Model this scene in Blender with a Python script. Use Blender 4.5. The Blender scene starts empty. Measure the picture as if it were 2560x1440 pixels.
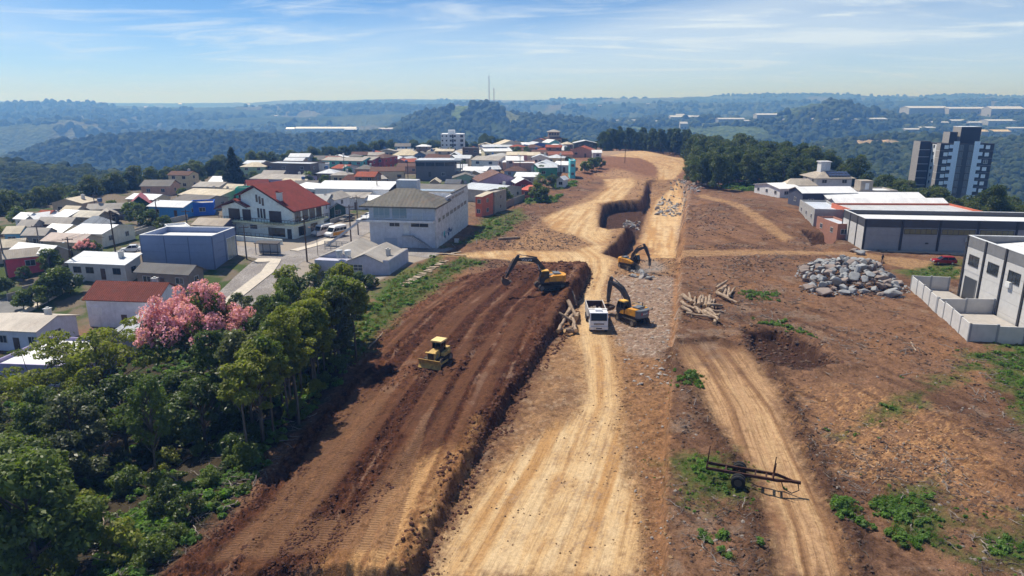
import bpy, bmesh, math, random
import numpy as np
from mathutils import Vector, Matrix, Quaternion

R = math.radians
rng = random.Random(7)
scene = bpy.context.scene
COL = scene.collection

# ---------------------------------------------------------------- camera
CAM_Z, TH, FPX = 30.0, R(15.0), 1707.0
cam_d = bpy.data.cameras.new('camera')
cam = bpy.data.objects.new('camera', cam_d)
COL.objects.link(cam)
cam.location = (0, 0, CAM_Z)
cam.rotation_euler = (R(90) - TH, 0, 0)
cam_d.sensor_width = 36.0
cam_d.lens = 36.0 * FPX / 2560.0
cam_d.clip_start = 0.5
cam_d.clip_end = 60000
scene.camera = cam

# ---------------------------------------------------------------- sun and sky
SUN = Vector((-0.98, 0.87, 2.15)).normalized()
sun_d = bpy.data.lights.new('sun', 'SUN')
sun_d.energy = 4.6
sun_d.angle = R(0.53)
sun_d.color = (1.0, 0.945, 0.85)
sun = bpy.data.objects.new('sun', sun_d)
COL.objects.link(sun)
sun.rotation_euler = SUN.to_track_quat('Z', 'Y').to_euler()
sun.location = (-60, 60, 140)

world = bpy.data.worlds.new('World')
scene.world = world
world.use_nodes = True
wn = world.node_tree
wn.nodes.clear()
def wnode(t, **k):
    n = wn.nodes.new(t)
    for a, b in k.items():
        setattr(n, a, b)
    return n
w_out = wnode('ShaderNodeOutputWorld')
w_bg = wnode('ShaderNodeBackground')
w_bg.inputs['Strength'].default_value = 0.095
sky = wnode('ShaderNodeTexSky', sky_type='NISHITA', sun_disc=False)
sky.sun_elevation = math.asin(SUN.z)
sky.sun_rotation = math.atan2(SUN.x, SUN.y)
sky.altitude = 5000
sky.air_density = 1.0
sky.dust_density = 0.0
sky.ozone_density = 8.0
# thin high cloud laid over the whole sky: direction projected on a flat layer
tc = wnode('ShaderNodeTexCoord')
sep = wnode('ShaderNodeSeparateXYZ')
wn.links.new(tc.outputs['Generated'], sep.inputs[0])
def wmath(op, a, b=None, clamp=False):
    n = wnode('ShaderNodeMath', operation=op, use_clamp=clamp)
    for i, v in enumerate((a, b)):
        if v is None:
            continue
        if hasattr(v, 'links') or hasattr(v, 'is_linked'):
            wn.links.new(v, n.inputs[i])
        else:
            n.inputs[i].default_value = v
    return n.outputs[0]
zz = wmath('ADD', wmath('MAXIMUM', sep.outputs[2], 0.0), 0.055)
cx = wmath('DIVIDE', sep.outputs[0], zz)
cy = wmath('DIVIDE', sep.outputs[1], zz)
comb = wnode('ShaderNodeCombineXYZ')
wn.links.new(cx, comb.inputs[0]); wn.links.new(cy, comb.inputs[1])
def cloud_layer(scale, rot, stretch, detail, rough, dist, lo, hi, off):
    mp = wnode('ShaderNodeMapping')
    mp.inputs['Rotation'].default_value = (0, 0, rot)
    mp.inputs['Location'].default_value = off
    mp.inputs['Scale'].default_value = (scale, scale * stretch, 1)
    wn.links.new(comb.outputs[0], mp.inputs[0])
    nz = wnode('ShaderNodeTexNoise')
    nz.inputs['Scale'].default_value = 1.0
    nz.inputs['Detail'].default_value = detail
    nz.inputs['Roughness'].default_value = rough
    nz.inputs['Distortion'].default_value = dist
    wn.links.new(mp.outputs[0], nz.inputs['Vector'])
    mr = wnode('ShaderNodeMapRange', interpolation_type='SMOOTHSTEP')
    mr.inputs['From Min'].default_value = lo
    mr.inputs['From Max'].default_value = hi
    wn.links.new(nz.outputs[0], mr.inputs[0])
    return mr.outputs[0]
veil = cloud_layer(0.11, R(20), 0.9, 4, 0.5, 0.6, 0.42, 0.68, (9.3, 0.4, 0))
wisp = cloud_layer(0.42, R(-14), 1.7, 9, 0.60, 1.6, 0.47, 0.76, (9.3, 0.4, 0))
puff = cloud_layer(0.75, R(4), 1.3, 10, 0.62, 1.0, 0.54, 0.80, (9.3, 0.4, 0))
fac = wmath('ADD', wmath('MULTIPLY', veil, 0.60), wmath('MULTIPLY', wisp, 0.62))
fac = wmath('ADD', fac, wmath('MULTIPLY', puff, 0.5))
low = wnode('ShaderNodeMapRange', interpolation_type='SMOOTHSTEP')
low.inputs['From Min'].default_value = 0.14
low.inputs['From Max'].default_value = -0.02
wn.links.new(sep.outputs[2], low.inputs[0])
fac = wmath('MINIMUM', fac, 0.92)
wmix = wnode('ShaderNodeMix', data_type='RGBA')
wn.links.new(fac, wmix.inputs['Factor'])
wtint = wnode('ShaderNodeMix', data_type='RGBA', blend_type='MULTIPLY')
wtint.inputs['Factor'].default_value = 1.0
wtint.inputs['B'].default_value = (0.87, 1.0, 1.03, 1)
wn.links.new(sky.outputs[0], wtint.inputs['A'])
wn.links.new(wtint.outputs['Result'], wmix.inputs['A'])
wmix.inputs['B'].default_value = (6.5, 7.4, 8.3, 1)
wlow = wnode('ShaderNodeMix', data_type='RGBA')          # pale air low over the horizon, all round
wn.links.new(wmath('MULTIPLY', low.outputs[0], 0.9), wlow.inputs['Factor'])
wn.links.new(wmix.outputs['Result'], wlow.inputs['A'])
wlow.inputs['B'].default_value = (4.3, 6.0, 8.6, 1)
wn.links.new(wlow.outputs['Result'], w_bg.inputs['Color'])
wn.links.new(w_bg.outputs[0], w_out.inputs['Surface'])

vs = scene.view_settings
vs.view_transform = 'Standard'
vs.look = 'None'
vs.exposure = 0.38
vs.gamma = 1.0
vs.use_curve_mapping = False
scene.render.engine = 'CYCLES'
scene.cycles.max_bounces = 5
scene.cycles.diffuse_bounces = 3
scene.cycles.glossy_bounces = 2
scene.cycles.transmission_bounces = 3
scene.cycles.transparent_max_bounces = 12
scene.cycles.volume_bounces = 0
scene.cycles.caustics_reflective = False
scene.cycles.caustics_refractive = False
scene.cycles.use_denoising = True

# ---------------------------------------------------------------- pixel <-> place
ST, CT = math.sin(TH), math.cos(TH)
def P(px, py, z=0.0):
    u, v = (px - 1280.0) / FPX, (py - 720.0) / FPX
    t = (CAM_Z - z) / (ST + v * CT)
    return Vector((u * t, (CT - v * ST) * t, z))
def Pd(px, py, depth):
    u, v = (px - 1280.0) / FPX, (py - 720.0) / FPX
    return Vector((u * depth, (CT - v * ST) * depth, CAM_Z - (ST + v * CT) * depth))
def poly(pts, z=0.0):
    return np.array([P(a, b, z)[:2] for a, b in pts])

# ---------------------------------------------------------------- numeric noise
def _hash(ix, iy, seed):
    h = (ix.astype(np.int64) * 374761393 + iy.astype(np.int64) * 668265263 + seed * 974711) & 0x7fffffff
    h = ((h ^ (h >> 13)) * 1274126177) & 0x7fffffff
    h = (h ^ (h >> 16)) & 0x7fffffff
    return h.astype(np.float64) / 0x7fffffff
def vnoise(x, y, seed=0):
    x = np.asarray(x, float); y = np.asarray(y, float)
    ix, iy = np.floor(x), np.floor(y)
    fx, fy = x - ix, y - iy
    fx = fx * fx * (3 - 2 * fx); fy = fy * fy * (3 - 2 * fy)
    a, b = _hash(ix, iy, seed), _hash(ix + 1, iy, seed)
    c, d = _hash(ix, iy + 1, seed), _hash(ix + 1, iy + 1, seed)
    return (a + (b - a) * fx) * (1 - fy) + (c + (d - c) * fx) * fy
def fbm(x, y, octv=4, seed=0, gain=0.5):
    s, a, n = 0.0, 1.0, 0.0
    for o in range(octv):
        s = s + a * (vnoise(x * 2 ** o + 17.3 * o, y * 2 ** o - 9.1 * o, seed + o) - 0.5)
        n += a; a *= gain
    return s / n * 2.0
def sst(a, b, x):
    t = np.clip((np.asarray(x, float) - a) / (b - a), 0, 1)
    return t * t * (3 - 2 * t)
def line_coords(x, y, pl):
    """signed distance (left of the line positive), arclength and |distance| to a polyline"""
    best = np.full(x.shape, 1e18); sd = np.zeros(x.shape); s = np.zeros(x.shape)
    acc = 0.0
    for (ax, ay), (bx, by) in zip(pl[:-1], pl[1:]):
        dx, dy = bx - ax, by - ay
        L = math.hypot(dx, dy)
        t = np.clip(((x - ax) * dx + (y - ay) * dy) / (L * L), 0, 1)
        qx, qy = x - ax - t * dx, y - ay - t * dy
        d2 = qx * qx + qy * qy
        m = d2 < best
        best = np.where(m, d2, best)
        side = np.where((dx * (y - ay) - dy * (x - ax)) >= 0, 1.0, -1.0)
        sd = np.where(m, side * np.sqrt(d2), sd)
        s = np.where(m, acc + t * L, s)
        acc += L
    return sd, s, np.sqrt(best)
def sdf(x, y, pg, far=12.0):
    """signed distance to polygon, positive inside; -far away from it"""
    out = np.full(x.shape, -far)
    lo, hi = pg.min(0) - far, pg.max(0) + far
    m = (x > lo[0]) & (x < hi[0]) & (y > lo[1]) & (y < hi[1])
    if not m.any():
        return out
    xs, ys = x[m], y[m]
    best = np.full(xs.shape, 1e18); ins = np.zeros(xs.shape, bool)
    n = len(pg)
    for i in range(n):
        ax, ay = pg[i]; bx, by = pg[(i + 1) % n]
        dx, dy = bx - ax, by - ay
        t = np.clip(((xs - ax) * dx + (ys - ay) * dy) / (dx * dx + dy * dy + 1e-9), 0, 1)
        best = np.minimum(best, (xs - ax - t * dx) ** 2 + (ys - ay - t * dy) ** 2)
        if ay != by:
            c = ((ay > ys) != (by > ys)) & (xs < (bx - ax) * (ys - ay) / (by - ay) + ax)
            ins ^= c
    d = np.sqrt(best)
    out[m] = np.maximum(np.where(ins, d, -d), -far)
    return out

# ---------------------------------------------------------------- objects
def link(o, parent=None):
    COL.objects.link(o)
    if parent is not None:
        o.parent = parent
    return o
def tag(o, label=None, cat=None, group=None, kind=None):
    if label: o['label'] = label
    if cat: o['category'] = cat
    if group: o['group'] = group
    if kind: o['kind'] = kind
    return o
def thing(name, label, cat, loc=(0, 0, 0), rz=0.0, group=None):
    o = bpy.data.objects.new(name, None)
    o.empty_display_size = 0.5
    link(o)
    o.location = loc
    o.rotation_euler = (0, 0, rz)
    return tag(o, label, cat, group)
def copy_tree(o, parent=None):
    c = o.copy()
    link(c, parent)
    for ch in o.children:
        if ch.name in COL.objects:
            copy_tree(ch, c)
    return c

class MB:
    """collects shapes, builds ONE mesh"""
    def __init__(s):
        s.v, s.f = [], []
    def add(s, vs, fs):
        k = len(s.v)
        s.v += [tuple(p) for p in vs]
        s.f += [tuple(i + k for i in f) for f in fs]
        return s
    def box(s, c, d, rz=0.0, rx=0.0, ry=0.0):
        hx, hy, hz = d[0] / 2, d[1] / 2, d[2] / 2
        p = [Vector(q) for q in ((-hx, -hy, -hz), (hx, -hy, -hz), (hx, hy, -hz), (-hx, hy, -hz),
                                 (-hx, -hy, hz), (hx, -hy, hz), (hx, hy, hz), (-hx, hy, hz))]
        if rz or rx or ry:
            m = Matrix.Rotation(rz, 3, 'Z') @ Matrix.Rotation(ry, 3, 'Y') @ Matrix.Rotation(rx, 3, 'X')
            p = [m @ q for q in p]
        c = Vector(c)
        return s.add([q + c for q in p], [(0, 3, 2, 1), (4, 5, 6, 7), (0, 1, 5, 4), (1, 2, 6, 5), (2, 3, 7, 6), (3, 0, 4, 7)])
    def bb(s, x0, x1, y0, y1, z0, z1):
        return s.box(((x0 + x1) / 2, (y0 + y1) / 2, (z0 + z1) / 2), (x1 - x0, y1 - y0, z1 - z0))
    def prism(s, pts, axis, a, b):
        """polygon pts (2-D) extruded along axis from a to b; axis 'x': pts=(y,z), 'y': (x,z), 'z': (x,y)"""
        n = len(pts)
        def q(p, t):
            return (t, p[0], p[1]) if axis == 'x' else (p[0], t, p[1]) if axis == 'y' else (p[0], p[1], t)
        vs = [q(p, a) for p in pts] + [q(p, b) for p in pts]
        fs = [tuple(range(n))[::-1], tuple(range(n, 2 * n))] + [(i, (i + 1) % n, n + (i + 1) % n, n + i) for i in range(n)]
        return s.add(vs, fs)
    def tube(s, path, rad, n=8, cap=True):
        path = [Vector(p) for p in path]
        if not hasattr(rad, '__len__'):
            rad = [rad] * len(path)
        vs, fs = [], []
        up = Vector((0, 0, 1))
        for i, p in enumerate(path):
            t = (path[min(i + 1, len(path) - 1)] - path[max(i - 1, 0)]).normalized()
            a = t.cross(up if abs(t.z) < 0.95 else Vector((1, 0, 0))).normalized()
            b = t.cross(a)
            for k in range(n):
                an = 2 * math.pi * k / n
                vs.append(p + (a * math.cos(an) + b * math.sin(an)) * rad[i])
        for i in range(len(path) - 1):
            for k in range(n):
                fs.append((i * n + k, i * n + (k + 1) % n, (i + 1) * n + (k + 1) % n, (i + 1) * n + k))
        if cap:
            fs.append(tuple(range(n))[::-1])
            fs.append(tuple(range((len(path) - 1) * n, len(path) * n)))
        return s.add(vs, fs)
    def cyl(s, a, b, r, n=12, r2=None):
        return s.tube([a, b], [r, r if r2 is None else r2], n)
    def mesh(s, name, material=None, smooth=False):
        me = bpy.data.meshes.new(name)
        me.from_pydata(s.v, [], s.f)
        if material is not None:
            me.materials.append(material)
        bm = bmesh.new(); bm.from_mesh(me)
        bmesh.ops.recalc_face_normals(bm, faces=bm.faces)
        bm.to_mesh(me); bm.free()
        if smooth:
            me.polygons.foreach_set('use_smooth', [True] * len(me.polygons))
        return me
    def build(s, name, material, parent=None, smooth=False):
        o = bpy.data.objects.new(name, s.mesh(name, material, smooth))
        return link(o, parent)
def fast_mesh(name, verts, faces, material=None, smooth=False):
    """numpy verts (n,3), faces (m,3|4)"""
    verts = np.asarray(verts, np.float32); faces = np.asarray(faces, np.int32)
    me = bpy.data.meshes.new(name)
    k = faces.shape[1]
    me.vertices.add(len(verts)); me.vertices.foreach_set('co', verts.ravel())
    me.loops.add(faces.size); me.loops.foreach_set('vertex_index', faces.ravel())
    me.polygons.add(len(faces))
    me.polygons.foreach_set('loop_start', np.arange(0, faces.size, k, dtype=np.int32))
    if smooth:
        me.polygons.foreach_set('use_smooth', np.ones(len(faces), bool))
    me.update(calc_edges=True)
    if material is not None:
        me.materials.append(material)
    return me
def set_attr(me, name, arr, typ='FLOAT'):
    a = me.attributes.new(name, typ, 'POINT')
    a.data.foreach_set('value' if typ in ('FLOAT', 'INT') else 'color' if typ == 'FLOAT_COLOR' else 'vector', np.asarray(arr, np.float32 if typ != 'INT' else np.int32).ravel())

# ---------------------------------------------------------------- materials
class NT:
    """small helper round a material's node tree"""
    def __init__(s, name):
        s.m = bpy.data.materials.new(name)
        s.m.use_nodes = True
        s.t = s.m.node_tree
        s.t.nodes.clear()
        s.out = s.t.nodes.new('ShaderNodeOutputMaterial')
    def n(s, typ, ins=None, **k):
        nd = s.t.nodes.new(typ)
        for a, b in k.items():
            setattr(nd, a, b)
        for a, b in (ins or {}).items():
            s.put(nd.inputs[a], b)
        return nd
    def put(s, sock, val):
        if isinstance(val, bpy.types.NodeSocket):
            s.t.links.new(val, sock)
        elif isinstance(val, bpy.types.Node):
            s.t.links.new(val.outputs[0], sock)
        else:
            if hasattr(val, '__len__') and len(val) == 3 and sock.type == 'RGBA':
                val = (*val, 1)
            sock.default_value = val
    def math(s, op, a, b=0.0, clamp=False):
        nd = s.n('ShaderNodeMath', operation=op, use_clamp=clamp)
        s.put(nd.inputs[0], a); s.put(nd.inputs[1], b)
        return nd.outputs[0]
    def mix(s, f, a, b, mode='MIX'):
        nd = s.n('ShaderNodeMix', data_type='RGBA', blend_type=mode)
        s.put(nd.inputs['Factor'], f); s.put(nd.inputs['A'], a); s.put(nd.inputs['B'], b)
        return nd.outputs['Result']
    def noise(s, vec, scale, detail=4, rough=0.55, dist=0.0):
        return s.n('ShaderNodeTexNoise', {'Vector': vec, 'Scale': scale, 'Detail': detail, 'Roughness': rough, 'Distortion': dist}).outputs[0]
    def ramp(s, x, lo, hi, smooth=True):
        nd = s.n('ShaderNodeMapRange', {0: x, 1: lo, 2: hi}, interpolation_type='SMOOTHSTEP' if smooth else 'LINEAR')
        return nd.outputs[0]
    def mapping(s, vec, scale=(1, 1, 1), rot=(0, 0, 0), loc=(0, 0, 0)):
        return s.n('ShaderNodeMapping', {'Vector': vec, 'Scale': scale, 'Rotation': rot, 'Location': loc}).outputs[0]
    def bump(s, h, strength, dist, normal=None):
        nd = s.n('ShaderNodeBump', {'Strength': strength, 'Distance': dist, 'Height': h})
        if normal is not None:
            s.put(nd.inputs['Normal'], normal)
        return nd.outputs[0]
    def bsdf(s, color, rough=0.8, normal=None, metallic=0.0, spec=0.35, **extra):
        b = s.n('ShaderNodeBsdfPrincipled', {'Base Color': color, 'Roughness': rough, 'Metallic': metallic, 'Specular IOR Level': spec})
        for k, v in extra.items():
            s.put(b.inputs[k.replace('_', ' ')], v)
        if normal is not None:
            s.put(b.inputs['Normal'], normal)
        s.t.links.new(b.outputs[0], s.out.inputs['Surface'])
        return b
    def obj(s):
        return s.n('ShaderNodeTexCoord').outputs['Object']
    def geo(s):
        return s.n('ShaderNodeNewGeometry').outputs['Position']

def srgb(r, g, b):
    def f(c):
        c /= 255.0
        return c / 12.92 if c <= 0.04045 else ((c + 0.055) / 1.055) ** 2.4
    return (f(r), f(g), f(b))
_mats = {}
def paint(c, rough=0.6, var=0.12, grime=0.25, scale=1.2, metallic=0.0, spec=0.35, bump=0.0, mud=0.0):
    """plain coated surface: slight mottling, rain streaks and grime"""
    key = ('paint', tuple(round(x, 4) for x in c), rough, var, grime, scale, metallic, bump, mud)
    if key in _mats:
        return _mats[key]
    t = NT('paint')
    o = t.geo()
    n1 = t.noise(o, scale, 5, 0.6)
    col = t.mix(t.ramp(n1, 0.3, 0.75), tuple(x * (1 - var) for x in c), tuple(min(1, x * (1 + var * 0.6)) for x in c))
    st = t.noise(t.mapping(o, (2.2, 2.2, 0.22)), 1.0, 4, 0.6)
    col = t.mix(t.math('MULTIPLY', t.ramp(st, 0.52, 0.8), grime), col, tuple(x * 0.45 + 0.02 for x in c))
    if mud:
        col = t.mix(t.math('MULTIPLY', t.ramp(t.noise(o, 1.7, 6, 0.7), 0.42, 0.66), mud), col, (.15, .085, .055))
    nrm = t.bump(t.noise(o, 14, 3), bump, 0.05) if bump else None
    t.bsdf(col, rough, nrm, metallic, spec)
    _mats[key] = t.m
    return t.m
def roof_mat(c, kind='metal', ang=0.0, dirt=0.35, pitch=0.9):
    """corrugated sheet ('metal'/'fibro') or clay tile ('tile'); object space: x along the ridge, y down the slope"""
    key = ('roof', tuple(round(x, 4) for x in c), kind, dirt, pitch)
    if key in _mats:
        return _mats[key]
    t = NT('roof_' + kind)
    o = t.obj()
    n1 = t.noise(o, 0.35, 5, 0.65)
    n2 = t.noise(o, 2.4, 4, 0.6)
    dark = tuple(x * (0.55 if kind != 'metal' else 0.72) for x in c)
    col = t.mix(t.ramp(n1, 0.35, 0.7), c, tuple(a * 0.5 + b * 0.5 for a, b in zip(c, dark)))
    col = t.mix(t.math('MULTIPLY', t.ramp(n2, 0.5, 0.78), dirt), col, tuple(x * 0.4 for x in c))
    if kind != 'tile':
        rust = t.noise(t.mapping(o, (.5, .16, .5)), 1.0, 6, 0.72)
        col = t.mix(t.math('MULTIPLY', t.ramp(rust, 0.52, 0.74), dirt * 0.9), col, (.20, .13, .09))
    else:
        moss = t.noise(o, 0.8, 6, 0.72)
        col = t.mix(t.math('MULTIPLY', t.ramp(moss, 0.50, 0.72), 0.5), col, (.10, .075, .055))
    w1 = t.n('ShaderNodeTexWave', {'Vector': o, 'Scale': pitch, 'Distortion': 0.0}, wave_type='BANDS', bands_direction='X').outputs['Fac']
    if kind == 'tile':
        w2 = t.n('ShaderNodeTexWave', {'Vector': o, 'Scale': pitch * 0.8, 'Distortion': 0.3}, wave_type='BANDS', bands_direction='Y', wave_profile='SAW').outputs['Fac']
        v = t.n('ShaderNodeSeparateColor', {0: t.n('ShaderNodeTexVoronoi', {'Vector': t.mapping(o, (3.3, 2.4, 2.4)), 'Scale': 1.0}).outputs['Color']}).outputs[0]
        col = t.mix(t.math('MULTIPLY', v, 0.6), col, tuple(x * 0.5 for x in c))
        col = t.mix(t.math('MULTIPLY', t.ramp(w1, 0.35, 0.0), 0.5), col, tuple(x * 0.35 for x in c))
        h = t.math('ADD', w1, t.math('MULTIPLY', w2, 0.7))
        nrm = t.bump(h, 0.9, 0.08); rough, spec = 0.85, 0.25
    else:
        # lengths of sheet: faint joints across the slope
        j = t.n('ShaderNodeTexWave', {'Vector': o, 'Scale': 0.045, 'Distortion': 0.0}, wave_type='BANDS', bands_direction='Y', wave_profile='SAW').outputs['Fac']
        sheet = t.n('ShaderNodeTexWhiteNoise', {'Vector': t.n('ShaderNodeVectorMath', {0: t.mapping(o, (0.9, 0.14, 0)), }, operation='FLOOR').outputs[0]}).outputs[0]
        col = t.mix(t.math('MULTIPLY', sheet, 0.22), col, tuple(x * 0.5 for x in c))
        col = t.mix(t.math('MULTIPLY', t.ramp(j, 0.06, 0.0), 0.5), col, tuple(x * 0.35 for x in c))
        nrm = t.bump(w1, 0.6, 0.05)
        rough, spec = (0.42, 0.5) if kind == 'metal' else (0.85, 0.25)
    t.bsdf(col, rough, nrm, 0.0, spec)
    _mats[key] = t.m
    return t.m
def glass_mat():
    if 'glass' in _mats:
        return _mats['glass']
    t = NT('window_glass')
    n = t.noise(t.geo(), 0.7, 2)
    t.bsdf(t.mix(n, (0.012, 0.016, 0.02), (0.05, 0.06, 0.07)), 0.08, None, 0.0, 0.6)
    _mats['glass'] = t.m
    return t.m
def flat(c, rough=0.6, metallic=0.0, spec=0.4):
    key = ('flat', tuple(round(x, 4) for x in c), rough, metallic)
    if key not in _mats:
        t = NT('coat')
        o = t.geo()
        n = t.noise(o, 3.0, 4)
        t.bsdf(t.mix(n, tuple(x * 0.82 for x in c), tuple(min(1, x * 1.12) for x in c)), rough, None, metallic, spec)
        _mats[key] = t.m
    return _mats[key]
WHITE = srgb(225, 226, 228)

def lettering(body, size, c, name, parent, extrude=0.012):
    """words as real mesh letters"""
    cu = bpy.data.curves.new(name, 'FONT')
    cu.body = body; cu.size = size; cu.extrude = extrude; cu.align_x = 'LEFT'; cu.resolution_u = 2
    tmp = bpy.data.objects.new(name, cu)
    COL.objects.link(tmp)
    me = bpy.data.meshes.new_from_object(tmp.evaluated_get(bpy.context.evaluated_depsgraph_get()))
    bpy.data.objects.remove(tmp)
    me.materials.clear(); me.materials.append(flat(c, 0.5))
    return link(bpy.data.objects.new(name, me), parent)
# ================================================================ terrain
PLATEAU = np.array([(-143, -60), (-142, 200), (-138, 245), (-124, 325), (-106, 400), (-62, 500), (0, 525), (62, 505),
                    (108, 450), (124, 340), (122, 250), (122, 200), (130, 165), (150, 140), (150, -60)], float)
def crest(pts, drop=0.0):
    q = [Pd(a, b, d) for a, b, d in pts]
    return np.array([(p.x, p.y) for p in q]), np.array([p.z - drop for p in q])
# skyline points in the picture with their distance in metres, width on the near and the far side, foot level
RIDGES = [
    (crest([(-420, 372, 520), (-150, 388, 500), (0, 396, 480), (110, 410, 460), (200, 430, 445), (270, 462, 430), (330, 500, 415)], 9), 120, 150, -95),
    (crest([(120, 430, 1080), (170, 372, 1120), (230, 345, 1160), (340, 334, 1200), (480, 329, 1230), (640, 332, 1260), (730, 338, 1280), (900, 330, 1330), (1000, 318, 1400), (1100, 305, 1480)], 7), 190, 330, -150),
    (crest([(880, 332, 1500), (1000, 306, 1560), (1080, 280, 1620), (1150, 260, 1660), (1205, 254, 1680), (1250, 264, 1690), (1300, 287, 1680), (1400, 292, 1640), (1470, 303, 1600), (1530, 330, 1560)], 6), 420, 260, -90),
    (crest([(1380, 318, 1900), (1600, 312, 1900), (1800, 303, 1950), (2000, 296, 2000), (2200, 285, 2050), (2400, 279, 2100), (2600, 274, 2150), (3000, 270, 2200)], 3), 620, 900, -80),
    (crest([(2060, 420, 700), (2130, 372, 800), (2220, 346, 900), (2330, 335, 960), (2480, 346, 940), (2600, 340, 900), (2900, 330, 900)], 8), 260, 300, -110),
    (crest([(1900, 308, 1700), (1965, 276, 1720), (2030, 253, 1740), (2090, 248, 1750), (2150, 264, 1760), (2205, 278, 1770), (2270, 290, 1780)], 7), 130, 160, -30),
    (crest([(-500, 262, 3192), (0, 262, 3192), (150, 258, 3268), (300, 265, 3420), (420, 270, 3496), (620, 268, 3268), (800, 265, 3344), (1000, 260, 3420), (1200, 262, 3496), (1400, 262, 3496), (1600, 258, 3420), (1800, 258, 3496), (2000, 255, 3572), (2300, 252, 3572), (2600, 252, 3496), (3100, 250, 3496)], 0), 500, 500, -70),
    (crest([(-700, 250, 5940), (0, 253, 5940), (200, 256, 5940), (400, 259, 6072), (620, 258, 6138), (720, 251, 6138), (800, 252, 6138), (1000, 248, 5940), (1300, 251, 5610), (1500, 249, 5412), (1700, 244, 5280), (1900, 239, 5280), (2060, 237, 5280), (2200, 242, 5280), (2380, 241, 5280), (2560, 242, 5280), (3200, 240, 5280)], 0), 1000, 1500, -40),
    (crest([(-600, 300, 2500), (0, 292, 2600), (140, 284, 2700), (300, 282, 2900), (480, 292, 2800), (700, 296, 2600), (900, 290, 2700), (1040, 284, 2900)], 0), 500, 700, -130),
]
def macro(x, y):
    x = np.asarray(x, float); y = np.asarray(y, float)
    d = np.maximum(0.0, -sdf(x, y, PLATEAU, 1e9))
    z = -105.0 * (1 - np.exp(-np.maximum(0, d - 3) * 0.40 / 105.0))
    z = np.where(d > 0, z, 0.0)
    m = (d > 40)
    if m.any():
        xs, ys = x[m], y[m]
        zz = z[m]
        dist = np.hypot(xs, ys)
        nz = fbm(xs / 700, ys / 700, 5, 3)
        country = -62 + 85 * nz + 18 * sst(2500, 6000, dist) - 85 * sst(250, -150, xs) * (1 - sst(2100, 2500, dist))
        zz = np.maximum(zz, np.where(dist > 1500, country * sst(1500, 2300, dist) - 150 * (1 - sst(1500, 2300, dist)), -400))
        rough = fbm(xs / 130, ys / 130, 4, 11)
        for (pl, zc), wf, wb, foot in RIDGES:
            sd, s, dd = line_coords(xs, ys, pl)
            arc = np.concatenate([[0], np.cumsum(np.hypot(*np.diff(pl, axis=0).T))])
            zcr = np.interp(s, arc, zc)
            w = np.where(sd > 0, wb, wf)
            w = w * (1 + 0.35 * rough)
            h = foot + (zcr - foot) * np.exp(-(dd / w) ** 2)
            h = h + rough * np.minimum(14, dd * 0.06) - 0.35 * np.maximum(0, dd - 1.7 * w)
            zz = np.maximum(zz, h)
        z[m] = np.maximum(z[m], zz) if False else np.where(dist > 0, np.maximum(z[m], zz), z[m])
    # the wooded bank west of the site and the lower street beyond it
    wl = sst(-21, -46, x) * (1 - sst(104, 138, y))
    z = z - 4.6 * wl
    # ground falls a little towards the right-hand sheds
    z = z - 1.3 * sst(84, 120, x) * sst(60, 110, y) * (1 - sst(190, 240, y))
    return z

# ---- site relief, regions as seen in the picture
FILL = poly([(370, 1450), (600, 1262), (760, 1066), (890, 912), (965, 805), (1130, 692), (1262, 660), (1400, 664), (1476, 672),
             (1452, 730), (1408, 800), (1370, 860), (1310, 950), (1215, 1095), (1150, 1215), (1085, 1340), (1040, 1450)], 0.5)
SCARP = poly([(1476, 668), (1452, 730), (1408, 800), (1370, 860), (1310, 950), (1215, 1095), (1150, 1215), (1085, 1340), (1030, 1460)], 0.5)
CUT = poly([(1735, 440), (1716, 500), (1702, 640), (1690, 760), (1678, 900), (1664, 1060), (1655, 1250), (1650, 1500)], 0.3)
FIELD_FAR = poly([(1735, 440), (2100, 440)])
TRENCH = poly([(1620, 450), (1607, 490), (1574, 560), (1548, 598), (1513, 632), (1556, 650), (1700, 645), (1716, 470), (1690, 450)])
NOTCH = poly([(1508, 512), (1530, 504), (1590, 500), (1618, 499), (1600, 556), (1572, 570), (1520, 574), (1496, 566)])
HOLE = poly([(1868, 850), (1940, 846), (2030, 880), (2080, 930), (2010, 945), (1905, 930), (1880, 890)])
PIT = poly([(2000, 590), (2092, 598), (2088, 618), (2030, 622)])
CAM0 = np.array([0.0, 0.0])
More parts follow.
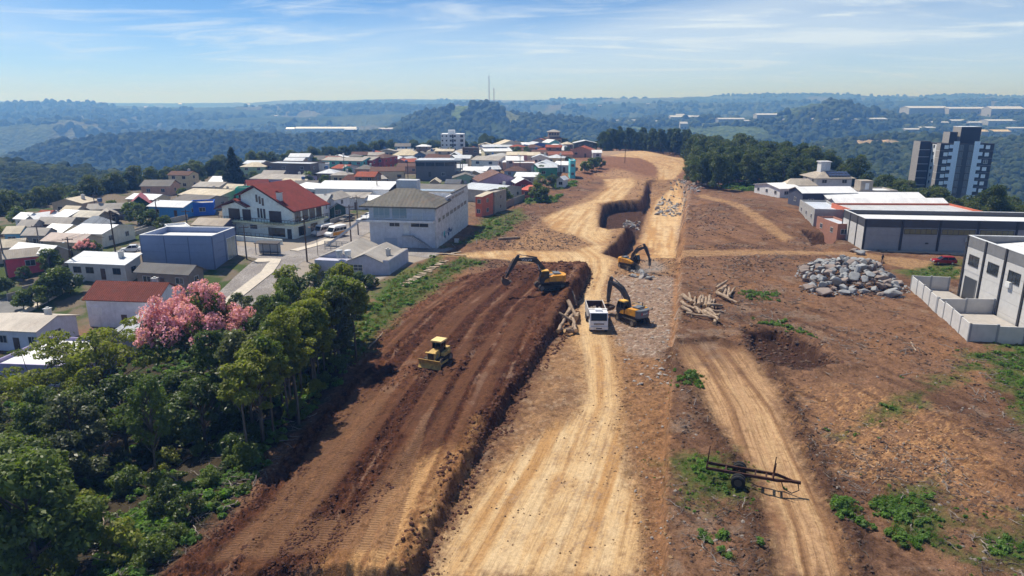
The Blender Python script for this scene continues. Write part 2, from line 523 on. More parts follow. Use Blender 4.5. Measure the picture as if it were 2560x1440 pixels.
def relief(x, y):
    z = np.zeros(x.shape)
    near = (y < 420) & (np.abs(x) < 150)
    if not near.any():
        return z
    xs, ys = x[near], y[near]
    h = np.zeros(xs.shape)
    sdF = sdf(xs, ys, FILL) + 0.55 * fbm(xs * 0.45, ys * 0.45, 4, 21)
    sdS, sS, dS = line_coords(xs, ys, SCARP)
    hgt = 1.25 + 0.55 * sst(60, 105, ys)
    h += hgt * sst(-0.1, 0.75, sdF) * np.exp(-(dS / 13.0) ** 2)
    # spoil heap round the first digger
    c = P(1435, 735, 1)
    h += 1.5 * np.exp(-(((xs - c.x) / 3.2) ** 2 + ((ys - c.y) / 5.0) ** 2)) * sst(0.0, 0.7, sdF)
    c = P(1385, 690, 1)
    h += 1.0 * np.exp(-(((xs - c.x) / 9) ** 2 + ((ys - c.y) / 4.0) ** 2)) * sst(0.0, 0.7, sdF)
    # cut line: the field to the east stands higher
    sdC, sC, dC = line_coords(xs, ys, CUT)
    e = -sdC * -1.0
    east = sdC + 0.25 * fbm(xs * 0.6, ys * 0.6, 3, 5)
    h += 1.15 * sst(0.0, 0.32, east) * np.exp(-np.maximum(0, east) / 60) * (1 - sst(250, 290, ys))
    # field mound
    c = P(1900, 545)
    h += 2.6 * np.exp(-(((xs - c.x) / 20) ** 2 + ((ys - c.y) / 26) ** 2)) * sst(0, 6, east)
    # trench floor
    st_ = sdf(xs, ys, TRENCH) + 0.9 * fbm(xs * 0.3, ys * 0.3, 4, 9)
    ramp = sst(P(1600, 648).y, P(1600, 622).y, ys) * (1 - sst(P(1600, 470).y, P(1600, 446).y, ys))
    h -= 4.4 * sst(-0.2, 0.9, st_) * ramp * (1 - 0.85 * sst(0.0, 0.7, east))
    sn = sdf(xs, ys, NOTCH) + 0.35 * fbm(xs * 0.5, ys * 0.5, 3, 10)
    h = np.where(sn > -0.8, np.minimum(h, h * (1 - sst(-0.3, 0.8, sn)) - 3.6 * sst(-0.3, 0.8, sn) * sst(P(1520, 574).y, P(1520, 540).y, ys)), h)
    sh = sdf(xs, ys, HOLE) + 0.5 * fbm(xs * 0.6, ys * 0.6, 3, 12)
    h -= 1.1 * sst(0.0, 1.0, sh)
    h += 0.5 * np.exp(-((sh + 1.3) / 1.1) ** 2)
    sp = sdf(xs, ys, PIT) + 0.3 * fbm(xs * 0.6, ys * 0.6, 3, 13)
    h -= 2.0 * sst(0.0, 0.9, sp)
    # far bank below the crest
    far = sst(292, 345, ys) * sst(-12, 6, xs) * (1 - sst(78, 100, xs))
    h += 3.2 * far
    z[near] = h
    return z
def H(x, y):
    x = np.atleast_1d(np.asarray(x, float)); y = np.atleast_1d(np.asarray(y, float))
    return macro(x, y) + relief(x, y)
def gz(x, y):
    return float(H(np.array([x]), np.array([y]))[0])
def G(px, py):
    """ground point seen at a picture point"""
    z = 0.0
    p = P(px, py, 0)
    for _ in range(7):
        p = P(px, py, z)
        z = 0.5 * z + 0.5 * gz(p.x, p.y)
    return Vector((p.x, p.y, gz(p.x, p.y)))

ROAD_C = poly([(1300, 1500), (1370, 1340), (1440, 1180), (1505, 1010), (1500, 900), (1484, 810), (1480, 740), (1500, 680), (1495, 645), (1420, 590), (1440, 560), (1500, 490), (1545, 455), (1560, 430)])
FILL_C = poly([(700, 1500), (860, 1240), (1050, 960), (1180, 790), (1300, 690)], 0.6)
TRACK_C = poly([(2030, 1500), (1990, 1330), (1930, 1180), (1870, 1030), (1800, 920), (1700, 790)], 0.6)
PALE = [poly(p) for p in (
    [(1040, 1460), (1110, 1330), (1170, 1240), (1250, 1150), (1330, 1090), (1420, 1040), (1455, 980), (1450, 900), (1425, 835), (1440, 790), (1440, 750), (1472, 700), (1476, 664),
     (1240, 650), (1090, 640), (1240, 625), (1430, 628), (1478, 612), (1440, 590), (1380, 575), (1350, 545), (1400, 525), (1480, 500), (1520, 470), (1505, 448), (1585, 444), (1590, 462), (1560, 500),
     (1495, 508), (1500, 566), (1536, 568), (1512, 632), (1545, 652), (1515, 715), (1512, 800), (1545, 900), (1562, 1010), (1560, 1090), (1590, 1200), (1618, 1300), (1620, 1460)],
    [(1572, 640), (1600, 560), (1640, 470), (1700, 448), (1716, 480), (1700, 560), (1694, 632), (1640, 640)],
    [(1520, 404), (1600, 386), (1712, 396), (1716, 428), (1690, 448), (1640, 452), (1640, 430), (1600, 412)])]
TRACK = poly([(1690, 870), (1790, 862), (1880, 900), (1935, 965), (1990, 1110), (2040, 1230), (2095, 1340), (2115, 1460), (1935, 1460), (1918, 1330), (1880, 1200), (1790, 1060), (1700, 915)], 0.7)
HPATH = [poly([(1695, 650), (1900, 640), (2110, 640), (2200, 655), (2330, 688), (2440, 700), (2400, 660), (2160, 632), (1900, 628), (1700, 632)], 0.6),
         poly([(1738, 488), (1765, 484), (1860, 530), (1985, 592), (1960, 600), (1830, 530)], 1.5)]
GRAVEL = [poly(p) for p in ([(1535, 690), (1690, 690), (1690, 880), (1670, 1000), (1600, 1000), (1555, 880), (1515, 800), (1520, 720)],
                            [(1630, 500), (1720, 450), (1715, 560), (1640, 560)], [(1640, 700), (1688, 700), (1684, 760), (1640, 760)])]
ORANGE = [poly([(1545, 880), (1680, 900), (1664, 1100), (1655, 1460), (1610, 1460), (1600, 1200), (1565, 1050)]), poly([(1560, 640), (1590, 560), (1640, 580), (1600, 650)])]
CORRIDOR = poly([(1090, 1460), (1150, 1250), (1230, 1110), (1320, 970), (1400, 830), (1450, 740), (1476, 670), (1240, 640), (1330, 560), (1480, 480), (1540, 440), (1700, 440), (1700, 640), (1690, 760), (1678, 900), (1664, 1060), (1655, 1250), (1650, 1460)])
TANF = poly([(1090, 1150), (1160, 1120), (1190, 1060), (1140, 1210), (1060, 1370), (1030, 1460), (800, 1460), (960, 1270)], 0.6)
CHIPS = [poly(p, 0.6) for p in ([(1960, 960), (2200, 950), (2360, 1040), (2560, 1150), (2560, 1330), (2330, 1250), (2150, 1190), (2020, 1080)],
                                [(2230, 1300), (2330, 1270), (2430, 1330), (2300, 1370)])]
GRASS = [poly(p) for p in (
    [(1100, 620), (1190, 585), (1210, 540), (1300, 520), (1310, 545), (1250, 590), (1180, 605)],
    [(930, 760), (960, 700), (1090, 640), (1110, 655), (1050, 690), (960, 760), (900, 850), (870, 880), (850, 800)],
    [(960, 700), (1060, 690), (1150, 645), (1215, 655), (1160, 672), (1060, 740), (980, 800), (930, 870), (880, 900), (880, 840)],
    [(1790, 470), (1920, 455), (1940, 490), (1820, 480)], [(1380, 460), (1440, 452), (1440, 465), (1390, 475)],
    [(1310, 500), (1400, 490), (1390, 505), (1310, 510)], [(2110, 1110), (2700, 800), (2700, 1000), (2470, 890)],
    [(1660, 1170), (1800, 1160), (1880, 1230), (1860, 1290), (1720, 1280)], [(2220, 1250), (2330, 1240), (2400, 1340), (2350, 1390), (2250, 1350)],
    [(2430, 1360), (2580, 1310), (2600, 1460), (2480, 1440)], [(2440, 900), (2600, 850), (2600, 1100), (2540, 1060)], [(2240, 690), (2410, 650), (2400, 705), (2290, 705)])]
PAVE = poly([(380, 800), (560, 745), (690, 640), (600, 640), (590, 605), (760, 590), (870, 545), (900, 570), (1000, 615), (1110, 625), (1090, 640), (1030, 660), (870, 740), (700, 760), (560, 900), (300, 900)])
FOREST_FLOOR = poly([(-900, 1500), (-900, 830), (300, 800), (700, 720), (880, 730), (930, 830), (890, 912), (760, 1066), (600, 1262), (370, 1470)])

def lerp(a, b, m):
    return a + (np.asarray(b) - a) * np.clip(m, 0, 1)[:, None]
def ground_colour(x, y):
    """albedo of the ground materials, and (tread mask, along, across)"""
    n = len(x)
    n1 = fbm(x * 0.08, y * 0.08, 4, 31); n2 = fbm(x * 0.5, y * 0.5, 4, 32); n3 = fbm(x * 2.2, y * 2.2, 3, 33); n4 = fbm(x * 6, y * 6, 2, 34)
    col = np.empty((n, 3)); col[:] = (.190, .110, .072)
    col = lerp(col, (.122, .067, .044), 0.45 + 1.4 * n1)
    col = lerp(col, (.235, .180, .148), sst(0.1, 0.55, n2 + 0.5 * n1 + 0.3 * n3) * 0.6)
    col = lerp(col, (.24, .128, .068), sst(0.1, 0.55, fbm(x * 0.2 + 5, y * 0.2, 4, 40)) * 0.55)
    lines = fbm((x * 0.8 + y * 0.35) * 1.1, (y * 0.8 - x * 0.35) * 0.13, 3, 44)
    col = lerp(col, (.072, .040, .028), sst(0.12, 0.5, lines) * 0.6)
    site = (y < 480) & (np.abs(x) < 150)
    tread = np.zeros(n); S = np.zeros(n); T = np.zeros(n)
    w = 0.9 * n2 + 0.75 * n3 + 0.6 * n4
    # --- built-up ground and lawns west of the site
    town = sst(-14, -26, x - 0.10 * (y - 130)) * sst(98, 112, y)
    col = lerp(col, (.16, .14, .115), town * 0.9)
    col = lerp(col, (.055, .085, .026), town * sst(0.0, 0.35, n1 + n2 * 0.6))
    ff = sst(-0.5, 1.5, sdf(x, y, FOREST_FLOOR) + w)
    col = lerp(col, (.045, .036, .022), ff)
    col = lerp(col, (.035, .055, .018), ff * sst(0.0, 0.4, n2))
    right = sst(96, 130, x) * sst(120, 160, y)
    col = lerp(col, (.07, .09, .035), right * 0.7)
    # --- trafficked ground between the fill and the cut line
    cor = sst(-0.5, 2.0, sdf(x, y, CORRIDOR) + 1.5 * w)
    c = np.empty((n, 3)); c[:] = (.30, .185, .105)
    c = lerp(c, (.21, .125, .075), sst(-.1, .5, n2 + .5 * n1)); c = lerp(c, (.37, .27, .19), sst(.1, .5, n3 + .4 * n2) * .6)
    col = lerp(col, c, cor * 0.92)
    # --- gravel
    for g in GRAVEL:
        m = sst(-0.8, 1.5, sdf(x, y, g) + 1.2 * w)
        col = lerp(col, (.265, .195, .165), m * 0.85); col = lerp(col, (.15, .105, .085), m * sst(0.0, 0.5, n3 + n4 * .5))
        col = lerp(col, (.42, .37, .34), m * sst(0.25, 0.6, n4 + n3 * .6))
    # --- pale haul road
    sd, s, d = line_coords(x, y, ROAD_C)
    st = fbm(sd * 1.3, s * 0.05, 4, 50); st2 = fbm(sd * 4.5, s * 0.12, 3, 51)
    for k, g in enumerate(PALE):
        e = sdf(x, y, g)
        m = sst(-0.6, 1.6, e + 0.8 * w + 0.9 * st)
        c = np.empty((n, 3)); c[:] = (.53, .375, .215)
        c = lerp(c, (.40, .232, .102), sst(-0.05, 0.5, st + 0.5 * n1 + 0.35 * n2) * 0.85)
        c = lerp(c, (.26, .165, .095), sst(0.12, 0.5, st2 * 0.7 + n3 * 0.5) * 0.6)
        c = lerp(c, (.60, .48, .325), sst(0.05, 0.5, -st - 0.5 * n2) * 0.6)
        c = lerp(c, (.30, .22, .17), sst(0.2, 0.5, n2 * .7 + n4 * 0.6) * 0.55)
        col = lerp(col, c, m * 0.96)
    sdc, _, _ = line_coords(x, y, CUT)
    col = lerp(col, (.30, .165, .088), sst(.60, .15, np.abs(sdc + .1 + .6 * n2 + .3 * n4)) * (y < 260) * .7)
    for g in ORANGE:
        m = sst(-0.4, 1.0, sdf(x, y, g) + w)
        col = lerp(col, (.27, .150, .078), m * 0.85); col = lerp(col, (.13, .07, .04), m * sst(0.05, 0.4, n3 + 0.6 * n4) * .8)
    S = np.where(sdf(x, y, PALE[0]) > 0.3, s, S); T = np.where(sdf(x, y, PALE[0]) > 0.3, sd + 30, T); tread = np.where(sdf(x, y, PALE[0]) > .3, -.7, tread)
    onroad = (d < 9) & (sdf(x, y, PALE[0]) > 0.5)
    rut = np.exp(-((np.abs(sd) - 1.0) / 0.45) ** 2) * sst(48, 70, y)
    col = np.where(onroad[:, None], lerp(col, (.60, .46, .29), rut * 0.45), col)
    # --- dark fill with streaks
    e = sdf(x, y, FILL); m = sst(-0.3, 0.5, e + 0.5 * w)
    sd, s, d = line_coords(x, y, FILL_C)
    b1 = fbm(sd * 0.42, s * 0.03, 4, 60); b2 = fbm(sd * 1.6, s * 0.06, 3, 61)
    c = np.empty((n, 3)); c[:] = (.092, .038, .023)
    c = lerp(c, (.140, .061, .035), sst(-0.1, 0.45, b1 + 0.3 * n2))
    c = lerp(c, (.255, .135, .084), sst(0.12, 0.5, b2 + 0.4 * b1) * 0.5)
    c = lerp(c, (.046, .021, .014), sst(-0.05, 0.35, n3 + 0.7 * n4 - b2 * 0.6) * 0.8)
    c = lerp(c, (.26, .19, .165), sst(0.42, 0.7, b2 + n2 * .7) * 0.7)
    # tan lanes on the fill
    tf = sst(-1.9, 0.5, sdf(x, y, TANF) + 0.9 * w + 1.2 * b1)
    c = lerp(c, lerp(np.tile(np.array([(.40, .26, .14)]), (n, 1)), (.24, .135, .070), sst(-.1, .4, b2 + n3 * .5)), tf)
    lane = np.abs(((sd + 40.0) % 5.2) - 2.6)
    lanes = sst(1.25, 0.8, np.abs(((sd + 40.0) % 5.2) - 1.4)) + sst(1.0, .6, np.abs(((sd + 41.3) % 6.4) - 4.6))
    lanes = np.clip(lanes, 0, 1) * sst(-0.12, 0.18, fbm(sd * .2, s * 0.03, 2, 63) + .25 * n2)
    c = lerp(c, (.205, .108, .062), lanes * 0.42 * (1 - tf))
    sl = np.abs(e - 4.2)
    edge = sst(2.6, 1.6, sl) * (1 - sst(62, 75, y))
    c = lerp(c, (.21, .125, .078), edge * 0.7 * sst(0, 1, (x < -8).astype(float)))
    lanes = np.clip(lanes + edge * (x < -6), 0, 1)
    c = c * (1 - .20 * (1 - tf))[:, None] * np.array([1.0, .93, .86])
    col = lerp(col, c, m)
    tread = np.where(m > 0.5, np.clip(lanes + tf * sst(-0.2, 0.2, b1), 0, 1) * sst(0.5, 1.8, e), tread)
    S = np.where(m > 0.3, s, S); T = np.where(m > 0.3, sd, T)
    # --- right-hand track, paths
    e = sdf(x, y, TRACK); sd, s, d = line_coords(x, y, TRACK_C)
    st = fbm(sd * 1.1, s * 0.03, 3, 70); st2 = fbm(sd * 2.4, s * 0.05, 2, 71)
    m = sst(-0.9, 1.4, e + 0.9 * st + 0.9 * n2 + .7 * n3 + .4 * n4)
    c = np.empty((n, 3)); c[:] = (.40, .262, .158)
    c = lerp(c, (.26, .15, .082), sst(-0.05, 0.45, st + 0.25 * st2) * 0.9)
    c = lerp(c, (.46, .32, .19), sst(0.1, 0.5, -st2 - n2 * .4) * 0.7)
    c = lerp(c, (.14, .08, .05), sst(0.2, 0.5, st2 + st * .5) * 0.45)
    S = np.where(m > 0.3, s, S); T = np.where(m > 0.3, sd + 60, T); tread = np.where(m > .3, -1.0, tread)
    mv = sst(1.8, 0.2, np.abs(e + 0.9)) * (y < 105)
    col = lerp(col, (.080, .044, .030), mv * 0.8)
    col = lerp(col, c, m * (0.10 + 0.90 * sst(83, 66, y + 9 * n2 + 5 * st)))
    for g in HPATH:
        e2 = sdf(x, y, g); c2 = fbm(x * 0.15, y * 2.2, 3, 75)
        col = lerp(col, (.36, .235, .135), sst(-0.5, 0.9, e2 + 0.6 * w) * (0.75 + 0.25 * c2)); col = lerp(col, (.22, .13, .075), sst(-0.2, 1, e2) * sst(.1, .4, c2) * .7)
    # --- chips, hole, grass
    for g in CHIPS:
        m = sst(-3, 4, sdf(x, y, g) + 5 * n1 + 2.2 * n2)
        col = lerp(col, (.34, .185, .088), m * sst(-0.25, 0.25, n3 + n4) * 0.8); col = lerp(col, (.46, .29, .16), m * sst(0.2, 0.5, n4 + .4 * n3) * 0.6)
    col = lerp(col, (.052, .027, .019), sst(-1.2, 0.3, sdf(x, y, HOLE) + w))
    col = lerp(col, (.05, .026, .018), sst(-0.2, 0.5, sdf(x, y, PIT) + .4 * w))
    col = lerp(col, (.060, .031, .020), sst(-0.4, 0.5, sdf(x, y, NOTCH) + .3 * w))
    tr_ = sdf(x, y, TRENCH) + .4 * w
    col = lerp(col, (.095, .052, .032), sst(-0.6, 0.2, tr_) * sst(2.4, 1.2, tr_) * sst(-4, 0, line_coords(x, y, TRENCH[:5])[2] * -1 + 2.5) * .9)  # dark strip along the trench wall: its cast shade put into the soil colour
    for g in GRASS:
        m = sst(-1.5, 1.5, sdf(x, y, g) + 2.2 * n2 + 1.2 * n3)
        col = lerp(col, (.055, .095, .022), m * 0.9); col = lerp(col, (.13, .13, .045), m * sst(0, .5, n2 + n1) * .7)
    m = sst(-0.3, 0.8, sdf(x, y, PAVE))
    col = lerp(col, (.30, .275, .262), m * (1 - ff))
    # --- the crest: reddish bank and scraped ground
    far = sst(285, 300, y) * sst(-12, 4, x) * (1 - sst(86, 100, x)) * (1 - sst(440, 480, y))
    c = np.empty((n, 3)); c[:] = (.20, .105, .066)
    c = lerp(c, (.34, .22, .14), sst(0, .5, fbm(x * .06, y * .03, 4, 80)))
    c = lerp(c, (.33, .25, .19), sst(365, 390, y))
    keep = sst(0.0, 1.0, sdf(x, y, PALE[2]) + w)
    col = lerp(col, c, far * (1 - 0.8 * keep) * 0.9)
    # --- woodland and fields beyond the plateau
    out = sst(-2, 12, -sdf(x, y, PLATEAU, 1e9))
    col = lerp(col, (.035, .058, .020), out)
    col = col * np.array([1.03, 0.985, 0.90])
    return col, tread, S, T

def fan(y0, y1, rows, cols, umax):
    ys = np.geomspace(y0, y1, rows)
    us = np.linspace(-umax, umax, cols)
    Y = np.repeat(ys, cols); X = Y * np.tile(us, rows)
    i = np.arange((rows - 1) * cols).reshape(rows - 1, cols)[:, :-1].ravel()
    F = np.stack([i, i + 1, i + cols + 1, i + cols], 1)
    return X, Y, F
X, Y, F = fan(24.0, 620.0, 760, 760, 1.12)
Z = H(X, Y)
colv, tread, S, T = ground_colour(X, Y)
# fine relief: clods, ruts, wheel and track marks, kept off streets and gardens
fillm = sst(0.0, 0.8, sdf(X, Y, FILL))
site = sst(-24, -18, X - 0.10 * (Y - 100)) * (1 - sst(96, 110, X)) * (1 - sst(400, 440, Y))
pale_in = sst(0, 1.5, np.maximum(sdf(X, Y, PALE[0]), sdf(X, Y, PALE[1])))
c1 = fbm(X * 1.4, Y * 1.4, 4, 90, 0.6); c2 = fbm(X * 4.0, Y * 4.0, 2, 91)
fine = (0.16 * c1 + 0.05 * c2) * (1 - 0.82 * pale_in) + 0.22 * fbm(X * 0.25, Y * 0.25, 2, 92) * (1 - pale_in)
sdl, sl, dl = line_coords(X, Y, FILL_C)
rid = 0.30 * fbm(sdl * 0.7, sl * 0.04, 3, 93) + 0.42 * np.clip(c1 + 0.9 * c2, -0.35, 1) * (1 - np.clip(np.maximum(tread, 0) * 1.4, 0, 1))
fine = fine * (1 - fillm) + rid * fillm
sdt, slt, dlt = line_coords(X, Y, TRACK_C)
tin = sst(0.0, 0.8, sdf(X, Y, TRACK))
fine = fine * (1 - 0.8 * tin) + tin * 0.10 * fbm(sdt * 1.1, slt * 0.04, 2, 94)
berm = np.exp(-((sdf(X, Y, TRACK) + 0.9) / 0.8) ** 2) * (Y < 100)
Z = Z + site * (fine + 0.28 * berm * (1 + c1))
Zmask = np.maximum(0, -sdf(X, Y, PLATEAU, 1e9))
ground_me = fast_mesh('ground', np.stack([X, Y, Z], 1), F, None, True)
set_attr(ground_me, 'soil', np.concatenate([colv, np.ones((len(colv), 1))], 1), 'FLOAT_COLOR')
set_attr(ground_me, 'flow', np.stack([S, T, tread], 1), 'FLOAT_VECTOR')
rough_a = np.clip(site * (1 - 0.75 * pale_in) * (1 - 0.6 * tin), 0, 1)
set_attr(ground_me, 'rough', rough_a)

GRID = Z.reshape(760, 760).copy()
_LR = math.log(620.0 / 24.0)
def surf(x, y):
    """height of the built ground sheet"""
    x = np.atleast_1d(np.asarray(x, float)); y = np.atleast_1d(np.asarray(y, float))
    r_ = np.clip(np.log(np.maximum(y, 24.0) / 24.0) / _LR * 759, 0, 758.999); c_ = np.clip((x / np.maximum(y, 24.0) + 1.12) / 2.24 * 759, 0, 758.999)
    i, j = r_.astype(int), c_.astype(int); fr, fc = r_ - i, c_ - j
    return (GRID[i, j] * (1 - fc) + GRID[i, j + 1] * fc) * (1 - fr) + (GRID[i + 1, j] * (1 - fc) + GRID[i + 1, j + 1] * fc) * fr
def gz(x, y):
    if 24.0 < y < 619 and abs(x / y) < 1.11:
        return float(surf(x, y)[0])
    return float(H(x, y)[0])
t = NT('soil')
pos = t.geo()
soil = t.n('ShaderNodeAttribute', attribute_name='soil').outputs['Color']
flow = t.n('ShaderNodeAttribute', attribute_name='flow').outputs['Vector']
rg = t.n('ShaderNodeAttribute', attribute_name='rough').outputs['Fac']
fs = t.n('ShaderNodeSeparateXYZ', {0: flow})
nf = t.noise(pos, 3.5, 6, 0.7); ng = t.noise(pos, 11.0, 4, 0.65)
val = t.math('ADD', t.math('MULTIPLY', nf, 0.9), t.math('MULTIPLY', ng, 0.7))
col = t.mix(t.ramp(val, 0.45, 1.15, False), t.mix(1.0, soil, t.mix(rg, (0.74, 0.72, 0.70), (0.44, 0.42, 0.40)), 'MULTIPLY'), t.mix(1.0, soil, t.mix(rg, (1.22, 1.22, 1.20), (1.64, 1.62, 1.58)), 'MULTIPLY'))
# grouser bars of the crawler tracks
tw_ = t.math('ADD', fs.outputs[1], t.math('MULTIPLY', t.noise(t.n('ShaderNodeCombineXYZ', {0: t.math('MULTIPLY', fs.outputs[0], 0.045), 1: t.math('MULTIPLY', fs.outputs[1], 0.25)}), 1.0, 2), 2.6))
lane_ = t.math('ABSOLUTE', t.math('SUBTRACT', t.math('FRACT', t.math('MULTIPLY', tw_, 0.62)), 0.5))
lane_ = t.math('MULTIPLY', t.ramp(lane_, 0.27, 0.20), t.math('MAXIMUM', fs.outputs[2], 0.0))
# dark crumbs and pale specks at three sizes
for sc_, lo_s, hi_s, amt_ in ((0.9, .54, .66, .55), (2.7, .55, .65, .6), (8.5, .56, .66, .55)):
    sp_ = t.noise(pos, sc_, 3, 0.6, 0.3)
    col = t.mix(t.math('MULTIPLY', t.ramp(sp_, lo_s, hi_s), t.math('MULTIPLY', t.math('ADD', t.math('MULTIPLY', rg, .85), .15), amt_)), col, t.mix(1.0, col, (0.40, 0.36, 0.34), 'MULTIPLY'))
    col = t.mix(t.math('MULTIPLY', t.ramp(sp_, 1 - lo_s - .03, 1 - hi_s - .03), t.math('MULTIPLY', rg, amt_ * .6)), col, t.mix(1.0, col, (1.7, 1.68, 1.65), 'MULTIPLY'))
col = t.mix(t.math('MULTIPLY', lane_, 0.55), col, t.mix(1.0, soil, (1.45, 1.5, 1.55), 'MULTIPLY'))
bar = t.n('ShaderNodeTexWave', {'Vector': t.n('ShaderNodeCombineXYZ', {0: t.math('ADD', fs.outputs[0], t.math('MULTIPLY', nf, 0.05))}), 'Scale': 1.12, 'Distortion': 0.0}, wave_type='BANDS', bands_direction='X').outputs['Fac']
barm = t.math('MULTIPLY', t.ramp(bar, 0.45, 0.75), t.math('MULTIPLY', lane_, t.ramp(nf, 0.36, 0.58)))
# drawn-out streaks left by wheels and blades
streak = t.noise(t.n('ShaderNodeCombineXYZ', {0: t.math('MULTIPLY', fs.outputs[1], 4.4), 1: t.math('MULTIPLY', fs.outputs[0], 0.16)}), 1.0, 5, 0.7, 0.8)
skm = t.math('MULTIPLY', t.math('MAXIMUM', t.math('MULTIPLY', fs.outputs[2], -1.0), 0.0), t.ramp(streak, 0.47, 0.62))
col = t.mix(t.math('MULTIPLY', skm, 0.62), col, t.mix(1.0, col, (0.52, 0.47, 0.43), 'MULTIPLY'))
col = t.mix(t.math('MULTIPLY', barm, 0.85), col, t.mix(1.0, col, (0.45, 0.42, 0.40), 'MULTIPLY'))
# pebbles and crumbs
vo = t.n('ShaderNodeTexVoronoi', {'Vector': pos, 'Scale': 4.2, 'Randomness': 1.0})
peb = t.math('MULTIPLY', t.ramp(vo.outputs['Distance'], 0.30, 0.10), t.ramp(t.n('ShaderNodeSeparateColor', {0: vo.outputs['Color']}).outputs[0], 0.72, 0.86))
col = t.mix(t.math('MULTIPLY', peb, t.math('MULTIPLY', rg, 0.75)), col, t.mix(0.5, t.mix(1.0, soil, (2.4, 2.4, 2.5), 'MULTIPLY'), (0.22, 0.19, 0.17)))
hgt = t.math('ADD', t.math('MULTIPLY', val, 0.6), t.math('MULTIPLY', peb, 0.3))
nrm = t.bump(hgt, t.math('ADD', 0.40, t.math('MULTIPLY', rg, 0.6)), 0.26)
nrm = t.bump(t.math('MULTIPLY', barm, -1.0), 0.9, 0.10, nrm)
t.bsdf(col, 0.95, nrm, 0.0, 0.12)
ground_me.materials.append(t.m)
ground = link(bpy.data.objects.new('ground', ground_me))
tag(ground, 'bare red-brown earth, pale haul road and plateau ground', kind='structure')

# ---- hills beyond
X, Y, F = fan(600.0, 7600.0, 430, 520, 1.2)
Z = macro(X, Y)
dist = np.hypot(X, Y)
canopy = fbm(X / 26, Y / 26, 3, 120) * 5.0 * sst(800, 1500, dist) + fbm(X / 9, Y / 9, 1, 121) * 2.5
Z = Z + canopy - 0.6
n1 = fbm(X / 420, Y / 420, 4, 130); n2 = fbm(X / 120, Y / 120, 4, 131); n3 = fbm(X / 40, Y / 40, 3, 132)
col = np.empty((len(X), 3)); col[:] = (.034, .056, .021)
col = lerp(col, (.060, .082, .028), sst(-.2, .4, n3))
fieldm = sst(0.16, 0.23, fbm(X / 330 + 40, Y / 520, 2, 133) + 0.3 * n2) * sst(1700, 2400, dist)
col = lerp(col, (.085, .105, .042), fieldm * 0.9)
fieldd = sst(0.30, 0.36, fbm(X / 240 + 4, Y / 380, 2, 134) + 0.2 * n2) * sst(1900, 2600, dist)
col = lerp(col, (.16, .145, .085), fieldd * 0.7)
# pasture on the central hill and round the works on the right
hp = poly([(1100, 320), (1160, 300), (1240, 292), (1300, 312), (1240, 330), (1130, 335)], 20)
for pg, zz_, cc in (((1120, 312, 1185, 296), 1560, (.10, .14, .045)), ((1255, 306, 1300, 296), 1580, (.15, .16, .07)), ((1160, 288, 1190, 276), 1640, (.11, .15, .05)),
                    ((1720, 345, 1880, 318), 1500, (.085, .12, .05)), ((1540, 330, 1600, 318), 1650, (.085, .12, .05)), ((1880, 318, 2000, 300), 1750, (.09, .125, .05)),
                    ((2110, 358, 2180, 336), 900, (.36, .27, .18)), ((1760, 320, 1850, 310), 1800, (.12, .14, .06))):
    a = Pd(pg[0], pg[1], zz_); b = Pd(pg[2], pg[3], zz_ * 1.12)
    e = ((X - (a.x + b.x) / 2) / (abs(b.x - a.x) / 2)) ** 2 + ((Y - (a.y + b.y) / 2) / (abs(b.y - a.y) / 2 + 30)) ** 2 + 0.9 * n3
    col = lerp(col, cc, sst(1.2, 0.8, e))
hill_me = fast_mesh('hills', np.stack([X, Y, Z], 1), F, None, True)
set_attr(hill_me, 'soil', np.concatenate([col, np.ones((len(col), 1))], 1), 'FLOAT_COLOR')
t = NT('hill_cover')
pos = t.geo()
soil = t.n('ShaderNodeAttribute', attribute_name='soil').outputs['Color']
nn = t.noise(pos, 0.05, 5, 0.7); vv = t.n('ShaderNodeTexVoronoi', {'Vector': pos, 'Scale': 0.11}).outputs['Distance']
c = t.mix(t.ramp(nn, 0.35, 0.7), t.mix(1.0, soil, (.6, .65, .6), 'MULTIPLY'), t.mix(1.0, soil, (1.35, 1.3, 1.2), 'MULTIPLY'))
t.bsdf(c, 0.95, t.bump(t.math('SUBTRACT', nn, t.math('MULTIPLY', vv, 0.7)), 0.8, 9.0), 0.0, 0.05)
hill_me.materials.append(t.m)
hills = link(bpy.data.objects.new('hills', hill_me))
tag(hills, 'wooded hills and farmland fading into blue haze', kind='structure')
# ================================================================ vegetation
def leaf_mat(name, dark, light, trans=0.42, hue_noise=0.35, rough=0.55, vary=0.25):
    t = NT(name)
    oi = t.n('ShaderNodeObjectInfo').outputs['Random']
    pos = t.geo()
    n = t.noise(pos, hue_noise, 3, 0.6); n2 = t.noise(pos, 3.2, 2, 0.6)
    f = t.math('ADD', t.math('MULTIPLY', t.ramp(n, 0.3, 0.7), 0.55), t.math('MULTIPLY', n2, 0.55), True)
    c = t.mix(f, dark, light)
    c = t.mix(t.math('MULTIPLY', oi, vary), c, tuple(x * k for x, k in zip(light, (1.15, 1.0, 0.7))))
    d = t.n('ShaderNodeBsdfPrincipled', {'Base Color': c, 'Roughness': rough, 'Specular IOR Level': 0.3})
    tr = t.n('ShaderNodeBsdfTranslucent', {'Color': t.mix(1.0, c, (1.35, 1.5, 0.6), 'MULTIPLY')})
    mx = t.n('ShaderNodeMixShader', {0: trans})
    t.t.links.new(d.outputs[0], mx.inputs[1]); t.t.links.new(tr.outputs[0], mx.inputs[2])
    t.t.links.new(mx.outputs[0], t.out.inputs['Surface'])
    return t.m
M_LEAF = leaf_mat('leaf_dark', (.020, .036, .012), (.105, .150, .042), rough=.42)
M_LEAF2 = leaf_mat('leaf_mid', (.032, .058, .012), (.165, .215, .050), rough=.45)
M_LEAF3 = leaf_mat('leaf_yellowgreen', (.070, .095, .014), (.270, .290, .055), 0.45)
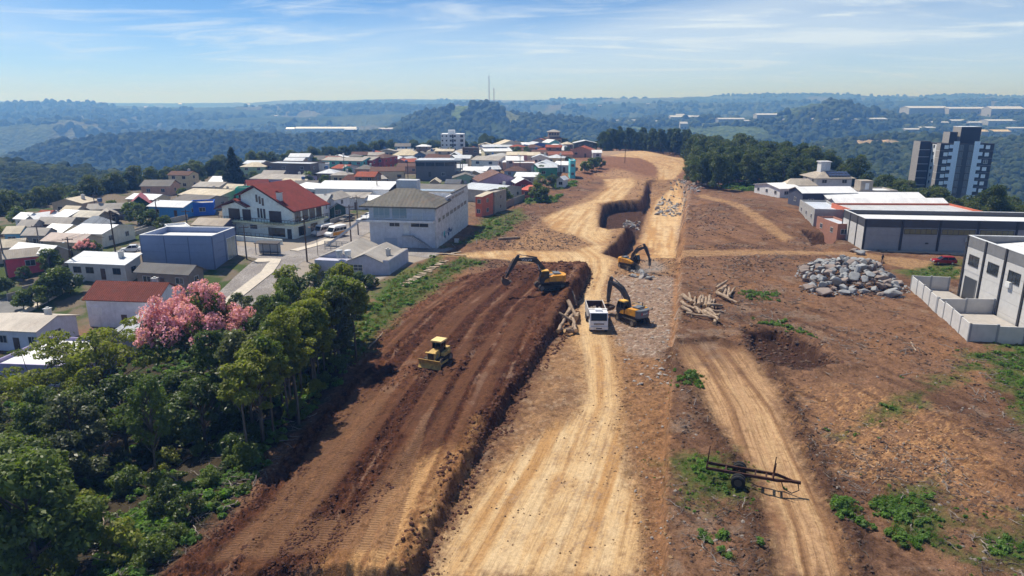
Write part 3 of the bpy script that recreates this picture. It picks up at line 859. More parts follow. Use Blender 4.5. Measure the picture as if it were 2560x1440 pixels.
M_LEAFG = leaf_mat('leaf_greygreen', (.030, .045, .020), (.170, .190, .100), rough=.4)
M_LEAFD = leaf_mat('leaf_deep', (.016, .030, .010), (.086, .120, .036))
M_LEAFO = leaf_mat('leaf_olive', (.026, .042, .012), (.125, .155, .042))
M_WEED = leaf_mat('weed_leaf', (.045, .095, .018), (.165, .290, .060), 0.45)
M_DRY = leaf_mat('dry_grass', (.10, .095, .035), (.24, .22, .09), 0.3)
M_PINK = leaf_mat('pink_petals', (.52, .17, .30), (.90, .50, .64), 0.3, 0.9)
M_CONIF = leaf_mat('conifer_needles', (.008, .018, .008), (.025, .045, .018), 0.1)
M_RUST = leaf_mat('russet_leaf', (.05, .045, .015), (.13, .10, .035), 0.3)
tb = NT('bark')
bn = tb.noise(tb.mapping(tb.geo(), (5, 5, 1.1)), 1.0, 5, 0.65)
tb.bsdf(tb.mix(bn, (.055, .042, .032), (.20, .165, .135)), 0.9, tb.bump(bn, 0.6, 0.05), 0.0, 0.15)
M_BARK = tb.m

def leaves(rs, centres, radii, n_each, size, up=0.45, shell=0.55, flat_=0.75):
    """leaf-sized rhombs through a set of lumps; returns verts, faces"""
    centres = np.asarray(centres); radii = np.asarray(radii)
    if np.isscalar(n_each) or not hasattr(n_each, '__len__'):
        n_each = (radii ** 2 / np.mean(radii ** 2) * n_each).astype(int) + 1
    idx = np.repeat(np.arange(len(centres)), n_each)
    n = len(idx)
    d = rs.normal(size=(n, 3)); d /= np.linalg.norm(d, axis=1)[:, None]
    r = radii[idx] * (shell + (1 - shell) * rs.random(n) ** 0.6) * (0.85 + 0.35 * rs.random(n))
    p = centres[idx] + d * r[:, None] * np.array([1, 1, flat_])
    nrm = 0.6 * d + rs.normal(size=(n, 3)) * 0.55 + np.array([0, 0, up]); nrm /= np.linalg.norm(nrm, axis=1)[:, None]
    a = np.cross(nrm, rs.normal(size=(n, 3))); a /= np.linalg.norm(a, axis=1)[:, None] + 1e-9
    b = np.cross(nrm, a)
    s = size * (0.6 + 0.8 * rs.random(n))[:, None]
    droop = np.array([0, 0, -0.25])
    v = np.stack([p - a * s, p - b * s * 0.5 + nrm * s * 0.12, p + a * s + droop * s, p + b * s * 0.5 + nrm * s * 0.12], 1).reshape(-1, 3)
    f = np.arange(n * 4).reshape(n, 4)
    return v, f
def limb_mesh(name, paths, sides=6):
    mb = MB()
    for path, rad in paths:
        mb.tube(path, rad, sides)
    return mb.mesh(name, M_BARK, True)
def broad_tree(seed, h=10.0, spread=3.0, lumps=16, per=330, size=0.26, mat=None, trunk_r=0.17, bare=0.35, sides=6, lumpr=(0.9, 1.5), flat_=0.75, layered=False):
    rs = np.random.RandomState(seed)
    lean = rs.normal(size=2) * 0.35
    top = np.array([lean[0], lean[1], h * 0.80])
    trunk = [np.array([0, 0, -0.6]), np.array([lean[0] * 0.2, lean[1] * 0.2, h * 0.25]), np.array([lean[0] * 0.6, lean[1] * 0.6, h * 0.52]), top]
    cs, rr, paths = [], [], [(trunk, [trunk_r * 1.25, trunk_r, trunk_r * 0.7, trunk_r * 0.25])]
    for k in range(lumps):
        f = (k + rs.random()) / lumps
        z = h * (bare + (0.93 - bare) * f)
        rad = spread * (math.sin(math.pi * min(1.0, 0.22 + 0.76 * f)) ** 0.7) * (0.35 + 0.75 * math.sqrt(rs.random()))
        an = k * 2.399 + rs.normal() * 0.5
        if layered:
            z = h * (bare + (0.93 - bare) * round(f * 3) / 3) + rs.normal() * 0.25
            rad = spread * math.sqrt(rs.random()) * (1.1 - 0.35 * f)
        c = np.array([math.cos(an) * rad + lean[0] * f, math.sin(an) * rad + lean[1] * f, z])
        cs.append(c); rr.append(lumpr[0] + (lumpr[1] - lumpr[0]) * rs.random())
        b0 = np.array([lean[0] * f * 0.6, lean[1] * f * 0.6, max(h * 0.22, z - rad * 0.9 - 0.5)])
        mid = (b0 + c) / 2 + np.array([0, 0, 0.25]) + rs.normal(size=3) * 0.15
        paths.append(([b0, mid, c], [trunk_r * 0.42, trunk_r * 0.28, 0.02]))
    v, f = leaves(rs, cs, rr, per, size, flat_=flat_)
    crown = fast_mesh('crown', v, f, mat or M_LEAF)
    return limb_mesh('trunk', paths, sides), crown
def place_tree(tpl, x, y, label, s=1.0, rz=0.0, name='tree', group=None, z=None, extra=None, cat='tree', names=('trunk', 'crown'), sz=None):
    o = thing(name, label, cat, (x, y, gz(x, y) if z is None else z), rz, group)
    o.scale = (s, s, sz or s)
    for nm, me in zip(names, tpl):
        link(bpy.data.objects.new(nm, me), o)
    return o

# ---- templates
NEAR = [broad_tree(100 + k, h=(11.5, 9.0, 12.5, 10, 13, 8.5, 11, 12)[k], spread=(2.6, 3.4, 2.3, 3.0, 2.6, 3.3, 2.0, 2.9)[k], lumps=(26, 30, 24, 30, 27, 26, 20, 32)[k], per=(190, 200, 170, 180, 200, 210, 150, 170)[k], size=(.20, .24, .18, .22, .17, .25, .19, .21)[k],
                   mat=(M_LEAF, M_LEAFG, M_LEAF2, M_LEAF, M_LEAF3, M_LEAF, M_LEAF2, M_LEAFG)[k], bare=(.32, .25, .42, .3, .4, .2, .45, .3)[k], lumpr=((.5, 1.25), (.6, 1.4), (.4, 1.0), (.5, 1.3), (.45, 1.1), (.7, 1.4), (.4, .9), (.5, 1.15))[k], flat_=(.75, .7, .9, .7, .6, .75, 1.0, .65)[k]) for k in range(8)]
SLIM = [broad_tree(130 + k, h=11.5, spread=1.9, lumps=11, per=240, size=0.22, mat=M_LEAF2 if k else M_LEAF3, bare=0.60, trunk_r=0.13, lumpr=(0.6, 1.1)) for k in range(2)]
AIRY = broad_tree(150, h=9.5, spread=4.9, lumps=30, per=230, size=0.17, mat=M_LEAF3, bare=0.48, lumpr=(0.8, 1.35), flat_=0.38, layered=True, trunk_r=0.16)
LIGHT = broad_tree(155, h=11, spread=4.0, lumps=26, per=420, size=0.24, mat=M_LEAF2, bare=0.30, lumpr=(1.0, 1.6))
FOREST = [broad_tree(170 + k, h=14 + 1.5 * (k % 3), spread=3.9 + 0.5 * (k % 2), lumps=20, per=150, size=0.42, mat=(M_LEAFD, M_LEAFD, M_LEAFO, M_LEAFO)[k], bare=0.16, lumpr=(1.3, 2.3), sides=5) for k in range(4)]
TALLF = [broad_tree(185 + k, h=17, spread=2.7, lumps=19, per=110, size=0.5, mat=M_LEAFD, bare=0.25, lumpr=(1.0, 1.7), sides=5) for k in range(2)]
BUSH = [broad_tree(190 + k, h=3.2, spread=1.7, lumps=9, per=170, size=0.2, mat=(M_LEAF, M_LEAF2, M_LEAF3)[k], bare=0.15, trunk_r=0.08, lumpr=(0.6, 1.0), sides=5) for k in range(3)]
TOWN = [broad_tree(200 + k, h=6.0, spread=2.3, lumps=13, per=150, size=0.3, mat=(M_LEAF, M_LEAF2)[k], bare=0.25, trunk_r=0.14, lumpr=(0.8, 1.3), sides=5) for k in range(2)]
def pink_tree():
    rs = np.random.RandomState(5)
    cs, rr, paths = [], [], [([(0, 0, -.6), (.3, .1, 2.2), (0.2, .2, 4.2)], [.24, .2, .15])]
    blossom_c, blossom_r = [], []
    for k in range(34):
        f = k / 34
        an, rad = k * 2.399, 4.5 * math.sqrt(rs.random() * 0.9 + 0.08)
        c = np.array([math.cos(an) * rad, math.sin(an) * rad, 8.3 - 0.14 * rad ** 2 + rs.normal() * 0.45])
        cs.append(c - np.array([0, 0, 0.8])); rr.append(0.9 + 0.4 * rs.random())
        blossom_c.append(c); blossom_r.append(0.55 + 0.5 * rs.random())
        for _ in range(2):
            blossom_c.append(c + rs.normal(size=3) * np.array([.9, .9, .45]) + np.array([0, 0, .15])); blossom_r.append(0.3 + .35 * rs.random())
        paths.append(([(0.2, .2, 3.2 + 1.0 * rs.random()), (c[0] * .5, c[1] * .5, 5.0 + .4 * rs.random()), c], [.10, .07, .02]))
    v, f = leaves(rs, cs, rr, 150, 0.2)
    v2, f2 = leaves(rs, blossom_c, blossom_r, 150, 0.13, up=0.7)
    return limb_mesh('trunk', paths), fast_mesh('crown', v, f, M_LEAF), fast_mesh('blossom', v2, f2, M_PINK)
PINK = pink_tree()
def conifer(seed, h, r, per=150, size=0.4):
    rs = np.random.RandomState(seed)
    cs, rr = [], []
    for k in range(46):
        f = (k + rs.random()) / 46
        rad = r * (1 - f) ** 0.75 * (0.55 + 0.5 * rs.random()); an = k * 2.399
        cs.append((math.cos(an) * rad, math.sin(an) * rad, h * (0.08 + 0.90 * f))); rr.append(0.5 + r * 0.28 * (1 - f))
    v, f = leaves(rs, cs, rr, per, size, up=0.2)
    return limb_mesh('trunk', [([(0, 0, -.5), (0, 0, h * .5), (0, 0, h * .95)], [.3, .2, .05])]), fast_mesh('crown', v, f, M_CONIF)
CONIF = conifer(3, 12.0, 3.4)
def palm_tree(h=7.0, n=15, L=2.6, seed=2):
    rs = np.random.RandomState(seed)
    V, Fc = [], []
    for k in range(n):
        an = k * 2.399; el = 0.9 - 1.3 * (k / n)
        pts = [np.array([math.cos(an) * math.cos(el) * L * t, math.sin(an) * math.cos(el) * L * t, h + math.sin(el) * L * t - 1.0 * t * t]) for t in np.linspace(0.05, 1, 9)]
        for i in range(8):
            for sd in (-1, 1):
                side = np.array([-math.sin(an), math.cos(an), -0.35 * 1.0]) * sd * 0.55 * math.sin(math.pi * (0.12 + 0.85 * i / 8))
                b = len(V)
                V += [pts[i], pts[i + 1], pts[i + 1] + side, pts[i] + side * 0.9 + (pts[i + 1] - pts[i]) * 0.5]
                Fc.append((b, b + 1, b + 2, b + 3))
    return limb_mesh('trunk', [([(0, 0, -.5), (0.1, 0, h * .5), (0, 0, h)], [.2, .15, .13])]), fast_mesh('fronds', np.array(V), np.array(Fc), M_LEAF2)
PALM = palm_tree()

# ---- geometry-nodes scatter for what nobody could count
def scatter(name, pts, scl, templates, label, kind='stuff', rz=None, tilt=0.0, seed=1):
    rs = np.random.RandomState(seed)
    pts = np.asarray(pts, float)
    me = bpy.data.meshes.new(name)
    me.vertices.add(len(pts)); me.vertices.foreach_set('co', pts.astype(np.float32).ravel())
    set_attr(me, 'scl', scl)
    rot = np.stack([rs.normal(size=len(pts)) * tilt, rs.normal(size=len(pts)) * tilt, rs.random(len(pts)) * 6.283 if rz is None else rz], 1)
    set_attr(me, 'rot', rot, 'FLOAT_VECTOR')
    set_attr(me, 'pick', rs.randint(0, len(templates), len(pts)), 'INT')
    o = link(bpy.data.objects.new(name, me))
    coll = bpy.data.collections.new(name + '_shapes')
    for k, tm in enumerate(templates):
        coll.objects.link(bpy.data.objects.new('%s_shape_%d' % (name, k), tm))
    ng = bpy.data.node_groups.new(name, 'GeometryNodeTree')
    ng.interface.new_socket('Geometry', in_out='INPUT', socket_type='NodeSocketGeometry')
    ng.interface.new_socket('Geometry', in_out='OUTPUT', socket_type='NodeSocketGeometry')
    gi, go = ng.nodes.new('NodeGroupInput'), ng.nodes.new('NodeGroupOutput')
    ci = ng.nodes.new('GeometryNodeCollectionInfo')
    ci.inputs['Collection'].default_value = coll
    ci.inputs['Separate Children'].default_value = True
    ci.inputs['Reset Children'].default_value = True
    iop = ng.nodes.new('GeometryNodeInstanceOnPoints')
    iop.inputs['Pick Instance'].default_value = True
    def named(nm, typ):
        a = ng.nodes.new('GeometryNodeInputNamedAttribute'); a.data_type = typ
        a.inputs['Name'].default_value = nm
        return a.outputs['Attribute']
    L = ng.links.new
    L(gi.outputs[0], iop.inputs['Points']); L(ci.outputs[0], iop.inputs['Instance'])
    L(named('pick', 'INT'), iop.inputs['Instance Index'])
    L(named('rot', 'FLOAT_VECTOR'), iop.inputs['Rotation'])
    L(named('scl', 'FLOAT'), iop.inputs['Scale'])
    L(iop.outputs[0], go.inputs[0])
    md = o.modifiers.new('scatter', 'NODES'); md.node_group = ng
    return tag(o, label, kind=kind)

def lump(seed, sub=2, mat=None, rough=0.28, flat_=0.85):
    bm = bmesh.new()
    bmesh.ops.create_icosphere(bm, subdivisions=sub, radius=1.0)
    rs = np.random.RandomState(seed)
    ks = rs.normal(size=(7, 3)); ks /= np.linalg.norm(ks, axis=1)[:, None]
    for vt in bm.verts:
        d = np.array(vt.co)
        k = 1.0 + rough * (np.max(np.maximum(0, ks @ d) ** 6) - 0.45) + rs.normal() * 0.07
        vt.co = Vector(d * k * np.array([1, 1, flat_]))
    me = bpy.data.meshes.new('lump'); bm.to_mesh(me); bm.free()
    me.materials.append(mat)
    return me
def canopy_mat(name, dark, light):
    t = NT(name)
    oi = t.n('ShaderNodeObjectInfo').outputs['Random']
    pos = t.geo()
    n = t.noise(pos, 0.9, 4, 0.7)
    c = t.mix(t.math('ADD', t.math('MULTIPLY', oi, 0.6), t.math('MULTIPLY', n, 0.5), True), dark, light)
    t.bsdf(c, 0.9, t.bump(n, 0.9, 1.4), 0.0, 0.08)
    return t.m
M_CAN = [canopy_mat('far_canopy', (.018, .032, .012), (.062, .085, .028)), canopy_mat('far_canopy_light', (.035, .050, .016), (.095, .110, .036))]
LUMPS = [lump(1, 2, M_CAN[0]), lump(2, 2, M_CAN[0]), lump(3, 2, M_CAN[0]), lump(4, 2, M_CAN[1]), lump(5, 2, M_CAN[0], 0.4, 1.15)]

rs = np.random.RandomState(11)
def hill_points(n, d0, d1):
    u = rs.random(n) * 1.9 - 0.95
    yy = np.sqrt(rs.random(n) * (d1 ** 2 - d0 ** 2) + d0 ** 2)
    return u * yy, yy
clear = [((1120, 312, 1185, 296), 1560), ((1255, 306, 1300, 296), 1580), ((1160, 288, 1190, 276), 1640), ((1720, 345, 1880, 318), 1500),
         ((1540, 330, 1600, 318), 1650), ((1880, 318, 2000, 300), 1750), ((2110, 358, 2180, 336), 900), ((1760, 320, 1850, 310), 1800)]
pts, scl = [], []
for d0, d1, n, s in ((480, 900, 17000, 4.8), (900, 1400, 16000, 6.0), (1400, 2000, 11000, 7.5)):
    x, y = hill_points(n, d0, d1)
    d = -sdf(x, y, PLATEAU, 1e9)
    ok = d > 2.5
    nn = fbm(x / 60, y / 60, 3, 200)
    ok &= nn > (-0.75 if d1 < 1000 else -0.35)
    if d0 >= 1400: ok &= x > -260
    for pg, zz_ in clear:
        a = Pd(pg[0], pg[1], zz_); b = Pd(pg[2], pg[3], zz_ * 1.12)
        e = ((x - (a.x + b.x) / 2) / (abs(b.x - a.x) / 2)) ** 2 + ((y - (a.y + b.y) / 2) / (abs(b.y - a.y) / 2 + 30)) ** 2
        ok &= e > 1.0
    # the works plateau on the right keeps only scattered trees
    works = (x > 250) & (y > 1350) & (rs.random(n) > 0.30) & (np.hypot(x - Pd(2080, 260, 1745).x, y - 1690) > 260)
    ok &= ~works
    x, y = x[ok], y[ok]
    k = s * (0.65 + 0.7 * rs.random(len(x)))
    pts.append(np.stack([x, y, macro(x, y) + k * 0.35], 1)); scl.append(k)
scatter('hillside_forest', np.concatenate(pts), np.concatenate(scl), LUMPS, 'dense woodland covering the valley sides', tilt=0.15)

x, y = hill_points(26000, 2000, 5600)
ok = (fbm(x / 420, y / 300, 4, 210) > .02) & (np.abs(x / y) < .9)
x, y = x[ok], y[ok]
k = 9 + 9 * rs.random(len(x))
scatter('distant_woods', np.stack([x, y, macro(x, y) + 1.0], 1), k, LUMPS, 'patches of distant woodland on the hazy farmland', tilt=.1)
x, y = hill_points(15000, 150, 480)
d = -sdf(x, y, PLATEAU, 1e9)
ok = (d > 2.0) & (y > 60) & ~((x > 150) & (x < 205) & (y > 255) & (y < 300)) & (np.abs(x / y) < .93)
x, y = x[ok], y[ok]
k = .42 + .4 * rs.random(len(x))
scatter('valley_forest', np.stack([x, y, macro(x, y) - 5.0 * k], 1), k, [q[1] for q in FOREST], 'woodland on the slopes just below the town')

# ---- the wood on the left
def poisson(n, x0, x1, y0, y1, dmin, test, seed):
    r = random.Random(seed); out = []
    for _ in range(n):
        x, y = r.uniform(x0, x1), r.uniform(y0, y1)
        if test(x, y) and all((x - a) ** 2 + (y - b) ** 2 > dmin * dmin for a, b in out):
            out.append((x, y))
    return out
EDGE_Y = [30, 38.6, 47, 60.8, 76.8, 92, 104, 118]; EDGE_X = [-26, -23.9, -21.6, -20.6, -19.2, -19.5, -24, -34]
def edge_x(y):
    return float(np.interp(y, EDGE_Y, EDGE_X))
def in_wood(x, y):
    e = edge_x(y)
    if x > e - 1.0 or y > 104 or (y > 84 and x > -27 - (y - 84) * .5):
        return False
    if y < 57 and x > -39:
        return False
    if y > 70 and x < -49 + (y - 70) * 0.35:
        return False
    return True
r = random.Random(4)
WOOD_G = 'trees of the wood beside the red earth'
spots = poisson(2600, -66, -18, 33, 108, 3.3, in_wood, 12)
KINDS = ('dark green oval-crowned tree', 'low spreading grey-green tree', 'tall mid green tree', 'dark green wide-crowned tree', 'yellow-green loose-crowned tree', 'low dense dark green tree', 'narrow mid green tree', 'grey-green tiered tree')
pink_p = G(505, 1000)
for i, (x, y) in enumerate(spots):
    if abs(x - pink_p.x) < 4.5 and -9 < y - pink_p.y < 4.5:
        continue
    if x < -38 and 62 < y < 86:
        continue
    k = r.choice((0, 1, 2, 3, 3, 4, 4, 5, 6, 7, 7, 2))
    s = r.uniform(0.70, 0.98)
    if y > 80: s *= 0.80
    edge_d = edge_x(y) - x
    where = 'at the edge of the red earth' if edge_d < 5 else 'in the lower left of the wood' if y < 56 else 'deep in the wood' if y < 82 else 'at the street end of the wood'
    place_tree(NEAR[k], x, y, KINDS[k] + ' ' + where, s, r.uniform(0, 6.28), 'broadleaf_tree', KINDS[k] + 's ' + where, sz=s * r.uniform(0.85, 1.12))
for i in range(11):
    y = 54 + i * 3.2 + r.uniform(-1, 1); x = edge_x(y) - r.uniform(1.2, 3.0)
    place_tree(SLIM[i % 2], x, y, 'slender bare-trunked tree in the row along the fill', r.uniform(.72, .95), r.uniform(0, 6), 'slender_tree', 'slender trees along the fill', sz=r.uniform(.75, 1.0))
# trees that can be told apart
def tree_at(tpl, px, py, label, s=1.0, name='broadleaf_tree', rz=0.0, names=('trunk', 'crown'), group=None, cat='tree', sz=None):
    p = G(px, py)
    return place_tree(tpl, p.x, p.y, label, s, rz, name, group, names=names, cat=cat, sz=sz)
tree_at(SLIM[0], 892, 906, 'slender tree with bare trunk at the edge of the red earth, nearest the grass bank', 0.93, 'slender_tree')
tree_at(SLIM[1], 848, 912, 'slender forked tree just left of the outermost slender tree', 0.98, 'slender_tree', 2.0)
tree_at(SLIM[0], 812, 935, 'slender tree with thin dark trunk third from the grass bank', 0.9, 'slender_tree', 4.0)
p = pink_p; place_tree(PINK, p.x, p.y, 'tree covered in pink blossom above the dark wood', 1.15, 0.4, 'blossoming_tree', names=('trunk', 'crown', 'blossom'), sz=1.5)
p = Vector((-46, 71)); place_tree(AIRY, p.x, p.y, 'wide feathery yellow-green tree with flat tiers of foliage in front of the white houses', 1.22, 0.7, 'feathery_tree', sz=1.2)
place_tree(AIRY, -50.5, 67.5, 'smaller feathery yellow-green tree leaning left beside the lilac house', 1.0, 2.6, 'feathery_tree', sz=0.95)
place_tree(LIGHT, -32.8, 40.5, 'bright mid green tree filling the lower left corner', 0.92, 0.0, 'broadleaf_tree')
place_tree(LIGHT, -38.5, 47.0, 'rounded light green tree behind the lower left corner tree', 0.85, 1.7, 'broadleaf_tree')
place_tree(NEAR[2], -30.6, 52.5, 'vine-covered tree standing alone in the dark clearing of the wood', 0.62, 0.5, 'vine_covered_tree', sz=0.8)
r = random.Random(9)
for i, (x, y) in enumerate(poisson(700, -66, -20, 31, 112, 2.3, lambda x, y: x < edge_x(y) - 0.4 and (y < 60 or x > edge_x(y) - 14), 5)):
    k = r.randrange(3)
    place_tree(BUSH[k], x, y, 'leafy undergrowth shrub beneath the trees of the wood', r.uniform(0.35, 0.8), r.uniform(0, 6), 'undergrowth_shrub', 'undergrowth shrubs in the wood', cat='shrub')

# ---- the wood right of the crest, the tall belt on the skyline, trees by the tower
FB = poly([(1722, 474), (1800, 482), (1900, 470), (1960, 486), (2060, 470), (2150, 470), (2135, 428), (2060, 400), (1960, 392), (1800, 392), (1725, 400)])
r = random.Random(21)
def in_poly(pg):
    def t_(x, y):
        return sdf(np.array([x]), np.array([y]), pg)[0] > 0
    return t_
lo, hi = FB.min(0), FB.max(0)
for x, y in poisson(1500, lo[0], hi[0], lo[1], hi[1], 5.6, in_poly(FB), 31):
    k = r.randrange(4) if r.random() < 0.9 else 3
    s = r.uniform(0.72, 0.98) * (0.86 if y < 262 else 1.0)
    place_tree(FOREST[k], x, y, ('dense dark green tree in the wood on the crest', 'dark rounded tree in the wood on the crest', 'lighter green tree in the wood on the crest', 'olive green tree in the wood on the crest')[k], s, r.uniform(0, 6.28), 'woodland_tree', ('dark trees', 'dark rounded trees', 'lighter trees', 'olive trees')[k] + ' of the wood on the crest')
BELT = poly([(1500, 392), (1560, 384), (1720, 394), (1730, 380), (1560, 374), (1500, 378)])
lo, hi = BELT.min(0), BELT.max(0)
for x, y in poisson(500, lo[0], hi[0], lo[1], hi[1], 5.0, in_poly(BELT), 33):
    k = r.randrange(2)
    place_tree(TALLF[k], x, y, 'tall dark tree in the belt closing the far end of the cleared strip', r.uniform(0.72, 1.0), r.uniform(0, 6), 'tall_tree', 'tall trees closing the cleared strip')
east = poisson(1300, 100, 200, 140, 275, 7.2, lambda x, y: x > (118 if y < 196 else 112) and not (165 < x < 205 and 268 < y < 300) and x > 0.47 * y + 22 and not (y < 165 and x < 140), 8)
for x, y in east:
    k = r.randrange(4)
    place_tree(FOREST[k], x, y, ('dark green tree below the apartment tower', 'rounded dark tree below the apartment tower', 'light green tree below the apartment tower', 'greyish green tree below the apartment tower')[k], r.uniform(0.42, 0.6) * (1.3 if x > 0.66 * y else .85), r.uniform(0, 6), 'slope_tree', ('dark', 'rounded', 'light', 'greyish')[k] + ' trees on the slope below the tower')
# ================================================================ the town
FIBRO = srgb(168, 162, 155); FIBRO_D = srgb(120, 116, 112); METAL = srgb(205, 209, 214); WMETAL = srgb(236, 236, 236)
CREAM_R = srgb(205, 193, 172); TILE = srgb(132, 66, 50); TILE_R = srgb(142, 58, 46); TILE_B = srgb(118, 86, 72); TILE_O = srgb(178, 94, 66)
def col(r, g, b):
    return srgb(r, g, b)
_win = {}
def window(parent, x, y, z, w, h, rz=0.0, frame=(.62, .62, .62), pane=None, name='window', bars=1, cross=False):
    """frame ring proud of the wall with a pane set back in it; faces local -y"""
    key = (round(w, 2), round(h, 2), tuple(round(c, 3) for c in frame), bars, cross, id(pane))
    if key not in _win:
        t_ = 0.07
        f = MB()
        f.bb(-w / 2 - t_, w / 2 + t_, -0.06, 0.02, h / 2, h / 2 + t_); f.bb(-w / 2 - t_, w / 2 + t_, -0.09, 0.02, -h / 2 - t_, -h / 2)
        f.bb(-w / 2 - t_, -w / 2, -0.06, 0.02, -h / 2, h / 2); f.bb(w / 2, w / 2 + t_, -0.06, 0.02, -h / 2, h / 2)
        for k in range(bars):
            xx = -w / 2 + w * (k + 1) / (bars + 1)
            f.bb(xx - 0.03, xx + 0.03, -0.05, 0.015, -h / 2, h / 2)
        if cross:
            f.bb(-w / 2, w / 2, -0.045, 0.01, -0.03, 0.03)
        p = MB().bb(-w / 2, w / 2, -0.022, 0.012, -h / 2, h / 2)
        _win[key] = (f.mesh('window', flat(frame, 0.5)), p.mesh('pane', pane or glass_mat()))
    fm, pm = _win[key]
    o = link(bpy.data.objects.new(name, fm), parent)
    o.location = (x, y, z); o.rotation_euler = (0, 0, rz)
    link(bpy.data.objects.new('pane', pm), o)
    return o
def door(parent, x, y, z0, w, h, c, rz=0.0, name='door'):
    m = MB().bb(-w / 2, w / 2, -0.05, 0.02, 0, h)
    for k in range(3):
        m.bb(-w / 2 + 0.08, w / 2 - 0.08, -0.07, -0.05, 0.12 + k * (h - 0.2) / 3, 0.02 + (k + 1) * (h - 0.2) / 3)
    o = m.build(name, paint(c, 0.55, grime=0.15), parent)
    o.location = (x, y, z0); o.rotation_euler = (0, 0, rz)
    hd = MB().bb(w / 2 - 0.16, w / 2 - 0.08, -0.12, -0.07, h * 0.45, h * 0.45 + 0.12).build('handle', flat((.3, .3, .3), 0.3, 0.8), o)
    return o
def roof(parent, L, W, rise, over, kind, c, ridge, z, shape='gable', dirt=0.35, thick=0.13, pitch=0.9):
    """roof built with the ridge along its own x, then turned"""
    m = MB(); a, b = L / 2 + over, W / 2 + over
    k = rise / (W / 2)
    drop = over * k
    if shape == 'gable':
        for s in (-1, 1):
            m.prism([(0, rise), (s * b, -drop), (s * b, -drop + thick), (0, rise + thick)], 'x', -a, a)
    elif shape == 'hip':
        r_ = max(0.05, a - b)
        v = [(-a, -b, -drop), (a, -b, -drop), (a, b, -drop), (-a, b, -drop), (-r_, 0, rise), (r_, 0, rise)]
        m.add([(x, y, zz + thick) for x, y, zz in v], [(0, 1, 5, 4), (1, 2, 5), (2, 3, 4, 5), (3, 0, 4)])
        m.add(v[:4], [(3, 2, 1, 0)])
        m.add([(-a, -b, -drop), (a, -b, -drop), (a, b, -drop), (-a, b, -drop)] + [(-a, -b, -drop + thick), (a, -b, -drop + thick), (a, b, -drop + thick), (-a, b, -drop + thick)],
              [(0, 1, 5, 4), (1, 2, 6, 5), (2, 3, 7, 6), (3, 0, 4, 7)])
    elif shape == 'shed':
        kk = rise / W
        m.prism([(-b, -over * kk), (b, rise + over * kk), (b, rise + over * kk + thick), (-b, -over * kk + thick)], 'x', -a, a)
    o = m.build('roof', roof_mat(c, kind, dirt=dirt, pitch=pitch), parent)
    o.location = (0, 0, z)
    if ridge == 'y':
        o.rotation_euler = (0, 0, R(90))
    return o
def walls(parent, w, d, h, rise, ridge, shape, mat, base=-2.5):
    m = MB()
    m.bb(-w / 2, w / 2, -d / 2, d / 2, base, h)
    if shape == 'gable' and rise > 0:
        if ridge == 'x':
            m.prism([(-d / 2, h), (d / 2, h), (0, h + rise)], 'x', -w / 2, w / 2)
        else:
            m.prism([(-w / 2, h), (w / 2, h), (0, h + rise)], 'y', -d / 2, d / 2)
    if shape == 'shed':
        m.prism([(-d / 2, h), (d / 2, h), (d / 2, h + rise)], 'x', -w / 2, w / 2)
    return m.build('wall', mat, parent)
def chimney(parent, x, y, z, h=1.1, c=(.6, .59, .57), s=0.7):
    m = MB().bb(-s / 2, s / 2, -s / 2, s / 2, -0.8, h)
    m.bb(-s / 2 - 0.1, s / 2 + 0.1, -s / 2 - 0.1, s / 2 + 0.1, h, h + 0.12)
    m.bb(-s / 4, s / 4, -s / 4, s / 4, h + 0.12, h + 0.3)
    o = m.build('chimney', paint(c, 0.8), parent); o.location = (x, y, z)
    return o
def tank(parent, x, y, z, c=(.05, .10, .22)):
    m = MB().tube([(0, 0, 0), (0, 0, 0.75), (0, 0, 0.9), (0, 0, 1.0)], [0.55, 0.65, 0.6, 0.2], 14)
    for an in (0, 1.57, 3.14, 4.71):
        m.box((math.cos(an) * .45, math.sin(an) * .45, -0.3), (.12, .12, .6))
    o = m.build('water_tank', flat(c, 0.4), parent); o.location = (x, y, z)
    return o
HG = 'houses of the town left of the earthworks'
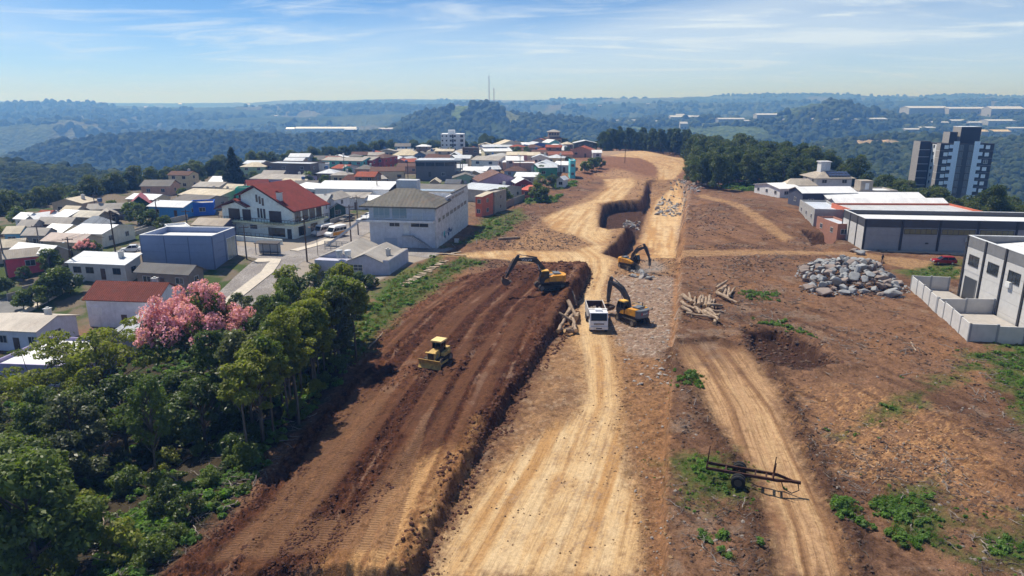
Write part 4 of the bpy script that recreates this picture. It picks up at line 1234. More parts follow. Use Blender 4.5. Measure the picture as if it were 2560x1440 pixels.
def house(label, A, B, h=3.0, ry=None, rise=1.1, ridge='x', depth=None, wall=WHITE, rc=FIBRO, rk='fibro', shape='gable', over=0.4, floors=1, wins=None, name='house', cat='house',
          win_c=(.55, .55, .55), pane=None, extras='', side=None, dirt=0.35, group=HG, dmin=5.0, dmax=15.0, doorc=(.10, .06, .045)):
    zg = 0.0
    for _ in range(4):
        a, b = P(A[0], A[1], zg + h), P(B[0], B[1], zg + h)
        mid = (a + b) / 2
        zg = gz(mid.x, mid.y + 3)
    w = (b - a).length
    rz = math.atan2(b.y - a.y, b.x - a.x)
    rz = max(-0.6, min(0.6, rz))
    if depth is None:
        if ry is None:
            depth = 8.0
        else:
            q = P((A[0] + B[0]) / 2, ry, zg + h + rise)
            run = (q.y - mid.y) * math.cos(rz)
            depth = run if shape == 'shed' else 2 * run
            depth = max(dmin, min(dmax, depth))
    w = max(2.0, w - 2 * over); d = max(2.0, depth - 2 * over)
    nrm = Vector((-math.sin(rz), math.cos(rz), 0))
    c = mid + nrm * (over + d / 2)
    o = thing(name, label, cat, (c.x, c.y, zg), rz, group)
    wm = paint(tuple(min(.82, x * 1.18 + .01) for x in wall), 0.8, grime=0.35, bump=0.15)
    wl = walls(o, w, d, h, rise if shape != 'flat' else 0, ridge, shape, wm)
    if shape == 'flat':
        m = MB()
        t_ = 0.18
        m.bb(-w / 2, w / 2, -d / 2 - 0.003, -d / 2 + t_, h, h + 0.55); m.bb(-w / 2, w / 2, d / 2 - t_, d / 2 + 0.003, h, h + 0.55)
        m.bb(-w / 2 - 0.003, -w / 2 + t_, -d / 2 + t_, d / 2 - t_, h, h + 0.55); m.bb(w / 2 - t_, w / 2 + 0.003, -d / 2 + t_, d / 2 - t_, h, h + 0.55)
        m.build('parapet', wm, o)
        rf = MB().bb(-w / 2 + t_, w / 2 - t_, -d / 2 + t_, d / 2 - t_, h + 0.02, h + 0.1).build('roof', roof_mat(rc, rk, dirt=dirt), o)
    elif ridge == 'x':
        roof(o, w, d, rise, over, rk, rc, 'x', h, shape, dirt)
    else:
        roof(o, d, w, rise, over, rk, rc, 'y', h, shape, dirt)
    r_ = random.Random(hash(label) % 1000 if False else len(label) * 31 + int(A[0]))
    fh = h / floors
    n = wins if wins is not None else max(1, int(w / 3.6))
    for fl in range(floors):
        for k in range(n):
            xx = -w / 2 + w * (k + 0.5 + r_.uniform(-.12, .12)) / n
            if fl == 0 and k == n // 2 and n > 1:
                door(o, xx, -d / 2, 0.0, 0.95, 2.1, doorc)
            else:
                window(o, xx, -d / 2, fh * fl + fh * 0.56, min(1.5, w / n * 0.5), 1.05, 0, win_c, pane)
        sd = side if side is not None else (1 if c.x < 0 else -1)
        ns = max(1, int(d / 4.5))
        for k in range(ns):
            yy = -d / 2 + d * (k + 0.5) / ns
            window(o, sd * w / 2, yy, fh * fl + fh * 0.56, 1.1, 1.0, R(90) * sd, win_c, pane)
    if 'c' in extras:
        chimney(o, w * 0.28, d * 0.12, h + rise * 0.7)
    if 't' in extras:
        tank(o, -w * 0.2, d * 0.1, h + rise + 0.55)
    if 'k' in extras:
        chimney(o, -w * 0.15, d * 0.2, h + rise * 0.6, 0.9, (.35, .33, .32), 0.55); chimney(o, w * 0.2, d * 0.2, h + rise * 0.6, 0.9, (.35, .33, .32), 0.55)
    return o

HOUSES = [
 # --- left part, by the lower street
 dict(label='light blue timber house with pale metal roof beside the bright blue house', A=(365, 516), B=(458, 519), ry=502, wall=col(60, 130, 190), rc=METAL, rk='metal'),
 dict(label='bright blue flat-topped house with white panel doors', A=(472, 514), B=(538, 511), h=3.0, shape='flat', depth=8, wall=col(28, 92, 190), rc=FIBRO, doorc=(.7, .7, .72)),
 dict(label='long grey fibro roofed house behind the bright blue house', A=(427, 500), B=(510, 505), ry=487, wall=col(150, 145, 140), rc=FIBRO_D),
 dict(label='dark green gabled cottage with red roof', A=(320, 512), B=(378, 509), h=2.6, ridge='y', depth=10, rise=2.2, wall=col(20, 62, 42), rc=col(165, 70, 66), rk='metal'),
 dict(label='cream house with pale blue metal roof left of the red-roofed green cottage', A=(312, 497), B=(384, 500), ry=485, wall=col(200, 188, 160), rc=METAL, rk='metal'),
 dict(label='broad cream-roofed house with two dark chimneys', A=(443, 487), B=(550, 491), ry=468, wall=col(190, 182, 165), rc=CREAM_R, extras='k'),
 dict(label='grey roofed house on the skyline left of the dark conifer', A=(478, 467), B=(548, 468), ry=455, wall=col(170, 165, 155), rc=FIBRO),
 dict(label='small white-roofed house at the left edge of the town terrace', A=(130, 541), B=(168, 543), ry=525, wall=col(150, 140, 120), rc=WMETAL, rk='metal'),
 dict(label='beige house with beige sheet roof below the black water tanks', A=(166, 541), B=(240, 544), ry=527, wall=col(140, 128, 108), rc=col(205, 198, 184)),
 dict(label='open brown carport with gabled grey roof', A=(256, 541), B=(296, 535), h=2.6, ridge='y', depth=7, rise=1.2, wall=col(58, 46, 38), rc=FIBRO, name='carport', cat='carport', wins=1),
 dict(label='long grey roof with a black water tank beside the leafless tree', A=(213, 524), B=(308, 521), ry=512, wall=col(130, 124, 116), rc=FIBRO, extras='t'),
 dict(label='brown brick house with grey sheet roof at the far left', A=(84, 559), B=(132, 560), ry=545, wall=col(96, 62, 52), rc=FIBRO),
 dict(label='plain house with short grey roof right of the brown brick house', A=(132, 560), B=(176, 560), ry=549, wall=col(140, 130, 120), rc=FIBRO),
 dict(label='house with grey-blue hipped roof behind the large white roof', A=(193, 562), B=(260, 562), ry=546, shape='hip', rise=1.6, wall=col(150, 150, 150), rc=col(150, 156, 164)),
 dict(label='cream cottage with bright white roof touching the large white roof', A=(102, 578), B=(156, 581), ry=561, wall=col(205, 195, 165), rc=WMETAL, rk='metal', dirt=.1),
 dict(label='white house under a large dazzling white metal roof', A=(160, 583), B=(254, 586), ry=561, wall=col(215, 208, 192), rc=WMETAL, rk='metal', dirt=.08),
 dict(label='beige house with pinkish sheet roof in front of the dazzling white roof', A=(98, 602), B=(200, 607), ry=584, wall=col(176, 164, 146), rc=col(196, 180, 170), win_c=(.10, .06, .05)),
 dict(label='grey walled house with grey roof left of the cream cottage', A=(50, 588), B=(112, 588), ry=574, wall=col(118, 118, 124), rc=FIBRO),
 dict(label='small pale blue house at the far left edge', A=(2, 584), B=(50, 583), ry=576, wall=col(110, 160, 190), rc=CREAM_R),
 dict(label='grey house with white dormer at the far left', A=(38, 566), B=(82, 566), ry=555, wall=col(150, 152, 160), rc=FIBRO),
 dict(label='low house with wide white sheet roof at the left', A=(18, 628), B=(116, 638), ry=612, wall=col(140, 130, 118), rc=WMETAL, rk='metal'),
 dict(label='house with beige roof cut by the left edge of the picture', A=(-40, 622), B=(62, 615), ry=602, wall=col(160, 150, 135), rc=CREAM_R),
 dict(label='pink-red walled house with beige fibro roof', A=(14, 664), B=(112, 646), ry=632, wall=col(196, 70, 84), rc=col(170, 160, 148)),
 dict(label='tiny white house far left on the valley edge', A=(30, 546), B=(62, 548), ry=538, wall=col(215, 215, 215), rc=WMETAL, rk='metal'),
 dict(label='white gabled house on the valley edge', A=(58, 546), B=(86, 549), h=2.8, ridge='y', depth=7, wall=col(215, 213, 205), rc=WMETAL, rk='metal'),
 dict(label='house with orange tile roof on the valley edge', A=(84, 540), B=(118, 541), ry=531, wall=col(190, 160, 140), rc=TILE_O, rk='tile'),
 dict(label='house with pale roof next to the leafless tree', A=(146, 528), B=(186, 530), ry=518, wall=col(165, 160, 150), rc=CREAM_R),
 dict(label='grey house with white metal roof at street corner above the tiled house', A=(165, 681), B=(316, 688), ry=651, shape='shed', rise=1.0, wall=col(176, 174, 172), rc=METAL, rk='metal', extras='c', dmax=14, wins=4, win_c=(.06, .05, .05), dirt=.12),
 dict(label='workshop with long dark grey corrugated roof below the blue box building', A=(335, 701), B=(474, 709), ry=678, wall=col(120, 110, 102), rc=col(112, 110, 108), wins=3),
 dict(label='small violet-grey house with white shutters in front of the white chalet', A=(476, 562), B=(558, 565), ry=546, wall=col(98, 96, 122), rc=col(176, 164, 150), win_c=(.8, .8, .8), pane=flat((.75, .75, .75)), doorc=(.7, .7, .7)),
 dict(label='white house with dark red clay tile roof at the edge of the wood', A=(203, 748), B=(392, 754), ry=705, h=4.6, rise=2.0, wall=col(205, 205, 212), rc=TILE, rk='tile', extras='c', wins=3, win_c=(.8, .8, .8), pane=flat((.78, .78, .8))),
 dict(label='white house with beige ribbed roof cut by the left edge beside the wood', A=(-60, 824), B=(90, 831), ry=787, h=3.2, wall=col(190, 192, 205), rc=col(200, 190, 178), extras='c', wins=4),
 dict(label='lilac house with flat white terrace roof behind the feathery tree', A=(-40, 921), B=(155, 928), h=3.2, shape='flat', depth=11, wall=col(150, 140, 172), rc=WMETAL, extras='', wins=5, win_c=(.8, .8, .8)),
 dict(label='open garage with white sheet roof and grey gable behind the feathery tree', A=(252, 852), B=(330, 850), h=2.8, ridge='y', depth=13, rise=1.5, wall=col(140, 146, 156), rc=WMETAL, rk='metal', name='garage', cat='garage', wins=1),
 # --- behind the chalet and the hip-roofed building
 dict(label='dark brown brick block with flat roof and blue tanks on the skyline', A=(650, 410), B=(776, 413), h=6.0, shape='flat', depth=13, wall=col(92, 82, 78), rc=METAL, rk='metal', floors=2, wins=3, extras='', cat='building', name='brick_block'),
 dict(label='white two-storey house with outdoor stair beside the dark brick block', A=(778, 413), B=(826, 412), h=5.5, shape='flat', depth=9, wall=col(170, 166, 164), rc=METAL, rk='metal', floors=2, wins=2),
 dict(label='lilac house with long grey roof behind the chalet', A=(622, 447), B=(748, 450), ry=434, wall=col(166, 156, 196), rc=FIBRO, extras='c', wins=4),
 dict(label='house with low grey roof in front of the dark brick block', A=(652, 434), B=(708, 435), ry=427, wall=col(130, 118, 110), rc=FIBRO),
 dict(label='little white house with bright red roof peeping over the chalet', A=(618, 466), B=(676, 463), ry=449, h=4.5, rise=1.6, wall=col(225, 225, 228), rc=TILE_R, rk='tile', wins=1),
 dict(label='turquoise walled shed left of the chalet roof', A=(584, 475), B=(624, 474), h=4.5, shape='flat', depth=6, wall=col(64, 168, 140), rc=FIBRO, name='shed', cat='shed', wins=1),
 dict(label='house with blotched white and black roof right of the chalet', A=(716, 512), B=(812, 512), ry=478, h=4.5, rise=1.8, wall=col(190, 192, 200), rc=col(180, 180, 180), dirt=1.0, floors=2),
 dict(label='white two-storey gabled annexe beside the blotched roof', A=(790, 498), B=(836, 500), h=5.0, ridge='y', depth=9, rise=1.4, wall=col(206, 208, 218), rc=FIBRO, floors=2, wins=1),
 dict(label='white house with grey fibro roof on the side street', A=(830, 494), B=(912, 496), ry=478, wall=col(200, 200, 206), rc=FIBRO, h=3.4),
 dict(label='dark green lean-to house with gabled grey roof on the side street', A=(824, 522), B=(868, 518), h=2.7, ridge='y', depth=8, rise=1.2, wall=col(24, 58, 44), rc=FIBRO, wins=1),
 dict(label='low white sheet-roofed store beside the long white shed', A=(732, 468), B=(792, 474), ry=457, h=3.4, wall=col(200, 200, 200), rc=WMETAL, rk='metal', name='store', cat='building'),
 dict(label='white sheet roof under the hip-roofed building on the side street', A=(908, 500), B=(968, 502), ry=492, h=2.8, wall=col(190, 190, 190), rc=WMETAL, rk='metal', name='shed', cat='shed'),
 dict(label='grey house with teal gable end on the second row', A=(802, 401), B=(906, 403), ry=391, h=5, wall=col(90, 170, 165), rc=FIBRO, floors=2),
 dict(label='red walled house with pale roof beside the teal gable', A=(892, 400), B=(930, 401), ry=389, h=5, wall=col(150, 52, 48), rc=FIBRO, floors=2, wins=1),
 dict(label='orange-red house with brown hipped roof', A=(922, 395), B=(960, 396), ry=382, h=5.5, shape='hip', rise=1.5, wall=col(168, 58, 44), rc=TILE_B, rk='tile', floors=2, wins=2),
 dict(label='small turquoise house with grey roof below the teal gable', A=(854, 422), B=(884, 421), h=3, ridge='y', depth=8, wall=col(96, 190, 190), rc=FIBRO, wins=1),
 dict(label='white cottage with faded orange roof left of the turquoise house', A=(824, 421), B=(858, 422), ry=409, wall=col(200, 196, 200), rc=TILE_O, rk='tile', wins=1),
 dict(label='cream twin-gabled house with white roof', A=(957, 397), B=(994, 398), h=3.5, ridge='y', depth=9, wall=col(214, 208, 170), rc=WMETAL, rk='metal', wins=1),
 dict(label='cream house with white roof right of the twin gables', A=(994, 398), B=(1022, 399), h=3.3, ridge='y', depth=9, wall=col(205, 202, 190), rc=METAL, rk='metal', wins=1),
 dict(label='beige house with brown tile roof and two dark windows', A=(923, 429), B=(1012, 428), ry=414, h=4.4, wall=col(196, 178, 150), rc=TILE_B, rk='tile', wins=3, win_c=(.06, .03, .02)),
 dict(label='low brown hipped roof behind the long white shed', A=(852, 450), B=(920, 449), ry=437, shape='hip', rise=1.7, wall=col(150, 136, 124), rc=col(140, 92, 74), rk='tile'),
 dict(label='low grey gabled roof behind the long white shed', A=(905, 451), B=(970, 447), ry=437, wall=col(150, 146, 140), rc=FIBRO),
 dict(label='red-brown tile roof with white gable edges in the third row', A=(1054, 402), B=(1118, 403), ry=381, h=5, rise=2.2, wall=col(190, 186, 180), rc=TILE_B, rk='tile', wins=2, floors=2),
 dict(label='low salmon tile roof in front of the cream hip roof', A=(1016, 406), B=(1056, 404), ry=395, wall=col(180, 160, 145), rc=TILE_O, rk='tile', wins=1),
 dict(label='large cream hipped roof on the skyline', A=(978, 388), B=(1048, 388), ry=374, h=4, shape='hip', rise=2.6, wall=col(120, 126, 146), rc=col(214, 200, 172), rk='fibro'),
 dict(label='dark grey gabled house with white roof below the white apartments', A=(1115, 393), B=(1156, 393), h=4.5, ridge='y', depth=12, rise=2.2, wall=col(70, 66, 64), rc=WMETAL, rk='metal', wins=1),
 dict(label='brown two-storey house with striped awning', A=(1154, 372), B=(1198, 372), h=6.5, shape='flat', depth=10, wall=col(104, 86, 74), rc=METAL, rk='metal', floors=2, wins=2),
 dict(label='white two-storey house with wide grey roof and dark windows', A=(1176, 400), B=(1246, 402), ry=386, h=5, rise=1.4, wall=col(222, 222, 226), rc=FIBRO, floors=2, wins=2, win_c=(.05, .04, .04)),
 dict(label='house with broad light grey hipped roof behind the white two-storey house', A=(1204, 392), B=(1264, 396), ry=380, h=4.5, shape='hip', rise=1.7, wall=col(180, 178, 176), rc=col(176, 174, 172)),
 dict(label='bluish house with white metal roof on the skyline', A=(1208, 368), B=(1286, 367), ry=361, h=4, wall=col(150, 165, 190), rc=METAL, rk='metal', wins=4),
 dict(label='long cream house with pale roof on the skyline', A=(1211, 379), B=(1282, 378), ry=371, h=4, wall=col(205, 198, 170), rc=WMETAL, rk='metal', wins=4),
 dict(label='beige house with big plain gable on the skyline', A=(1248, 362), B=(1306, 361), h=5, ridge='y', depth=14, rise=2.6, wall=col(200, 186, 166), rc=CREAM_R, wins=2),
 dict(label='light turquoise house left of the royal blue house', A=(1302, 362), B=(1330, 362), h=5, ry=353, wall=col(130, 190, 205), rc=WMETAL, rk='metal', wins=1),
 dict(label='royal blue two-storey gabled house', A=(1326, 363), B=(1372, 362), h=6, ridge='y', depth=12, rise=1.6, wall=col(70, 92, 160), rc=METAL, rk='metal', floors=2, wins=2),
 dict(label='teal house with white gables right of the royal blue house', A=(1373, 357), B=(1402, 356), h=6, ridge='y', depth=9, rise=1.8, wall=col(110, 185, 190), rc=WMETAL, rk='metal', floors=2, wins=1),
 dict(label='dark green house with white roof edge near the crest trees', A=(1434, 358), B=(1494, 358), h=6, ridge='y', depth=11, rise=1.6, wall=col(60, 66, 60), rc=METAL, rk='metal', floors=2, wins=2),
 dict(label='salmon house with plain gable near the crest trees', A=(1422, 376), B=(1482, 377), h=3.6, ridge='y', depth=12, rise=2.0, wall=col(186, 140, 118), rc=TILE_O, rk='tile', wins=2),
 dict(label='house with weathered orange tile roof left of the salmon house', A=(1370, 387), B=(1434, 387), ry=375, wall=col(190, 160, 140), rc=col(160, 98, 74), rk='tile', wins=2),
 dict(label='white house with broad pale gable in the fourth row', A=(1322, 400), B=(1388, 401), h=4, ridge='y', depth=14, rise=2.0, wall=col(206, 204, 202), rc=METAL, rk='metal', wins=2),
 dict(label='low white-roofed house beside the tall turquoise wall', A=(1381, 401), B=(1424, 402), ry=389, wall=col(200, 200, 198), rc=WMETAL, rk='metal', wins=2),
 dict(label='narrow tall turquoise house near the tracks', A=(1424, 392), B=(1442, 392), h=7, shape='flat', depth=10, wall=col(96, 190, 196), rc=METAL, rk='metal', floors=2, wins=1),
 dict(label='building with pinkish brick front panel', A=(1280, 405), B=(1340, 405), h=5, shape='flat', depth=12, wall=col(190, 150, 134), rc=WMETAL, rk='metal', wins=2, name='building', cat='building'),
 dict(label='house with thin red roof behind the green house', A=(1340, 410), B=(1384, 410), ry=404, wall=col(190, 170, 165), rc=col(176, 70, 66), rk='metal', wins=1),
 dict(label='green walled house with white metal roof near the earthworks', A=(1346, 420), B=(1396, 419), ry=409, h=4.5, wall=col(60, 128, 100), rc=METAL, rk='metal', wins=2),
 dict(label='house with long white roof behind the palm', A=(1284, 442), B=(1342, 443), ry=431, wall=col(160, 150, 140), rc=WMETAL, rk='metal', wins=2),
 dict(label='dark red gabled house with white roof beside the palm', A=(1288, 458), B=(1334, 457), h=3, ridge='y', depth=10, rise=1.4, wall=col(120, 46, 38), rc=WMETAL, rk='metal', wins=1),
 dict(label='small lean-to with orange roof beside the palm', A=(1300, 474), B=(1338, 478), h=2.5, shape='shed', rise=0.9, depth=6, wall=col(160, 100, 80), rc=col(206, 96, 62), rk='metal', wins=1, name='lean_to', cat='shed'),
 dict(label='lilac house with broad gable and brown tile roof', A=(1196, 454), B=(1304, 451), h=3, ridge='y', depth=14, rise=3.0, wall=col(170, 150, 172), rc=col(136, 104, 92), rk='tile', wins=3),
 dict(label='house with pale blue-white sheet roof right of the hip-roofed building', A=(1150, 470), B=(1236, 480), ry=456, h=4, wall=col(176, 170, 160), rc=METAL, rk='metal', extras='c', wins=3),
 dict(label='bare rendered house with grey walls beside the grass strip', A=(1202, 484), B=(1238, 486), h=5.5, shape='flat', depth=9, wall=col(150, 140, 128), rc=FIBRO, floors=2, wins=1),
 dict(label='narrow orange walled house beside the grass strip', A=(1188, 492), B=(1203, 493), h=5.5, shape='shed', rise=.6, depth=7, over=.2, wall=col(190, 100, 76), rc=CREAM_R, floors=2, wins=1),
 dict(label='house with white sheet roof above the violet gable', A=(1152, 427), B=(1216, 428), ry=414, wall=col(180, 176, 168), rc=WMETAL, rk='metal', wins=3),
 dict(label='dark walled house with small white roof above the violet gable', A=(1214, 424), B=(1254, 423), ry=415, wall=col(90, 84, 78), rc=METAL, rk='metal', wins=2),
 dict(label='little beige shack with white roof above the violet gable', A=(1171, 432), B=(1201, 433), h=2.6, ridge='y', depth=6, rise=.9, wall=col(170, 152, 128), rc=WMETAL, rk='metal', wins=1),
 dict(label='small white shed alone on the grass near the tracks', A=(1388, 449), B=(1410, 450), h=3, ridge='y', depth=6, rise=1.0, wall=col(200, 204, 204), rc=METAL, rk='metal', wins=1, name='shed', cat='shed'),
 dict(label='pink house with pale roof in the fourth row', A=(1266, 388), B=(1320, 388), ry=379, wall=col(196, 150, 148), rc=CREAM_R, wins=2),
 dict(label='house with pale roof right of the pink house', A=(1318, 389), B=(1352, 389), ry=380, wall=col(180, 170, 160), rc=CREAM_R, wins=1),
 dict(label='beige house with grey roof left of the pink house', A=(1254, 399), B=(1290, 398), ry=388, wall=col(196, 184, 162), rc=FIBRO, wins=1),
 dict(label='small white house by the crest trees', A=(1480, 381), B=(1506, 381), ry=376, wall=col(205, 205, 205), rc=WMETAL, rk='metal', wins=1),
 dict(label='dark house with blue-grey roof left of the red-brown tile roof', A=(1034, 387), B=(1066, 387), h=5, ridge='y', depth=9, rise=1.4, wall=col(80, 100, 126), rc=FIBRO_D, floors=2, wins=1),
 dict(label='grey house with dark roof at the foot of the modern grey building', A=(1110, 458), B=(1150, 459), ry=449, wall=col(110, 106, 104), rc=col(96, 100, 108), wins=1),
 dict(label='small house with pale gable left of the modern grey building', A=(1072, 456), B=(1100, 456), h=3, ridge='y', depth=7, wall=col(150, 138, 126), rc=CREAM_R, wins=1),
 dict(label='house with pale roof between the dark conifer and the street', A=(556, 470), B=(600, 472), ry=461, wall=col(190, 185, 178), rc=CREAM_R, wins=1),
 dict(label='low white building on the street behind the violet-grey house', A=(420, 577), B=(480, 570), h=2.6, shape='flat', depth=7, wall=col(214, 214, 214), rc=WMETAL, name='building', cat='building', wins=1),
 dict(label='long pale roofed row house below the skyline brick block', A=(700, 455), B=(760, 458), ry=447, wall=col(180, 174, 170), rc=CREAM_R, wins=2),
]
for hs in HOUSES:
    house(**hs)

# ---------------------------------------------------------------- buildings with a look of their own
def frame_of(A, B, h=0.0, zg=None):
    """corner points at height h, width, rotation, ground level"""
    z0 = 0.0
    for _ in range(4):
        a, b = P(A[0], A[1], z0 + h), P(B[0], B[1], z0 + h)
        m = (a + b) / 2
        z0 = gz(m.x, m.y) if zg is None else zg
    return a, b, (b - a).length, math.atan2(b.y - a.y, b.x - a.x), z0
def at_front(a, b, rz, zg, d, label, name, cat, group=None):
    """thing whose origin is the middle of the front edge, y running back"""
    m = (a + b) / 2
    return thing(name, label, cat, (m.x, m.y, zg), rz, group)

# --- chalet with the red roof
a, b, w, rz, zg = frame_of((566, 585), (736, 598))
rz = R(-21); w = 20.5
o = thing('chalet', 'large white chalet with steep red tile roof and dark balcony doors', 'house', (b.x - math.cos(rz) * w / 2, b.y - math.sin(rz) * w / 2, zg), rz)
wm = paint(col(214, 226, 226), 0.75, grime=0.25)
D = 11.5
m = MB()
prof = [(-w / 2, -2), (w / 2, -2), (w / 2, 7.2), (1.0, 11.9), (-4.2, 9.6), (-4.2, 8.3), (-w / 2, 6.6)]
m.prism(prof, 'y', 0.0, D)
m.build('wall', wm, o)
def slope_slab(parent, p0, p1, y0, y1, th, mat, name='roof'):
    m = MB().prism([p0, p1, (p1[0], p1[1] + th), (p0[0], p0[1] + th)], 'y', y0, y1)
    return m.build(name, mat, parent)
red = roof_mat(TILE_R, 'tile', dirt=.3)
dk = flat(col(58, 34, 30), 0.7)
r1 = slope_slab(o, (0.7, 12.05), (w / 2 + 1.6, 6.5), -1.3, D + 0.8, 0.2, red)
slope_slab(o, (-5.0, 9.45), (0.72, 12.04), -1.3, D + 0.8, 0.2, red)
slope_slab(o, (-w / 2 - 1.3, 6.1), (-5.6, 8.5), -1.1, D + 0.4, 0.2, red)
slope_slab(o, (-5.58, 8.52), (-1.6, 6.9), -1.1, -0.02, 0.2, red)
for p0, p1 in (((0.7, 11.85), (w / 2 + 1.6, 6.3)), ((-w / 2 - 1.3, 5.9), (-5.6, 8.3)), ((-5.58, 8.32), (-1.6, 6.7)), ((-5.0, 9.25), (0.72, 11.84))):
    slope_slab(o, p0, p1, -1.34, -1.22, 0.22, dk, 'fascia')
for k in range(6):
    xx = 2.0 + k * 1.75; zz_ = 12.05 - (xx - 0.7) * 0.505
    MB().bb(xx - .12, xx + .12, -1.2, 0.2, zz_ - .28, zz_ - .04).build('rafter_end', dk, o)
sl = MB().bb(-w / 2, w / 2 + 1.4, -1.5, 0.0, 3.35, 3.65).bb(w / 2 - 0.003, w / 2 + 1.5, 0, D, 3.35, 3.65)
bal = sl.build('balcony', paint(col(200, 205, 170), 0.7), o)
rl = MB()
for k in range(26):
    xx = -w / 2 + 0.2 + k * (w + 1.2) / 26
    rl.bb(xx - .03, xx + .03, -1.48, -1.42, 3.65, 4.5)
rl.bb(-w / 2, w / 2 + 1.4, -1.48, -1.42, 4.45, 4.55)
for k in range(14):
    yy = -1.2 + k * (D + 1) / 14
    rl.bb(w / 2 + 1.38, w / 2 + 1.44, yy, yy + .06, 3.65, 4.5)
rl.bb(w / 2 + 1.38, w / 2 + 1.44, -1.4, D, 4.45, 4.55)
rl.build('railing', dk, bal)
dark_pane = flat(col(40, 24, 22), 0.4)
for xx, ww in ((-6.6, 3.2), (-2.9, 2.3), (5.4, 3.3)):
    window(o, xx, 0, 4.95, ww, 2.5, 0, (.05, .03, .025), dark_pane, 'balcony_door', 2)
for k in range(3):
    window(o, 0.45 + k * .85, 0, 9.0 - k * .38, .42, 1.6, 0, (.05, .03, .025), glass_mat(), 'slit_window', 0)
    window(o, 0.6 + k * .85, 0, 5.6 - k * 0.06, .42, 2.1, 0, (.05, .03, .025), glass_mat(), 'slit_window', 0)
window(o, 5.4, 0, 1.35, 4.6, 1.9, 0, (.05, .03, .025), glass_mat(), 'shop_window', 3)
window(o, -1.2, 0, 2.2, 1.9, .8, 0, (.05, .03, .025), glass_mat(), 'window', 1)
for yy in (1.8, 4.6, 7.2, 9.8):
    window(o, w / 2, yy, 5.0, 1.9, 2.3, R(90), (.05, .03, .025), glass_mat(), 'balcony_door', 1)
for yy in (3.0, 7.6):
    window(o, w / 2, yy, 1.5, 2.4, 2.0, R(90), (.05, .03, .025), glass_mat(), 'shop_window', 1)
door(o, w / 2 - 1.2, 0, 0, 1.2, 2.3, (.03, .03, .03))
# lettering under the balcony
lt = lettering('ALFAIATARIA MARIA DE SOUZA', 0.42, (.02, .02, .02), 'shop_lettering', o)
lt.location = (3.0, -1.515, 3.37); lt.rotation_euler = (R(90), 0, 0)
stt = MB()
for k in range(14):
    stt.bb(-w / 2 + .2 + k * .33, -w / 2 + .55 + k * .33, -1.4, -0.3, 0.0 + k * .25, .25 + k * .25)
stt.build('stair', paint(col(190, 200, 196), .8), o)
ch = chimney(o, 7.2, -0.2, 8.6, 2.0, (.55, .57, .57), 1.0)
MB().prism([(-.75, 2.12), (.75, 2.12), (0, 2.65)], 'y', -.7, .7).build('chimney_cap', red, ch)
tw = thing('terrace_wall', 'low white retaining wall with railing in front of the chalet', 'wall', o.location, rz)
MB().bb(-w / 2 + 3, w / 2 + 1.5, -6.2, -5.9, -1.5, 1.15).build('wall', wm, tw)
rr_ = MB()
for k in range(12):
    rr_.bb(-4 + k * 1.2, -3.94 + k * 1.2, -6.08, -6.02, 1.15, 2.05)
rr_.bb(-4, 9.3, -6.08, -6.02, 2.0, 2.08).build('railing', flat((.05, .05, .05), .5), tw)

# --- white building with hipped roof and long side wall
a, b, w, rz, zg = frame_of((905, 602), (1093, 622))
rz = R(-9); w = 17.5
ob = Vector((b.x, b.y))
o = thing('hip_roofed_building', 'white and grey building with dark hipped roof, balcony and long windowed side wall', 'building', (b.x - math.cos(rz) * w / 2, b.y - math.sin(rz) * w / 2, zg + 2.3), rz)
gm = paint(col(206, 210, 220), 0.8, grime=0.4, var=0.12, bump=.2); gm2 = paint(col(212, 212, 214), 0.8, grime=.7, var=.25, bump=.2)
D = 31.0
m = MB().bb(-w / 2 + 2.5, w / 2 - 0.3, 0.0, 14.0, -5, 7.0)
m.build('wall', gm, o)
m = MB().bb(w / 2 - 0.3, w / 2, -0.4, D, -5, 6.2).bb(w / 2 - .302, w / 2 + .003, 9, D, 6.2, 7.7).bb(w / 2 - 14, w / 2 - .3, 14.0, D, -5, 8.0)
m.build('side_wall', gm2, o)
MB().bb(w / 2 - 14.2, w / 2 + .2, 14.4, D - .2, 8.0, 8.12).build('roof', roof_mat(FIBRO_D, 'fibro'), o).name = 'flat_roof'
rk = MB()
for k in range(13):
    rk.bb(w / 2 - 13.2 + k, w / 2 - 12.2 + k - .05, 15.5, 19.0, 8.15, 8.22)
rk.build('solar_panel', flat(col(160, 170, 180), .25), o)
slab = MB().bb(-w / 2 + 1.2, w / 2 - 0.3, -1.9, 0.0, 3.5, 3.95).bb(-w / 2 + .2, -w / 2 + 2.5, -1.9, 6, 3.5, 3.95).build('balcony', paint(col(216, 218, 222), .7, grime=.3), o)
rl = MB()
for k in range(13):
    rl.bb(-w / 2 + 1.3 + k * 1.22, -w / 2 + 1.36 + k * 1.22, -1.85, -1.79, 3.95, 4.95)
for z in (4.2, 4.45, 4.7, 4.92):
    rl.bb(-w / 2 + 1.3, w / 2 - .35, -1.84, -1.8, z, z + .05)
rl.build('railing', flat(col(190, 195, 200), .3, .5), slab)
rf = roof(o, 15.2, 11.0, 2.7, 1.0, 'fibro', col(112, 108, 100), 'x', 7.0, 'hip', .9, .3, 0.35)
rf.location = (0.6, 5.2, 7.0)
MB().bb(-2.6, 2.2, 8.2, 11.0, 6.9, 11.4).build('water_tower', paint(col(186, 190, 198), .8, grime=.3), o)
gl = flat(col(150, 170, 178), .12)
window(o, -3.4, 0, 5.35, 3.6, 2.4, 0, (.7, .7, .7), gl, 'glass_door', 2); window(o, 0.6, 0, 5.35, 3.2, 2.4, 0, (.7, .7, .7), gl, 'glass_door', 1)
window(o, 4.6, 0, 5.2, 2.1, 2.5, 0, (.8, .8, .82), flat(col(205, 208, 214)), 'shutter', 0)
